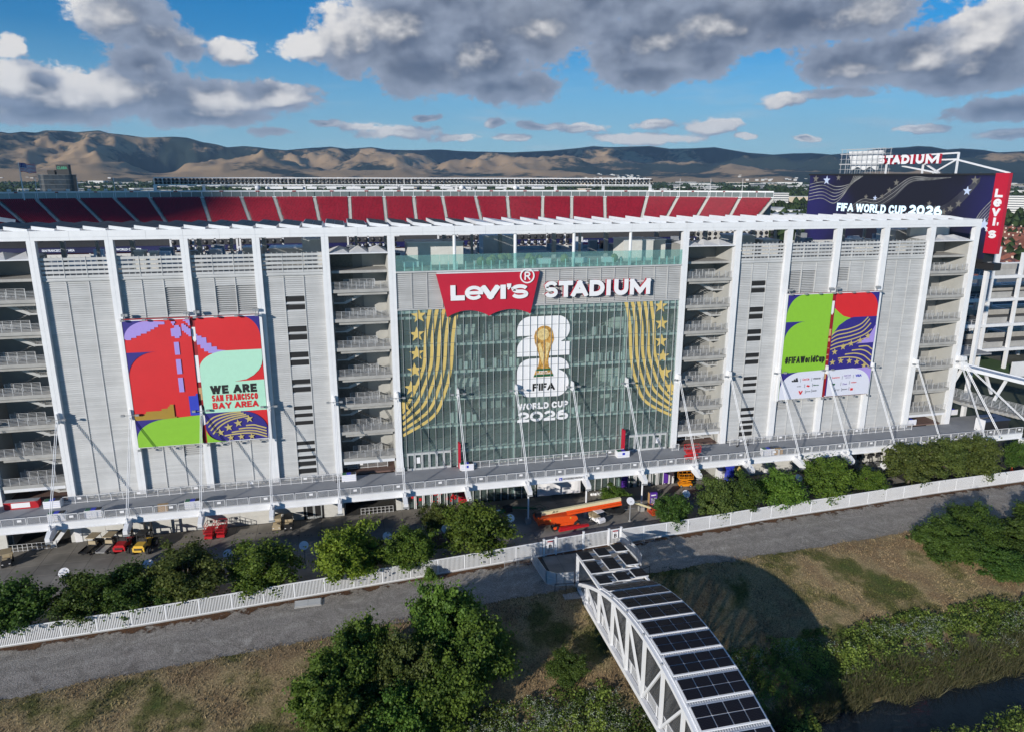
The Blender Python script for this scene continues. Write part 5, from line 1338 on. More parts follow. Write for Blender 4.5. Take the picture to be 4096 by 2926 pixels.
for j, A in enumerate(AISLE):
    T, B = ext(A, 0), ext(A, 1.25); m = MB()
    d = (B-T); sd = Vector((d.y, -d.x, 0)).normalized()*.55
    for r_ in range(NROW*2):
        a, b = T.lerp(B, r_/(NROW*2)), T.lerp(B, (r_+1)/(NROW*2)); zt = b.z+.1
        m.quad((a-sd).to_tuple()[:2]+(zt,), (b-sd).to_tuple()[:2]+(zt,), (b+sd).to_tuple()[:2]+(zt,), (a+sd).to_tuple()[:2]+(zt,))
        m.quad((b-sd).to_tuple()[:2]+(zt,), (b-sd).to_tuple()[:2]+(zt-.5,), (b+sd).to_tuple()[:2]+(zt-.5,), (b+sd).to_tuple()[:2]+(zt,))
    ao = m.build('aisle_stair', AIS, stand)
    if j < 6:
        m = MB()
        for q in range(4):
            a, b = T.lerp(B, .05+q*.24)+sd, T.lerp(B, .05+q*.24+.17)+sd
            for h_ in (.5, 1.0): m.bar(a+Vector((0,0,h_)), b+Vector((0,0,h_)), .07)
            m.bar(a, a+Vector((0,0,1.0)), .07); m.bar(b, b+Vector((0,0,1.0)), .07)
        m.build('handrail', RAIL, ao)
# rim parapet, solid on the left bend and glazed elsewhere
PG = mat('parapet_glass', (.16, .19, .19), .2, var=.1)
PG2 = mat('parapet_panel', (.36, .42, .41), .5, var=.08)
for j in range(len(AISLE)-1):
    a, b = Vector(AISLE[j][:3]), Vector(AISLE[j+1][:3]); a.z = b.z = 36
    d = (b-a).normalized(); nrm = Vector((-d.y, d.x, 0)); a += nrm*.8; b += nrm*.8
    solid = j < 5
    L = (b-a).length; k_ = max(2, int(L/3))
    m = MB().bar(a+Vector((0,0,2.45)), b+Vector((0,0,2.45)), .3, .55)
    if not solid: m.bar(a+Vector((0,0,.2)), b+Vector((0,0,.2)), .3, .3)
    for q in range(k_+1): p = a.lerp(b, q/k_); m.bar(p, p+Vector((0,0,2.3)), .14)
    pr = m.build('rim_parapet', WHITE, stand)
    MB().bar(a+nrm*.1+Vector((0,0,1.2)), b+nrm*.1+Vector((0,0,1.2)), .05, 1.9 if not solid else 2.3).build('rim_panel', PG2 if solid else PG, pr)
    m = MB(); c_ = a.lerp(b, .5); m.box(c_.x-.7, c_.x+.7, c_.y-.3, c_.y-.18, 38.25, 38.6); m.build('section_sign', OLDR, pr)
    if solid or j > 18:
        p = a.lerp(b, .05); MB().tube(p, p+Vector((0,0,7.5)), .13, 6, .05).build('flag_pole', WHITE, stand)
        for e in (.35, .8): p = a.lerp(b, e); MB().box(p.x-.5, p.x+.5, p.y-.4, p.y+.4, 38.8, 39.5).build('rim_speaker', BLACK if j > 18 else RAIL, pr)
    # back of the stand down to the ground
    MB().quad((a.x,a.y+1,36), (b.x,b.y+1,36), (b.x,b.y+1,G), (a.x,a.y+1,G)).build('stand_back', CONC, stand)
# edge of the upper deck, message ribbon and the lower seats below it
RIBB = mat('ribbon_screen', (.012, .012, .07), .4, var=.3, nscale=.05, emit=.1)
RTXT = mat('ribbon_lettering', (.75, .78, .85), .4, var=0, emit=.35)
MB().box(-75, 215, 172.5, 178, 24.2, 26.0).build('deck_front', CONCW, stand)
MB().box(-75, 215, 171.2, 172.4, 18.4, 20.3).build('message_ribbon', RIBB, stand)
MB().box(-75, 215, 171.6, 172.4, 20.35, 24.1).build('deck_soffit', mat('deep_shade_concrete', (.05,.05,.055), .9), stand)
for k in range(13):
    x = -60+k*21
    text('ribbon_text', 'FIFA WORLD CUP 2026' if k % 2 else 'SAN FRANCISCO BAY AREA', RTXT, x, 171.1, 18.95, 10, .8, stand, .05, .03)
MB().box(-75, 215, 172.5, 173, 13, 18.4).build('suite_wall', SEATR, stand)
ms = MB()
for x in range(-70, 210, 8): ms.box(x, x+.6, 172.0, 172.6, 13, 18.4)
ms.build('suite_pier', WHITE2, stand)
v = []; f = []
for r_ in range(26):
    y = 170-r_*.85; z = 13.4-r_*.48
    for k in range(-110, 330):
        if k % 24 < 2: continue
        x = k*.62; o = len(v); v += [(x,y,z+.3),(x+.5,y,z+.3),(x+.5,y+.1,z+.85),(x,y+.1,z+.85),(x,y-.4,z+.36),(x+.5,y-.4,z+.36)]; f += [(o,o+1,o+2,o+3),(o+4,o+5,o+1,o)]
arr_mesh('lower_seats', [(a-60, b-185, c-G) for a, b, c in v], f, SEATR, stand, 'stuff')
MB().quad((-75,172,13.2), (215,172,13.2), (215,146,0.2), (-75,146,0.2)).build('lower_terrace', STEP, stand)
MB().bar((-100, 150, 38), (-64, 164.5, 29.5), 1.2, 1.4).build('stair_wall', WHITE, stand)
# field
fld = MB().quad((-60,45,G+.05), (220,45,G+.05), (220,146,G+.05), (-60,146,G+.05)).build('playing_field', mat('turf', (.05,.10,.025), .9, var=.1), None, kind='structure')

# flood light rack on the far rim
rack = thing('light_rack', 'long white steel rack of black floodlights above the far stand', 'light rack', (70, 198, 36))
ys = lambda x: interp([(-30,196.5),(15,198),(70,198),(110,194),(168,186)], x)
xs_ = np.arange(-28, 168.1, 3.0)
m = MB()
for x0, x1 in zip(xs_[:-1], xs_[1:]):
    for z in (40.75, 43.35): m.bar((x0, ys(x0), z), (x1, ys(x1), z), .34, .36)
    m.bar((x0, ys(x0), 40.8), (x0, ys(x0), 43.3), .2); m.bar((x0, ys(x0)-1.0, 40.3), (x1, ys(x1)-1.0, 40.3), .12)
    m.bar((x0, ys(x0)+.9, 40.8), (x1, ys(x1)+.9, 43.3), .12)
m.build('rack_frame', WHITE, rack)
BACKP = mat('rack_backing', (.30,.30,.30), .6)
m = MB()
for x0, x1 in zip(xs_[:-1], xs_[1:]): m.bar((x0, ys(x0)+1.1, 42.1), (x1, ys(x1)+1.1, 42.1), .08, 1.3)
m.build('rack_backing', BACKP, rack)
fl_me = None
for x in np.arange(-27.2, 167.5, 1.45):
    for z in (41.45, 42.7):
        if fl_me is None:
            o = MB().ball((0,0,0), .50, .4, .50, 8, 5).build('floodlight', BLACK, rack, True); fl_me = o.data
        else: o = link('floodlight', fl_me, rack)
        o.location = Vector((x+rnd.uniform(-.1,.1), ys(x)-.25, z))-rack.location
for x in (-28, -11, 8, 26, 45, 64, 86, 106, 127, 147, 167):
    MB().box(x-.5, x+.5, ys(x)+.3, ys(x)+1.2, 30, 40.8).build('rack_post', WHITE, rack)
for x in (8.5, 12, 88, 110): MB().ball((x, ys(x)-1, 39.6), 1.0 if x != 12 else .6, seg=10, rings=7).build('antenna_dome', WHITE, rack, smooth=True)
ri = random.Random(2)
for x in np.arange(12, 124, 7.5): MB().box(x, x+ri.uniform(3.5, 6), ys(x)-.6, ys(x)+.2, 39.2, 40.1).build('antenna_box', WHITE, rack)

# ------------------------------------------------------------------ scoreboard
AT = R(8); ux = Vector((-math.sin(AT), math.cos(AT), 0)); un = Vector((-math.cos(AT), -math.sin(AT), 0))
P0 = Vector((157, 4, 0))
def sp(t_, z, d=0): return P0+ux*t_+un*d+Vector((0, 0, z))
board = thing('scoreboard', 'dark blue video screen with a red end pillar behind the right end of the tower', 'scoreboard', (155, 28, G))
def sbox(t0, t1, z0, z1, d0, d1):
    m = MB(); c = [sp(t0,z0,d0), sp(t1,z0,d0), sp(t1,z0,d1), sp(t0,z0,d1), sp(t0,z1,d0), sp(t1,z1,d0), sp(t1,z1,d1), sp(t0,z1,d1)]
    m.v = [tuple(p) for p in c]; m.f = [(0,1,2,3),(7,6,5,4),(0,4,5,1),(1,5,6,2),(2,6,7,3),(3,7,4,0)]; return m
sbox(3.95, 50.6, 28.6, 44.7, -3, -.12).build('cabinet', BLACK, board)
SCRM = bpy.data.materials.new('video_screen'); SCRM.use_nodes = True; t = SCRM.node_tree; b = t.nodes['Principled BSDF']; b.inputs['Roughness'].default_value = .5
tc_ = N(t, 'ShaderNodeNewGeometry'); sx_ = N(t, 'ShaderNodeSeparateXYZ'); t.links.new(tc_.outputs['Position'], sx_.inputs[0])
n_ = N(t, 'ShaderNodeTexNoise'); n_.inputs['Scale'].default_value = .09; n_.inputs['Detail'].default_value = 2; t.links.new(tc_.outputs['Position'], n_.inputs['Vector'])
edge = mth(t, 'MULTIPLY', ramp(t, mth(t, 'ABSOLUTE', mth(t, 'SUBTRACT', sx_.outputs[1], 28)), 8, 25), ramp(t, n_.outputs[0], .35, .6))
c = mixc(t, edge, (.010,.010,.018), (.016,.014,.085))
t.links.new(c, b.inputs['Base Color']); t.links.new(c, b.inputs['Emission Color']); b.inputs['Emission Strength'].default_value = .25
sbox(3.9, 50.4, 29.2, 44.5, -.12, 0).build('video_screen', SCRM, board)
WAVE = mat('screen_wave_light', (.24, .24, .23), .5, var=.6, nscale=.25, emit=.06)
WAVE2 = mat('screen_wave_dim', (.07, .07, .08), .5, var=.5, nscale=.25, emit=.05)
def sribbon(pts, w, m_, d):
    L = smooth_line(pts, 7); m = MB(); n = len(L)
    for k in range(n-1):
        a, b = L[k], L[k+1]; q = (b-a).normalized(); nr = Vector((-q.y, q.x, 0))*w/2
        m.quad(sp(*(a-nr).xy, d), sp(*(a+nr).xy, d), sp(*(b+nr).xy, d), sp(*(b-nr).xy, d))
    return m.build('screen_stripe', m_, board)
for k in range(6):
    o = k*.75
    sribbon([(50.2, 42.4-o), (46, 43.0-o), (42, 42.0-o), (38+.2*k, 42.6-o*.5), (34.5+.5*k, 44.4)], .16, WAVE, .02)
for k in range(6):
    o = k*.62
    sribbon([(38, 35.0+o*.6), (34, 37.8+o*.5), (30, 37.6+o*.6), (26, 39.6+o*.7), (22, 43.0+o*.35), (17, 43.6+o*.12), (13, 44.1)], .13, WAVE if k % 2 else WAVE2, .02)
for k in range(7):
    o = k*.6
    sribbon([(23, 33.2+o*.6), (19, 36.6+o*.5), (14, 36.4+o*.6), (10, 39.5+o*.6), (7, 43.4+o*.2)], .12, WAVE2, .02)
for k in range(6):
    o = k*.7
    sribbon([(22+k*.5, 30), (19, 32.2-o*.1), (14-.3*k, 31.4+o*.4), (10-k*.3, 30)], .14, WAVE, .02)
    sribbon([(9-k*.2, 29.6), (6.5, 33+o), (4.0, 36.6+o)], .16, WAVE, .02)
STARL = mat('screen_star_light', (.45, .52, .68), .5, var=0, emit=.2); STARD = mat('screen_star_dim', (.16, .15, .13), .5, var=0, emit=.1)
for (tt, z, r_, l) in ((45,43.4,.9,1),(48.5,43.7,.8,0),(41.5,44.0,.6,0),(30.5,39.7,.5,1),(28.7,40.1,.5,0),(27,41.4,.6,0),(25.5,43.0,.6,0),(33,39.9,.5,0),(18,37,.6,0),(15.5,38,.6,0),(13.5,37.5,.6,0),(12.2,38.2,.6,0),(10.6,39.2,.6,0),(17,39,.5,0),(9.2,41.6,.75,1),(8,43.6,.7,0),(4.8,35.6,1.0,1),(45.5,35,.5,1),(44,34.8,.5,0),(41,35.6,.5,0),(20.5,36.5,.5,0),(38.5,33.5,.4,0)):
    pts = star(tt, z, r_*1.25); m = MB(); m.quad(*[sp(a, c_, .035) for a, c_ in pts]); m.build('screen_star', STARL if l else STARD, board)
def htext(s, t0, t1, z0, z1, m_, d, depth, T_, side=None, name='lettering', par=None):
    p = sp(t0, z0, d); return heavy(name, s, m_, p.x, p.y, p.z, t0-t1, z1-z0, par or board, depth, T_, side, (-ux.x, -ux.y))
def stext(s, t0, t1, z0, z1, m_, d, depth, bold, side=None, name='lettering', par=None):
    me = text_mesh(s, t0-t1, z1-z0, depth, bold); me.materials.clear(); me.materials.append(m_)
    if side:
        me.materials.append(side)
        for p in me.polygons: p.material_index = 0 if p.normal.y < -.9 else 1
    o = link(name, me, par or board); o.location = sp(t0, z0, d)-wloc(par or board)
    o.rotation_euler = (0, 0, math.atan2(-ux.y, -ux.x)); return o
LEDT = mat('screen_lettering', (.62, .80, .92), .5, var=0, emit=.55)
htext('FIFA WORLD CUP', 41.0, 22.2, 36.55, 38.35, LEDT, .03, .02, .42); htext('2026', 21.6, 13.9, 36.6, 38.6, LEDT, .03, .02, .55)
sbox(1.3, 3.9, 30.4, 44.9, -.5, .3).build('red_pillar', RED, board)
sbox(3.92, 50.7, 44.5, 44.85, -3.1, .25).build('top_cap', BLACK, board)
for k, ch in enumerate("Levi's"):
    z = (40.6, 38.9, 37.2, 35.5, 35.0, 33.2)[k]; h_ = (1.5, 1.45, 1.45, 1.45, .4, 1.45)[k]
    if ch == "'": stext(ch, 2.05, 1.8, z+.55, z+1.15, SIGNW, .32, .12, .07)
    elif ch == 'i': htext('I', 2.85, 2.4, z, z+h_, SIGNW, .32, .12, .42)
    else: htext(ch.upper() if ch in 'Lv' else ch, 3.35, 1.9, z, z+h_, SIGNW, .32, .12, .42)
stext('R', 4.05, 3.65, 34.4, 35.2, SIGNW, .32, .1, .03)
for tt in (4, 20, 36, 49): sbox(tt-.35, tt+.35, G, 28.6, -2.2, -1.5).build('support_column', WHITE, board)
sbox(2, 50, 27.2, 28.55, -2.6, -.6).build('support_beam', BLACK, board)
# lettering and scaffold on top
tops = thing('rooftop_lettering', 'white STADIUM letters with red sides on a white frame above the video screen', 'sign', tuple(sp(22, 45)))
for ch, a, b in (('S',30.2,28.5),('T',28.3,26.5),('A',26.6,24.6),('D',24.3,22.4),('I',22.1,21.2),('U',20.9,19.0),('M',18.6,15.6)):
    htext(ch, a, b, 46.75, 48.6, SIGNW, .1, .7, .56, RED, 'letter', tops)
fr = MB()
for a, b in (((30.5,47.3),(12.5,47.5)),((30.5,48.2),(12.5,48.7)),((29,44.8),(29,47.3)),((20,44.8),(20,47.4)),((12.5,44.8),(12.5,48.8)),((20,47),(16,44.9)),((12.8,47.4),(17.5,44.9)),((12.5,47.4),(1.8,44.9)),((25,46.4),(16,44.9))):
    fr.bar(sp(*a, -.4), sp(*b, -.4), .3)
fr.build('support_frame', WHITE, tops)
scaf = thing('wrapped_sign', 'wing shaped sign under white wrapping inside a scaffold above the video screen', 'sign', tuple(sp(36, 45)))
m = MB()
TA = [(39.2,49.7),(30.0,49.7),(31.2,45.6)]+[(31.2+(37.9-31.2)*k/16, 45.6-.35*math.cos(k/16*4*math.pi)+.35) for k in range(1, 16)]+[(37.9,45.6)]
pts = [sp(a, z, .1) for a, z in TA]; bk = [sp(a, z, -.5) for a, z in TA]
m.v = [tuple(p) for p in pts+bk]; n_ = len(TA); m.f = [tuple(range(n_)), tuple(range(2*n_-1, n_-1, -1))]+[(k, n_+k, n_+(k+1) % n_, (k+1) % n_) for k in range(n_)]
m.build('wrapped_panel', mat('white_wrap', (.72,.72,.72), .7, var=.18, nscale=.9), scaf)
m = MB()
for k in range(9):
    tt = 29+k*1.42
    for d in (-1.2, .9): m.bar(sp(tt, 44.9, d), sp(tt, 50.3, d), .07)
for z in (45.8, 46.9, 48.0, 49.1, 50.1):
    for d in (-1.2, .9): m.bar(sp(28.6, z, d), sp(40.8, z, d), .07)
for z in (46.9, 49.1): m.bar(sp(28.6, z, .9), sp(40.8, z, .9), .05, .22)
m.build('scaffold', RAIL, scaf)

# ------------------------------------------------------------------ right flank: open white frame, ramps, covered escalator
flank = thing('open_frame_structure', 'open white steel frame with concrete ramps right of the tower', 'building', (214, 56, G))
for y, top in ((50.8, 25), (63, 24), (75, 24)):
    for x in (187, 196, 205, 214, 223, 232, 241, 250):
        if y > 51 and x % 2: continue
        MB().box(x-.38, x+.38, y-.38, y+.38, G, top+(4 if x == 205 else 0)).build('frame_column', WHITE, flank)
RAMPF = mat('ramp_floor', (.10, .10, .10), .85, var=.15)
for z in (-.6, 6.2, 13.1, 19.2):
    MB().box(180, 256, 50.3, 51.2, z-.8, z).build('frame_beam', WHITE, flank); MB().box(180, 256, 74.5, 75.4, z-.8, z).build('frame_beam', WHITE, flank)
    for x in (196, 214, 232): MB().box(x-.3, x+.3, 51.21, 74.4, z-.75, z-.02).build('frame_beam', WHITE, flank)
    MB().box(206, 250, 52, 62, z-.4, z-.05).build('ramp_slab', RAMPF, flank)
    m = MB(); n = 0; m.v = [(183,62.5,z-2.2),(206,62.5,z-.1),(206,72,z-.1),(183,72,z-2.2),(183,62.5,z-2.5),(206,62.5,z-.4),(206,72,z-.4),(183,72,z-2.5)]; m.f = [(0,1,2,3),(7,6,5,4),(0,4,5,1),(2,6,7,3),(1,5,6,2),(3,7,4,0)]
    m.build('ramp_slab', RAMPF, flank)
    for a, b in ((206.5, 213), (215, 222), (224, 231), (233, 249)): MB().box(a, b, 51.4, 51.7, z-.04, z+1.5).build('ramp_parapet', CONC, flank)
    MB().box(206.5, 249, 61.8, 62.1, z-.04, z+1.4).build('ramp_parapet', CONC, flank)
    m = MB(); railing(m, 190, 204.5, 50.7, z, 1.3, 3, 1.8); m.build('frame_railing', WHITE2, flank)
MB().box(176, 204, 46, 60, -.9, -.55).build('side_deck', DECK, flank)
MB().box(208, 214, 43, 43.3, G, -2.5).build('white_gate', WHITE2, flank)
MB().box(148.0, 148.4, 8, 12, 8, 17.5).build('side_banner', GOLD, flank)
MB().box(147.9, 148.45, 8, 12, 6, 7.9).build('side_banner_foot', mat('teal_print', (.02,.35,.33), .5), flank)
for k in range(8): MB().box(172+k*4, 174.5+k*4, 78+.0*k, 82, G, G+2.2+.3*(k % 3)).build('ground_unit', GREY, flank)
esc = thing('covered_stair', 'long sloping stair under a blue grey canopy right of the tower', 'stair', (165, -2, G))
CAN = mat('canopy_membrane', (.34, .42, .56), .3, var=.08)
A_, B_ = Vector((147.2, 3.5, 11.0)), Vector((184, -6, 2.0))
sd = Vector((.25, 1, 0)).normalized()*3.6
m = MB(); m.quad(A_-sd, B_-sd, B_+sd, A_+sd); m.quad(A_-sd-Vector((0,0,.3)), A_+sd-Vector((0,0,.3)), B_+sd-Vector((0,0,.3)), B_-sd-Vector((0,0,.3))); m.build('canopy', CAN, esc)
MB().bar(A_-sd*1.02, B_-sd*1.02, .4, .6).bar(A_+sd*1.02, B_+sd*1.02, .3, .4).build('canopy_edge', WHITE, esc)
m = MB()
for k in range(9):
    p = A_.lerp(B_, (k+.5)/9)-sd*.6; m.bar(p, p+Vector((2.2 if k % 2 else -2.2, 0, -4.2)), .4)
m.build('strut', WHITE, esc)
m = MB()
for d_ in (-3.2, 0, 3.0):
    p, q = A_+Vector((1.5, d_, -6.6)), B_+Vector((0, d_, -6.4))
    for h_ in np.arange(.2, 1.5, .25): m.bar(p+Vector((0,0,h_)), q+Vector((0,0,h_)), .06)
    for k in range(26): c_ = p.lerp(q, k/25); m.bar(c_, c_+Vector((0,0,1.4)), .07)
m.build('handrail', RAIL, esc)
st = MB(); p, q = A_+Vector((1.5, 0, -6.8)), B_+Vector((0, 0, -6.6))
for k in range(40):
    a, b = p.lerp(q, k/40), p.lerp(q, (k+1)/40); st.box(a.x, b.x+.05, a.y-3.4, a.y+3.4, b.z-.5, b.z)
st.build('steps', CONC, esc)
for a, b in (((147.0,-.6,12.0),(150.6,-7.2,.2)),((147.0,-.6,12.0),(160.5,-7.6,-1.5))):
    for d_ in (-.15, .15): MB().tube((a[0]+d_, a[1], a[2]), (b[0]+d_, b[1], b[2]), .07, 6).build('stay_rod', WHITE, esc)
MB().prism([(146.4,11.0),(147.9,11.0),(147.3,13.0),(146.5,13.0)], -1.0, -.1).build('stay_anchor', WHITE, esc)
MB().box(155.5, 172, -9.2, -8.2, -1.9, -1.0).box(155.0, 156, -9.2, -7.2, -1.9, -.9).build('landing_beam', WHITE, esc)

# ------------------------------------------------------------------ behind on the left: glass tower and flag; on the right: tiled houses
tx, ty = polar(-18.16, 950)
gt = thing('office_tower', 'dark curved glass office tower rising behind the left end of the stand', 'building', (tx, ty, G))
TG = mat('tower_glass', (.022,.032,.045), .3, var=.7, nscale=.16)
m = MB(); 
pl = [(-17*math.copysign(abs(math.cos(R(a)))**.35, math.cos(R(a))), -10*math.copysign(abs(math.sin(R(a)))**.45, math.sin(R(a)))) for a in range(0, 361, 15)]
m.flat(pl[:-1], 0, 51).build('glass_body', TG, gt, True)
for z in range(6, 52, 5): MB().flat([(x*1.03, y*1.03) for x, y in pl[:-1]], z, z+.5).build('floor_edge', mat('tower_floor_edge', (.09,.10,.11), .5), gt, True)
MB().box(-8, -1, -4, 4, 51.02, 56).box(1, 13, -4, 4, 51.02, 62).build('roof_plant', BLACK, gt, True)
text('roof_lettering', 'CLARA', mat('lit_green', (.05,.35,.2), .5, var=0), tx+2, ty-4.05, G+57, 10, 3, gt, .1, .03)
fx_, fy_ = -64.5, 176
fp = thing('flag_pole', 'tall white pole flying a striped flag on the left end of the far rim', 'flagpole', (fx_, fy_, 38))
MB().tube((0,0,-2), (0,0,10.3), .22, 8, .1).build('pole', WHITE, fp, True)
fl = thing('flag', 'red and white striped flag with a starred navy corner flying on the tall pole', 'flag', (fx_+.2, fy_, 45.2))
def wavy(u, v): return (u*4.6+.0, .5*math.sin(u*7), v*2.9-u*.5+.15*math.sin(u*8))
for k in range(13):
    m = MB()
    for q in range(12):
        u0, u1 = q/12, (q+1)/12; v0, v1 = k/13, (k+1)/13
        m.quad(wavy(u0,v0), wavy(u1,v0), wavy(u1,v1), wavy(u0,v1))
    m.build('flag_stripe', PRED if k % 2 == 0 else SIGNW, fl, True)
m = MB()
for q in range(5):
    u0, u1 = q/12, (q+1)/12; o_ = Vector((0,-.03,0)); m.quad(*[Vector(p)+o_ for p in (wavy(u0,.46), wavy(u1,.46), wavy(u1,1.0), wavy(u0,1.0))])
m.build('flag_canton', PNAVY, fl, True)
m = MB()
for a in range(4):
    for b_ in range(3):
        p = wavy(.05+a*.1, .54+b_*.16); m.quad(*[(p[0]+x*.14, p[1]-.06, p[2]+z*.14) for x, z in ((-1,0),(0,-1),(1,0),(0,1))])
m.build('flag_star', SIGNW, fl, True)
hr = random.Random(31)
hcols = [mat('house_wall_cream', (.55,.47,.37), .85), mat('house_wall_white', (.66,.63,.58), .85)]
def house(x, y, w, d, h, rz, roof, label, group):
    t_ = thing('tiled_house' if roof is ROOFT else 'grey_roofed_house', label, 'house', (x, y, G), group, rz)
    MB().box(-w/2, w/2, -d/2, d/2, 0, h).build('wall', hr.choice(hcols), t_, True)
    m = MB(); e = .6; rh = d*.28; m.v = [(-w/2-e,-d/2-e,h),(w/2+e,-d/2-e,h),(w/2+e,d/2+e,h),(-w/2-e,d/2+e,h),(-w/2+d*.3,0,h+rh),(w/2-d*.3,0,h+rh)]
    m.f = [(0,1,5,4),(1,2,5),(2,3,4,5),(3,0,4),(3,2,1,0)]; rf = m.build('roof', roof, t_, True)
    MB().box(w*.2, w*.2+1, -1, 0, h+rh*.3, h+rh+.8).build('chimney', hcols[0], rf, True)
    for k in range(3): MB().box(-w/2+w*(k+.3)/3, -w/2+w*(k+.3)/3+1.4, -d/2-.06, -d/2, h*.45, h*.75).build('window', WINB, t_, True)
    MB().box(-w/2-.06, -w/2, -d*.2, d*.1, h*.3, h*.7).build('window', WINB, t_, True)
for r_ in range(9):
    for c_ in range(9):
        a = 44.6+c_*.55+hr.uniform(-.12,.12)+(.25 if r_ % 2 else 0); rr_ = 395+r_*48+hr.uniform(-8,8); x, y = polar(a, rr_)
        if x < 300: continue
        house(x, y, hr.uniform(15,22), hr.uniform(11,14), hr.uniform(6,8), R(-45)+hr.choice((0, math.pi/2))+hr.uniform(-.2,.2), ROOFT, ('nearest','second','third','fourth','fifth','sixth','seventh','eighth','farthest')[r_]+' row of terracotta roofed houses right of the red pillar, house '+('at its left end','near its left end','left of its middle','in its middle','right of its middle','past its middle','near its right end','by its right end','at its right end')[c_], 'terracotta roofed houses at the right edge')
for k, (a, rr_) in enumerate(((44.2,300),(45.8,315),(47.2,300),(48.6,310),(46.5,340),(48,345))):
    x, y = polar(a, rr_); house(x, y, 24, 15, 9, R(-40)+.15*k, ROOFS, 'large house with a slate grey roof beyond the open white frame', 'slate roofed houses beyond the frame')
# ------------------------------------------------------------------ picket fence and gates
fence = thing('picket_fence', 'long white picket fence between plaza and gravel path', 'fence', (60, -19, G))
FPK = mat('fence_white', (.74, .74, .74), .5, objvar=.03, var=0)
pk = None; allp = MB(); n_pk = 0
s_ = []; x = -32.0
GATE0, GATE1 = 63.6, 75.3
def fence_run(xa, xb):
    global pk, n_pk
    x = xa
    step = 3.6
    while x < xb-.2:
        x2 = min(xb, x+step)
        a = Vector((x, fence_y(x), G)); b = Vector((x2, fence_y(x2), G)); d = b-a; L = d.length; d.normalize(); ang = math.atan2(d.y, d.x)
        m = MB().bar(a+Vector((0,0,2.2)), b+Vector((0,0,2.2)), .09, .13).bar(a+Vector((0,0,.2)), b+Vector((0,0,.2)), .09, .14).bar(a, a+Vector((0,0,2.24)), .085)
        m.build('fence_rail', WHITE, fence)
        n_ = int(L/.165)
        for k in range(n_):
            p = a+d*((k+.5)*L/n_)
            if 5 < x < 54 and n_pk < 300:
                if pk is None: o = MB().box(-.05, .05, -.02, .02, .27, 2.14).build('picket', FPK, fence, True); pk = o.data
                else: o = link('picket', pk, fence)
                o.location = p+Vector((0,0,0))-fence.location; o.rotation_euler = (0,0,ang); n_pk += 1
            else: allp.bar(p+Vector((0,0,.27)), p+Vector((0,0,2.14)), .04, .10, (d.x, d.y, 0))
        x = x2
fence_run(-34, GATE0); fence_run(GATE1, 185)
allp.build('picket', WHITE, fence, kind='stuff')
m = MB()
for x in range(-34, 186, 2):
    if GATE0-.5 < x < GATE1: continue
    m.bar((x, fence_y(x), G+.06), (x+2, fence_y(x+2), G+.06), .22, .16)
m.build('kerb_footing', CONC, fence, kind='stuff')
for (x0, x1, l, sgn_) in ((63.7,65.3,'narrow white picket gate with a B sign left of the bridge entry',1),(65.5,69.4,'wide white picket gate leaf left of the centre gate post',0),(69.6,73.3,'wide white picket gate leaf right of the centre gate post',0),(73.5,75.2,'narrow white picket gate with a B sign right of the bridge entry',1)):
    g_ = thing('picket_gate', l, 'gate', ((x0+x1)/2, fence_y((x0+x1)/2), G), 'white gates at the bridge entry')
    ya, yb = fence_y(x0), fence_y(x1); d = Vector((x1-x0, yb-ya, 0)); n_ = int((x1-x0)/.19)
    m = MB().bar((x0,ya,G+2.35), (x1,yb,G+2.35), .09, .13).bar((x0,ya,G+.2), (x1,yb,G+.2), .09, .13).bar((x0+.06,ya,G+.14), (x0+.06,ya,G+2.4), .12).bar((x1-.06,yb,G+.14), (x1-.06,yb,G+2.4), .12)
    m.build('gate_frame', WHITE, g_)
    pm_ = None
    for k in range(n_):
        p = Vector((x0,ya,G))+d*((k+.5)/n_)
        if pm_ is None: o = MB().box(-.047,.047,-.02,.02,.27,2.28).build('picket', FPK, g_, True); pm_ = o.data
        else: o = link('picket', pm_, g_)
        o.location = p-g_.location; o.rotation_euler = (0,0,math.atan2(d.y,d.x))
    MB().bar((x1-.5,yb-.12,G+1.1), (x1-.5,yb-.12,G+1.5), .05).build('handle', RAIL, g_)
    if sgn_:
        c_ = (x0+x1)/2; y_ = (ya+yb)/2
        sg = thing('gate_sign', 'white board with a black letter B hung on the gate '+('left' if x0 < 70 else 'right')+' of the bridge', 'sign', (c_, y_-.12, G+1.15), 'letter B gate signs')
        MB().box(c_-.42, c_+.42, y_-.14, y_-.08, G+1.05, G+2.3).build('board', SIGNW, sg)
        MB().box(c_-.4, c_+.4, y_-.155, y_-.142, G+2.08, G+2.28).build('red_header', OLDR, sg)
        text('lettering', 'GATE', PBLK, c_-.17, y_-.15, G+1.87, .34, .1, sg, .004, .01); heavy('lettering', 'B', PBLK, c_-.2, y_-.15, G+1.17, .42, .58, sg, .006, .12)
for k, x in enumerate((63.6, 65.4, 69.5, 73.4, 75.3)):
    h_ = 2.55 if k != 2 else 2.75
    p_ = thing('gate_post', ('leftmost square white post of the bridge gates','second square white post beside the left B sign','centre square white post between the wide gate leaves','fourth square white post beside the right B sign','rightmost square white post of the bridge gates')[k], 'post', (x, fence_y(x), G), 'white gate posts')
    MB().box(-.12,.12,-.12,.12,0,h_).build('shaft', WHITE, p_, True); MB().box(-.15,.15,-.15,.15,h_+.002,h_+.06).build('cap', WHITE, p_, True)
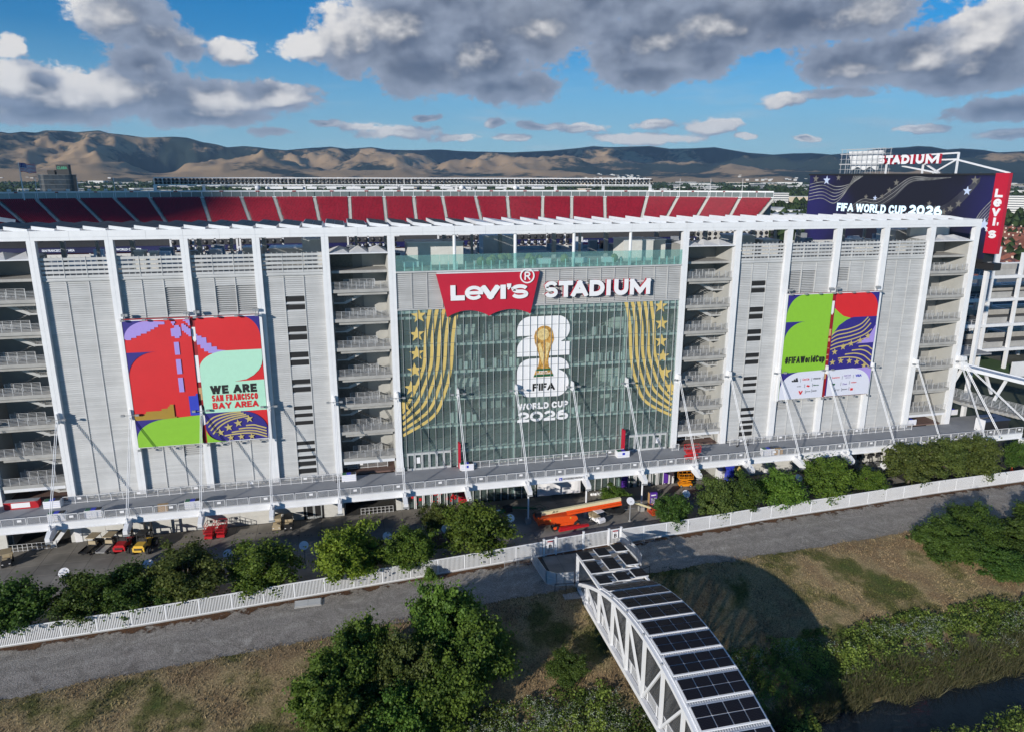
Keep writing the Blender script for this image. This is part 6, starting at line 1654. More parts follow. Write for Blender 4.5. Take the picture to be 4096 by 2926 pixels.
# mesh windscreen panels round the bridge entry
MP = [((61.6,-19.7),(61.75,-22.6)),((61.75,-22.6),(62.0,-25.6)),((62.0,-25.6),(63.1,-26.5)),((63.1,-26.5),(64.2,-26.6)),((64.2,-26.6),(65.35,-26.7)),((75.3,-17.5),(75.6,-20.5)),((75.6,-20.5),(75.7,-22.6)),((75.7,-22.6),(75.6,-24.4))]
for k, (a, b) in enumerate(MP):
    t_ = thing('mesh_panel', 'grey mesh covered fence panel '+('leading from the left gate toward the creek','along the left side of the bridge landing','angled at the left front corner of the landing','facing the creek left of the bridge','next to the left bridge portal','by the right gate post','halfway down the right side of the landing','at the right front corner of the landing')[k], 'fence panel', (a[0], a[1], G), 'mesh panels at the bridge entry')
    a3, b3 = Vector((*a, G)), Vector((*b, G)); m = MB(); u = Vector((0,0,1))
    for p, q in ((a3, a3+u*1.95), (b3, b3+u*1.95), (a3+u*1.93, b3+u*1.93), (a3+u*.12, b3+u*.12), (a3+u, b3+u)): m.bar(p, q, .05)
    m.build('tube_frame', RAIL, t_); MB().quad(a3+u*.13, b3+u*.13, b3+u*1.92, a3+u*1.92).build('mesh', SCREEN, t_)
for k, (x, y, rz, l) in enumerate(((77.6,-18.6,.05,'steel crowd barrier leaning by the fence right of the bridge entry'),(79.3,-18.3,.08,'steel crowd barrier at the fence foot further right of the entry'),(60.3,-20.6,.1,'steel crowd barrier at the fence foot left of the bridge entry'),(58.6,-20.8,.0,'steel crowd barrier further left along the fence foot'),(62.2,-27.4,.1,'steel crowd barrier beside the bridge abutment'))):
    t_ = thing('crowd_barrier', l, 'barrier', (x, y, G), 'steel crowd barriers', rz); m = MB()
    for q in (-1, 1): m.bar((q*1.0,0,.05), (q*1.0,0,1.05), .04); m.bar((q*.8,-.3,.03), (q*.8,.3,.03), .04)
    m.bar((-1,0,1.05),(1,0,1.05),.04).bar((-1,0,.25),(1,0,.25),.04); m.build('barrier_frame', GREY, t_, True)
    m = MB()
    for q in range(14): m.bar((-.93+q*.143,0,.25), (-.93+q*.143,0,1.05), .018)
    m.build('barrier_bar', GREY, t_, True)
ut = thing('utility_vault', 'pale concrete utility vault lid at the fence foot by the path', 'vault lid', (32.4, -23.3, G)); MB().box(-1.6,1.6,-.75,.75,0,.16).build('slab', CONC, ut, True); MB().box(-1.5,-.02,-.65,.65,.161,.19).box(.02,1.5,-.65,.65,.161,.19).build('lid', CONCW, ut, True)
pl_ = thing('timber_planter', 'small tan planter box at the right gate inside the landing', 'planter', (74.4, -18.9, G)); MB().box(-.6,.6,-.35,.35,0,.7).build('box', BEIGE, pl_, True); MB().box(-.5,.5,-.28,.28,.7,.74).build('soil', DEBRIS, pl_, True)

# ------------------------------------------------------------------ footbridge under solar panels
bridge = thing('footbridge', 'white arched truss footbridge with a canopy of solar panels over the creek', 'footbridge', (69, -50, G))
XL, XR = 65.75, 72.0
def ztop(y): return 0.15-.0146*(y+48)**2
PY = [-26.9-.0, -30.75]+[-34.9-4.3*k for k in range(8)]
zd = G
MB().box(XL+.1, XR-.1, -72, -26.6, zd-.22, zd).build('bridge_deck', DECK, bridge)
for x in (XL, XR):
    m = MB().box(x-.22, x+.22, -70, -27.5, zd-.55, zd+.02)
    m.build('bottom_chord', WHITE, bridge)
    L = []
    y = -27.6
    while y > -69: L.append((x, y, max(zd+.1, ztop(y)))); y -= 1.0
    L[0] = (x, -27.4, zd-.1); L[1] = (x, -28.4, zd+1.1)
    m = MB()
    for a, b in zip(L, L[1:]): m.bar(a, b, .38, .42)
    m.build('arch_chord', WHITE, bridge)
    for k, y in enumerate(PY[1:]):
        MB().box(x-.15, x+.15, y-.17, y+.17, zd+.02, ztop(y)-.1).build('truss_post', WHITE, bridge)
        if k+1 < len(PY[1:]):
            y2 = PY[1:][k+1]
            a, b = ((x, y-.2, ztop(y)-.3), (x, y2+.2, zd+.2)) if y > -47 else ((x, y-.2, zd+.2), (x, y2+.2, ztop(y2)-.3))
            MB().bar(a, b, .22, .24).build('truss_diagonal', WHITE, bridge)
    m = MB(); xx = x+(.28 if x == XL else -.28)
    for k in range(int(40/.22)): y = -29-.22*k; m.box(xx-.015, xx+.015, y-.02, y+.02, zd+.1, zd+1.25)
    m.box(xx-.03, xx+.03, -69, -29, zd+1.25, zd+1.32).box(xx-.02, xx+.02, -69, -29, zd+.08, zd+.13)
    for k in range(18): m.box(xx-.05, xx+.05, -29.2-2.15*k, -29.1-2.15*k, zd, zd+1.3)
    m.build('bridge_railing', WHITE, bridge)
    MB().quad((xx+.03*(1 if x == XL else -1), -64.5, zd+1.4), (xx+.03*(1 if x == XL else -1), -29, zd+1.4), *[(xx+.03*(1 if x == XL else -1), y, ztop(y)-.25) for y in (-32,-36,-40,-44,-48,-52,-56,-60,-64)]).build('wire_infill', veil('dark_truss_mesh', (.06,.06,.06), .68), bridge)
    MB().box(x-.15, x+.15, -27.1, -26.75, G, -2.35).build('portal_post', WHITE, bridge)
    MB().bar((x, -26.8, -2.3), (x, -35.2, -2.0), .24, .3).build('portal_beam', WHITE, bridge)
for y in PY[1:]: MB().box(XL+.2, XR-.2, y-.1, y+.1, ztop(y)-.55, ztop(y)-.3).build('cross_beam', WHITE, bridge)
m = MB()
for y in (-27.0, -29.2, -31.4, -33.4): m.box(XL+.14, XR-.14, y-.09, y+.09, -2.35, -2.1)
for a, b in (((XL,-27.2),(XR,-31)),((XL,-31),(XR,-35)),((XR,-27.2),(XL,-31.2)),((XR,-31.2),(XL,-35))): m.bar((*a,-2.3), (*b,-2.3), .14)
m.build('pergola_frame', WHITE, bridge)
def pv_group(name, x0, x1, y0, y1, z0, z1, nx, ny, parent, gap=.05, tray_=True):
    """solar panels on the sloped rectangle; y0 is the far end at height z0"""
    fr = MB(); P_ = lambda x, s, dz: (x, y0+(y1-y0)*s, z0+(z1-z0)*s+dz)
    k = len(fr.v); fr.v += [P_(x0,0,-.12),P_(x1,0,-.12),P_(x1,1,-.12),P_(x0,1,-.12),P_(x0,0,0),P_(x1,0,0),P_(x1,1,0),P_(x0,1,0)]
    fr.f += [(0,3,2,1),(4,5,6,7),(0,1,5,4),(1,2,6,5),(2,3,7,6),(3,0,4,7)]
    if fr.v[3][1] < fr.v[0][1]: fr.f = [f[::-1] for f in fr.f]
    f_ = fr.build(name, PVFRAME if not tray_ else WHITE, parent)
    e = .07 if tray_ else .04
    for i in range(nx):
        for j in range(ny):
            xa = x0+e+(x1-x0-2*e)*i/nx+gap/2; xb = x0+e+(x1-x0-2*e)*(i+1)/nx-gap/2
            Ly = abs(y1-y0); ee = e/Ly
            s0 = ee+(1-2*ee)*j/ny+gap/2/Ly; s1 = ee+(1-2*ee)*(j+1)/ny-gap/2/Ly
            m = MB(); q = [P_(xa,s0,.015),P_(xb,s0,.015),P_(xb,s1,.015),P_(xa,s1,.015),P_(xa,s0,.06),P_(xb,s0,.06),P_(xb,s1,.06),P_(xa,s1,.06)]
            m.v += q; m.f += [f[::-1] for f in [(0,3,2,1),(4,5,6,7),(0,1,5,4),(1,2,6,5),(2,3,7,6),(3,0,4,7)]]
            m.build('solar_panel', PV, f_)
for (x0, ny, y0, L_) in [(65.6,2,-26.7,2.2),(68.0,2,-26.2,2.2),(70.5,2,-25.6,2.2),(65.7,3,-29.1,3.0),(68.15,3,-28.7,3.0),(70.55,3,-28.2,3.0),(65.9,2,-32.4,2.1),(68.3,2,-32.2,2.1),(70.6,2,-31.9,2.1)]:
    pv_group('panel_frame', x0, x0+1.65, y0, y0-L_, -1.95, -1.72, 1, ny, bridge, .04, False)
RIBROOF = mat('ribbed_white_roof', (.70,.70,.71), .45, var=.04)
y = -34.6; k = 0
while y > -63:
    L_ = 2.32
    za, zb = ztop(y)+.30, ztop(y-L_)+.30
    pv_group('panel_tray', XL+.3, XR+.35, y, y-L_, za+.16, zb+.16, 4, 2, bridge, .10)
    y2 = y-L_; y3 = y2-.44
    m = MB(); z2, z3 = ztop(y2)+.22, ztop(y3)+.22
    m.bar((XL+.2, (y2+y3)/2, (z2+z3)/2), (XR+.4, (y2+y3)/2, (z2+z3)/2), .8, .1)
    for q in range(26): xx = XL+.35+q*.245; m.bar((xx, y2+.05, z2+.09), (xx, y3-.05, z3+.09), .05, .07)
    m.build('ribbed_roof', RIBROOF, bridge)
    y = y3-.0
m = MB(); ys_ = [-34.6-1.5*k for k in range(19)]
for a, b in zip(ys_, ys_[1:]):
    for x in (XL+.2, XR+.42): m.bar((x, a, ztop(a)+.22), (x, b, ztop(b)+.22), .12, .28)
m.build('roof_edge', WHITE, bridge)
for y in (-39, -43.2, -47.7, -52): MB().bar((XL+.02, y+.25, ztop(y)), (XL-.05, y+.1, ztop(y)-2.2), .06).ball((XL-.05, y+.25, ztop(y)+.25), .16, seg=6, rings=4).build('conduit', GREY, bridge)
ab = MB().box(63.4, 65.5, -29.3, -27.6, G-1.6, G-.1).box(65.4, 72.5, -29.2, -27.8, G-2.0, G-.6); ab.build('abutment', CONC, bridge)
m = MB().bar((62.6,-27.6,G+1.1),(65.4,-27.9,G+1.1),.06).bar((72.4,-27.6,G+1.1),(76,-26.2,G+1.1),.06)
for a in ((62.6,-27.6),(64,-27.75),(65.4,-27.9),(73.2,-27.3),(74.6,-26.8),(76,-26.2)): m.bar((*a,G),(*a,G+1.1),.06)
m.build('approach_rail', BLACK, bridge)

# ------------------------------------------------------------------ street lamps with round reflector plates
def lamp(label, x, y, first=[None]):
    if first[0] is None:
        t_ = thing('plaza_lamp', label, 'street lamp', (x, y, G), 'plaza lamps with round white plates')
        MB().tube((0,0,0),(0,0,3.3),.085,10,.07).build('pole', GREY, t_, True)
        m = MB(); n_ = 20
        for z in (3.34, 3.39): m.v += [(0.62*math.cos(2*math.pi*k/n_), .62*math.sin(2*math.pi*k/n_), z) for k in range(n_)]
        m.f = [tuple(range(n_-1,-1,-1)), tuple(range(n_,2*n_))]+[(k,(k+1) % n_,n_+(k+1) % n_,n_+k) for k in range(n_)]
        m.v = [tuple(Vector((0,0,3.36))+Matrix.Rotation(R(42), 3, 'X') @ (Vector(v)-Vector((0,0,3.36)))) for v in m.v]; m.build('reflector_plate', SIGNW, t_, True)
        MB().bar((-.9,0,2.1),(.9,0,2.1),.04).build('cross_arm', GREY, t_, True); MB().tube((0,0,2.75),(0,0,3.33),.13,8,.2).build('lamp_head', GREY, t_, True)
        MB().flat([(.2*math.cos(k),.2*math.sin(k)) for k in range(6)],0,.2).build('foot', CONC, t_, True)
        first[0] = t_; return t_
    return dup(first[0], (x, y, G), rnd.uniform(-.4,.4), label)
LL = [(3.28,-15.03,'leftmost round topped plaza lamp, between the two darkest trees'),(12.87,-15.13,'round topped plaza lamp in front of the yellow forklift'),(22.31,-14.71,'round topped plaza lamp behind the bright crown left of the open pavement'),(31.77,-14.64,'round topped plaza lamp on open pavement left of the yellow green tree'),(42.69,-14.53,'round topped plaza lamp just right of the yellow green tree'),(50.73,-14.2,'round topped plaza lamp left of the plywood sheet'),(60.18,-13.04,'round topped plaza lamp left of the orange boom lift'),(79.16,-11.59,'round topped plaza lamp beside the boom lift basket'),(88.56,-11.08,'round topped plaza lamp right of the violet totem'),(126.31,-8.28,'round topped plaza lamp beside the black trailers'),(109.31,-9.47,'round topped plaza lamp sunk among the tree crowns on the right')]
for x, y, l in LL: lamp(l, x, y)
l_ = thing('parking_lamp', 'flat headed grey lamp post at the right end of the plaza', 'street lamp', (150, -7.9, G)); MB().tube((0,0,0),(0,0,3.9),.1,8).build('pole', GREY, l_, True); MB().box(-1.0,1.0,-.25,.25,3.9,4.02).build('lamp_head', GREY, l_, True)

# ------------------------------------------------------------------ vehicles and gear on the plaza
def wheel(m_par, x, y, z, r, w, name='wheel'):
    wv = MB().tube((x-w/2,y,z),(x+w/2,y,z),r,12).build(name, TYRE, m_par, True); MB().tube((x-w/2-.01,y,z),(x+w/2+.01,y,z),r*.5,8).build('rim', GREY, wv, True)
def golf_cart(name, label, loc, rz, body, roofm, flat=False, group=None, cargo=None):
    t_ = thing(name, label, 'golf cart', loc, group, rz)     # front toward +y
    b = MB().box(-.6,.6,-1.2,1.25,.32,.5); pr = [(.45,.5),(1.25,.5),(1.3,.75),(.95,1.0),(.5,.8)]; n = len(b.v); b.v += [(-.58,y,z) for y,z in pr]+[(.58,y,z) for y,z in pr]
    k = len(pr); b.f += [tuple(range(n,n+k)), tuple(range(n+2*k-1,n+k-1,-1))]+[(n+j,n+k+j,n+k+(j+1)%k,n+(j+1)%k) for j in range(k)]
    b.box(-.58,.58,-.5,.1,.5,.72); b.build('body', body, t_, True)
    MB().box(-.55,.55,-.5,.05,.73,.85).box(-.55,.55,-.62,-.5,.8,1.3).build('seat', BEIGE, t_, True)
    for sx2 in (-.55,.55): 
        MB().bar((sx2,1.0,.9),(sx2,.65,1.85),.04).build('roof_post', BLACK, t_, True); MB().bar((sx2,-.6,.6),(sx2,-.7,1.85),.04).build('roof_post', BLACK, t_, True)
    MB().box(-.65,.65,-.95,.85,1.85,1.93).build('roof', roofm, t_, True)
    MB().tube((-.25,.45,.95),(-.25,.38,1.05),.2,10).build('steering_wheel', BLACK, t_, True)
    if flat: MB().box(-.62,.62,-2.9,-.75,.55,.64).box(-.64,-.6,-2.9,-.75,.64,.78).box(.6,.64,-2.9,-.75,.64,.78).build('load_bed', cargo or BLACK, t_, True)
    else: MB().box(-.55,.55,-1.3,-.7,.55,.8).box(-.55,.55,-1.42,-1.3,.7,1.15).build('rear_seat', BEIGE, t_, True)
    for x in (-.52,.52):
        wheel(t_, x, .85, .25, .25, .2); wheel(t_, x, -.8 if not flat else -2.1, .25, .25, .2)
    for x in (-.4,.4): MB().box(x-.1,x+.1,1.26,1.3,.6,.7).build('headlight', SIGNW, t_, True)
    return t_
ALUM = mat('bare_aluminium', (.50,.50,.50), .4, metal=.3, var=.1)
golf_cart('golf_cart', 'black golf cart with tan roof and cream seats at the left picture edge', (-7.3,-4.6,G), R(195), BLACK, BEIGE)
golf_cart('flatbed_cart', 'flatbed golf cart with a black bed, left of the pair by the white wall', (2.7,-2.2,G), R(-14), BLACK, BEIGE, True, 'flatbed golf carts')
golf_cart('flatbed_cart', 'flatbed golf cart with a pale metal bed beside the red telehandler', (4.9,-2.4,G), R(-14), BLACK, BEIGE, True, 'flatbed golf carts', ALUM)
golf_cart('golf_cart', 'brown roofed golf cart parked left of the black utility cart', (27.2,-1.9,G), R(180), BEIGE, BEIGE)
golf_cart('utility_cart', 'black roofed utility cart with red seats by the white wall', (28.9,-2.3,G), R(180), BLACK, BLACK)
golf_cart('golf_cart', 'white golf cart behind the orange boom lift', (74.3,-10.6,G), R(200), SIGNW, SIGNW)
def telehandler(label, loc, rz, body):
    t_ = thing('forklift', label, 'forklift', loc, None, rz)  # forks toward +y, counterweight toward -y
    b = MB().box(-.7,.7,-1.6,1.3,.6,1.2); b.box(-.8,.8,-2.0,-1.61,.7,1.3).box(-.5,.5,-2.2,-2.01,.75,1.0); b.build('body', body, t_, True)
    MB().prism([(-.75,1.21),(.75,1.21),(.6,1.55),(-.6,1.55)], -1.9, -.6).build('bonnet', body, t_, True)
    MB().box(-.55,.55,-2.03,-2.005,.78,1.22).build('grille', BLACK, t_, True)
    MB().box(-.4,.4,-.5,.2,1.21,1.5).box(-.4,.4,-.6,-.48,1.5,2.1).build('seat', BLACK, t_, True)
    for x in (-.65,.65):
        for y in (-.75,.95): MB().bar((x,y,1.2),(x*.9,y*.85,2.6),.09).build('cab_post', BLACK, t_, True)
    r_ = MB().box(-.7,.7,-.75,.9,2.6,2.68)
    for k in range(5): r_.box(-.6,.6,-.6+k*.3,-.5+k*.3,2.69,2.74)
    r_.build('cab_roof', BLACK, t_, True)
    mst = MB().box(-.55,-.36,1.45,1.7,.3,4.1).box(.36,.55,1.45,1.7,.3,4.1)
    for z in (.6,1.5,2.9,3.9): mst.box(-.36,.36,1.5,1.6,z,z+.14)
    mm_ = mst.build('mast', BLACK, t_, True); MB().box(-.45,-.3,1.66,2.7,.3,.38).box(.3,.45,1.66,2.7,.3,.38).box(-.6,.6,1.66,1.74,.3,1.0).build('fork', GREY, mm_, True)
    for x in (-.95,.95): wheel(t_, x*1.08, .95, .66, .66, .46); wheel(t_, x*1.05, -1.25, .58, .58, .4)
    return t_
telehandler('red rough terrain forklift parked nose out beside the yellow one', (7.0,-3.6,G), R(-8), REDP)
telehandler('yellow rough terrain forklift with a black cab frame', (9.7,-4.4,G), R(-10), YELLOW)
def scissor(label, loc, rz, m_, h, gr=None):
    t_ = thing('scissor_lift', label, 'scissor lift', loc, gr, rz)
    MB().box(-.55,.55,-1.1,1.1,.25,.65).build('chassis', m_ if h < 1 else GREY, t_, True)
    s_ = MB()
    for x in (-.4,.4):
        for k in range(max(1,int(h/.4))):
            z0 = .66+k*.4; s_.bar((x,-.9,z0),(x,.9,z0+.38),.08); s_.bar((x+.09,.9,z0),(x+.09,-.9,z0+.38),.08)
    s_.build('scissor_arm', m_, t_, True)
    zt = .66+max(1,int(h/.4))*.4
    MB().box(-.6,.6,-1.2,1.2,zt,zt+.12).build('platform', m_ if h < 1 else GREY, t_, True)
    r_ = MB()
    for z in (.5,1.05):
        for x in (-.57,.57): r_.bar((x,-1.17,zt+z),(x,1.17,zt+z),.05)
        for y in (-1.17,1.17): r_.bar((-.57,y,zt+z),(.57,y,zt+z),.05)
    for x in (-.57,.57):
        for y in (-1.17,-.4,.4,1.17): r_.bar((x,y,zt),(x,y,zt+1.05),.05)
    r_.build('guard_rail', m_, t_, True)
    MB().box(-.2,.2,1.0,1.15,zt+.7,zt+1.0).build('control_box', BLACK, t_, True)
    for x in (-.5,.5):
        for y in (-.8,.8): wheel(t_, x, y, .24, .24, .16)
    return t_
scissor('red scissor lift on the left of the parked red pair', (18.0,-2.6,G), R(-6), REDP, .4, 'red scissor lifts by the wall'); scissor('red scissor lift on the right of the parked red pair', (19.6,-2.5,G), R(-4), REDP, .4, 'red scissor lifts by the wall')
scissor('orange scissor lift half raised in front of the open passage', (93.2,-1.6,G), R(80), mat('amber_paint', (.72,.26,.01), .4), .9)
scissor('red scissor lift standing on the elevated walkway', (92.0,-5.6,0), R(85), mat('bright_red_paint', (.62,.02,.025), .4), .9)
# orange boom lift
bl = thing('boom_lift', 'long orange and cream boom lift parked along the fence', 'boom lift', (69, -10.6, G))
ch = MB().box(-2.2,2.0,-1.1,1.1,.55,1.0).build('chassis', ORANGE, bl, True)
MB().prism([(-1.5,.2),(3.2,.5),(3.2,.75),(-1.3,.8)], -2.2, -1.7).build('axle_beam', REDP, bl, True)
for x in (-1.9,1.7):
    for y in (-1.25,1.25): wv = MB().tube((x,y-.22,.55),(x,y+.22,.55),.55,14).build('wheel', TYRE, bl, True); MB().tube((x,y-.24,.55),(x,y+.24,.55),.28,8).build('rim', ORANGE, wv, True)
def hull(m, pts, y0, y1): return m.prism(pts, y0, y1)
MB().prism([(-4.4,1.15),(-4.6,1.8),(-4.2,2.25),(.6,2.1),(1.6,1.9),(1.8,1.45),(1.4,1.1)], -1.25, 1.0).build('turret_cowl', ORANGE, bl, True)
MB().prism([(-4.3,1.2),(-3.4,1.2),(-3.3,1.34),(-4.35,1.34)], -1.265, -1.252).build('warning_stripe', BLACK, bl, True)
for x in (-2.6,.6): MB().prism([(x+.14*math.cos(k),1.78+.14*math.sin(k)) for k in range(6)], -1.27, -1.252).build('round_sticker', YELLOW, bl, True)
MB().bar((-4.1,-.3,2.55),(9.0,-.3,3.3),.45,.5).build('boom', CREAM, bl, True)
MB().bar((.2,-.55,2.45),(9.6,-.5,2.95),.16,.3).bar((.2,-.82,2.2),(9.8,-.78,2.7),.16,.3).build('lower_boom', ORANGE, bl, True)
MB().box(-4.6,-3.8,-.7,.1,2.2,2.9).build('boom_pivot', BLACK, bl, True)
MB().box(9.0,10.2,-.9,.1,2.3,3.4).build('boom_head', BLACK, bl, True)
MB().bar((10.0,-.4,3.1),(14.0,-.6,1.3),.26,.3).build('jib', CREAM, bl, True)
bk = MB()
for z in (.35,.9,1.4):
    for y in (-1.3,.4): bk.bar((14.0,y,z),(15.7,y,z),.05)
    for x in (14.0,15.7): bk.bar((x,-1.3,z),(x,.4,z),.05)
for x in (14.0,14.85,15.7):
    for y in (-1.3,.4): bk.bar((x,y,.3),(x,y,1.4),.05)
bk.box(14,15.7,-1.3,.4,.28,.34); bk.build('basket', ORANGE, bl, True); MB().box(14.1,14.5,-.7,-.1,.9,1.4).build('control_box', BLACK, bl, True)
o = text('lettering', 'JLG', PBLK, 69-2.1, -10.6-.56, G+2.52, 1.0, .34, bl, .005, .03, None, .3)
bl.rotation_euler = (0, 0, R(3))
# green boom lift left of it
gb = thing('green_boom_lift', 'green boom lift half hidden behind the tree left of the orange one', 'boom lift', (54.5,-10.2,G), None, R(22))
MB().prism([(-2.4,.7),(-2.3,1.5),(-1,1.8),(1.5,1.6),(1.8,.9),(1.4,.6)], -1.1, 1.1).build('turret_cowl', GREENP, gb, True); MB().box(-1.6,1.6,-1,1,.35,.65).build('chassis', GREY, gb, True)
for x in (-1.4,1.4):
    for y in (-1.15,1.15): MB().tube((x,y-.2,.5),(x,y+.2,.5),.5,12).build('wheel', TYRE, gb, True)
MB().bar((-1.6,0,2.0),(6.6,-.1,2.15),.4,.44).build('boom', GREENP, gb, True); MB().bar((-1.6,0,2.26),(5.6,-.1,2.42),.3,.05).build('boom_top', SIGNW, gb, True); MB().box(6.4,7.6,-.5,.4,1.7,2.6).build('boom_head', BLACK, gb, True); MB().bar((7.4,0,2.3),(11.5,-1.2,1.5),.25,.28).build('jib', GREENP, gb, True)
bk = MB()
for z in (.3,.9,1.4):
    for y in (-1.9,-.3): bk.bar((11.5,y,z),(13,y,z),.05)
    for x in (11.5,13): bk.bar((x,-1.9,z),(x,-.3,z),.05)
bk.build('basket', GREENP, gb, True)
# light towers on trailers at right
for k, (x, y) in enumerate(((126.2,-3.0),(128.2,-3.2),(130.0,-3.1),(132.0,-3.2))):
    t_ = thing('trailer', ('leftmost','second','third','rightmost')[k]+' of four black and silver equipment trailers under the right trees', 'trailer', (x,y,G), 'equipment trailers in a row', R(-20))
    MB().box(-.7,.7,-1.3,1.2,.55,.75).prism([(-.65,.76),(.65,.76),(.5,1.35),(-.5,1.35)], -1.0, .9).build('body', ALUM, t_, True); MB().box(-.15,.15,1.2,2.2,.5,.62).build('drawbar', BLACK, t_, True)
    MB().bar((0,.6,1.3),(0,.9,2.6),.14).build('mast', BLACK, t_, True); MB().box(-.35,.35,.7,1.2,2.5,2.95).box(-.5,-.2,.6,.9,2.2,2.6).build('lamp_cluster', BLACK, t_, True)
    for xx in (-.8,.8): wheel(t_, xx, -.1, .38, .38, .22)
# totem, plywood, banner, whites
tt = thing('violet_totem', 'tall violet information totem with white print beside the boom basket', 'totem', (84.0,-9.0,G)); MB().box(-.62,.62,-.22,.22,0,3.1).build('body', PVIOLET, tt, True); MB().box(-.75,-.63,-.25,.25,0,3.15).build('side', WOOD, tt, True)
m = MB()
for k in range(7): m.box(-.4,.1+.06*k,-.235,-.222,1.0+k*.2,1.08+k*.2)
m.box(-.4,.4,-.235,-.222,2.65,2.85); m.build('white_print', SIGNW, tt, True); MB().box(-.6,.6,-.24,-.222,.05,.35).build('pink_foot', mat('pink_print', (.6,.03,.2), .5), tt, True)
pw = thing('plywood_sheet', 'plywood sheet leaning near the round topped lamp and small tree', 'plywood', (53.0,-8.9,G), None, .1); MB().bar((0,.4,0),(0,-.3,2.6),1.1,.06).build('sheet', WOOD, pw, True)
wb = thing('white_banner', 'blank white banner hung under the walkway in front of the glass', 'banner', (71,-1.2,G)); m = MB()
for k in range(14):
    a, b = k/14, (k+1)/14; f_ = lambda u: (67.3+7.3*u, -1.6+.08*math.sin(u*19)); (xa,ya),(xb,yb) = f_(a), f_(b); m.quad((xa,ya,-5.7),(xb,yb,-5.7),(xb,yb,-2.4),(xa,ya,-2.4))
m.build('cloth', SIGNW, wb); MB().box(67.2,74.7,-1.65,-1.5,-2.4,-2.25).build('top_rail', WOOD, wb)
for k in range(9):
    x = 76.6+k*.34; t_ = MB().ball((x, -1.6+.2*math.sin(k*3), G+.22), .3, .28, .24, 8, 5).build('white_sack', SIGNW, smooth=True); tag(t_, 'white sack in the heap at the foot of the storefront glass', 'sack', 'heap of white sacks')
for k, (x, y, z, l, mm_) in enumerate(((0.2,-6.2,0,'long white bin crate at the walkway rail above the stairs',0),(4.6,-6.2,0,'long white bin crate with green and blue lids at the outer rail',0),(17.0,-6.2,0,'white bin crate at the outer rail below the left banner',0),(-1.8,-1.8,0,'white bin crate with a blue top at the end of the inner rail',0),(-9.4,-2.2,0,'white bin crate at the left picture edge on the walkway',0),(38.0,-1.6,0,'blue topped bin crate beside the passage left of the glass',0),(55.9,-1.5,0,'white bin crate with a blue badge by the left blade sign',0),(81.6,-1.8,0,'white bin crate with a blue badge by the right blade sign',0),(105.2,-6.2,0,'white bin crate on the walkway below the right louvres',0),(139.2,1.2,0,'white bin crate in the passage at the right end',0),(151.5,4.5,0,'white bin crate beside the kiosk at the right end',0))):
    t_ = thing('bin_crate', l, 'bin', (x,y,z), 'white recycling bin crates'); MB().box(-1.05,1.05,-.45,.45,0,1.05).build('case', SIGNW, t_, True)
    MB().box(-.95,-.35,-.36,.36,1.06,1.14).build('green_lid', GREENP, t_, True); MB().box(-.3,.3,-.36,.36,1.06,1.14).build('blue_lid', PBLUE, t_, True); MB().box(.35,.95,-.36,.36,1.06,1.14).build('black_lid', BLACK, t_, True)
    m = MB()
    for q in range(3): m.box(-1.0,1.0,-.475,-.452,.2+q*.28,.36+q*.28)
    m.build('slat_panel', PWHITE, t_, True)
    if 'badge' in l: MB().box(-.22,.22,-.49,-.476,.45,.85).build('badge', PBLUE, t_, True)
pd = thing('red_counter', 'long red counter with a white front panel at the left end of the walkway', 'counter', (-5.8,-1.0,0)); MB().box(-2.1,2.1,-.5,.5,0,1.0).build('body', REDP, pd, True); MB().box(-1.2,1.1,-.53,-.51,.2,.9).build('front_panel', SIGNW, pd, True); MB().box(-2.1,2.1,-.5,.5,1.01,1.06).build('top', GREY, pd, True)
for k, (x, l) in enumerate(((13.2,'brown cardboard box at the outer walkway rail'),(107.0+0.0,'tan crate with white bottles at the outer rail on the right'))):
    t_ = thing('carton', l, 'box', (x,-6.5,0)); MB().box(-.65,.65,-.4,.4,0,.95).build('box', WOOD, t_, True); MB().box(-.64,.64,-.03,.03,.951,.97).build('tape', BEIGE, t_, True)
for k, x in enumerate((36.2,36.7,37.3,37.8,54.9,55.5,102.2,102.6,103.9,104.4)):
    y = -1.9+.25*(k % 2); t_ = thing('queue_post', ('black queue post by the inner rail left of the dark passage' if x < 40 else 'black queue post beside the left blade sign' if x < 60 else 'black queue post by the inner rail right of the passage'), 'post', (x,y,0), 'black queue posts'); MB().tube((0,0,0),(0,0,1.0),.04,8).build('post', BLACK, t_, True); MB().tube((0,0,0),(0,0,.05),.18,10).build('base', BLACK, t_, True)
ks = thing('bar_kiosk', 'black bar kiosk with a blue roof at the right end of the walkway', 'kiosk', (151.6,-4.6,0)); MB().box(-2.6,2.6,-.9,-.75,0,2.0).box(2.4,2.6,-.7,1.6,0,2.0).build('front_wall', BLACK, ks, True); MB().box(-2.85,-2.62,-.9,1.0,0,2.3).build('end_panel', SIGNW, ks, True)
MB().box(-2.7,2.8,-1.0,.3,2.02,2.12).box(1.2,2.8,.31,2.4,2.02,2.12).box(-1.2,1.19,1.3,2.4,2.02,2.12).build('roof', mat('kiosk_blue', (.03,.06,.14), .4), ks, True); MB().box(-2.3,2.3,-.5,.2,0,1.1).build('counter', GREY, ks, True)
cn = thing('traffic_cone', 'orange traffic cone on the pavement below the right end of the walkway', 'cone', (153.6,-8.2,G)); MB().tube((0,0,.04),(0,0,.75),.2,10,.04).build('cone', ORANGE, cn, True); MB().box(-.25,.25,-.25,.25,0,.04).build('base', ORANGE, cn, True)
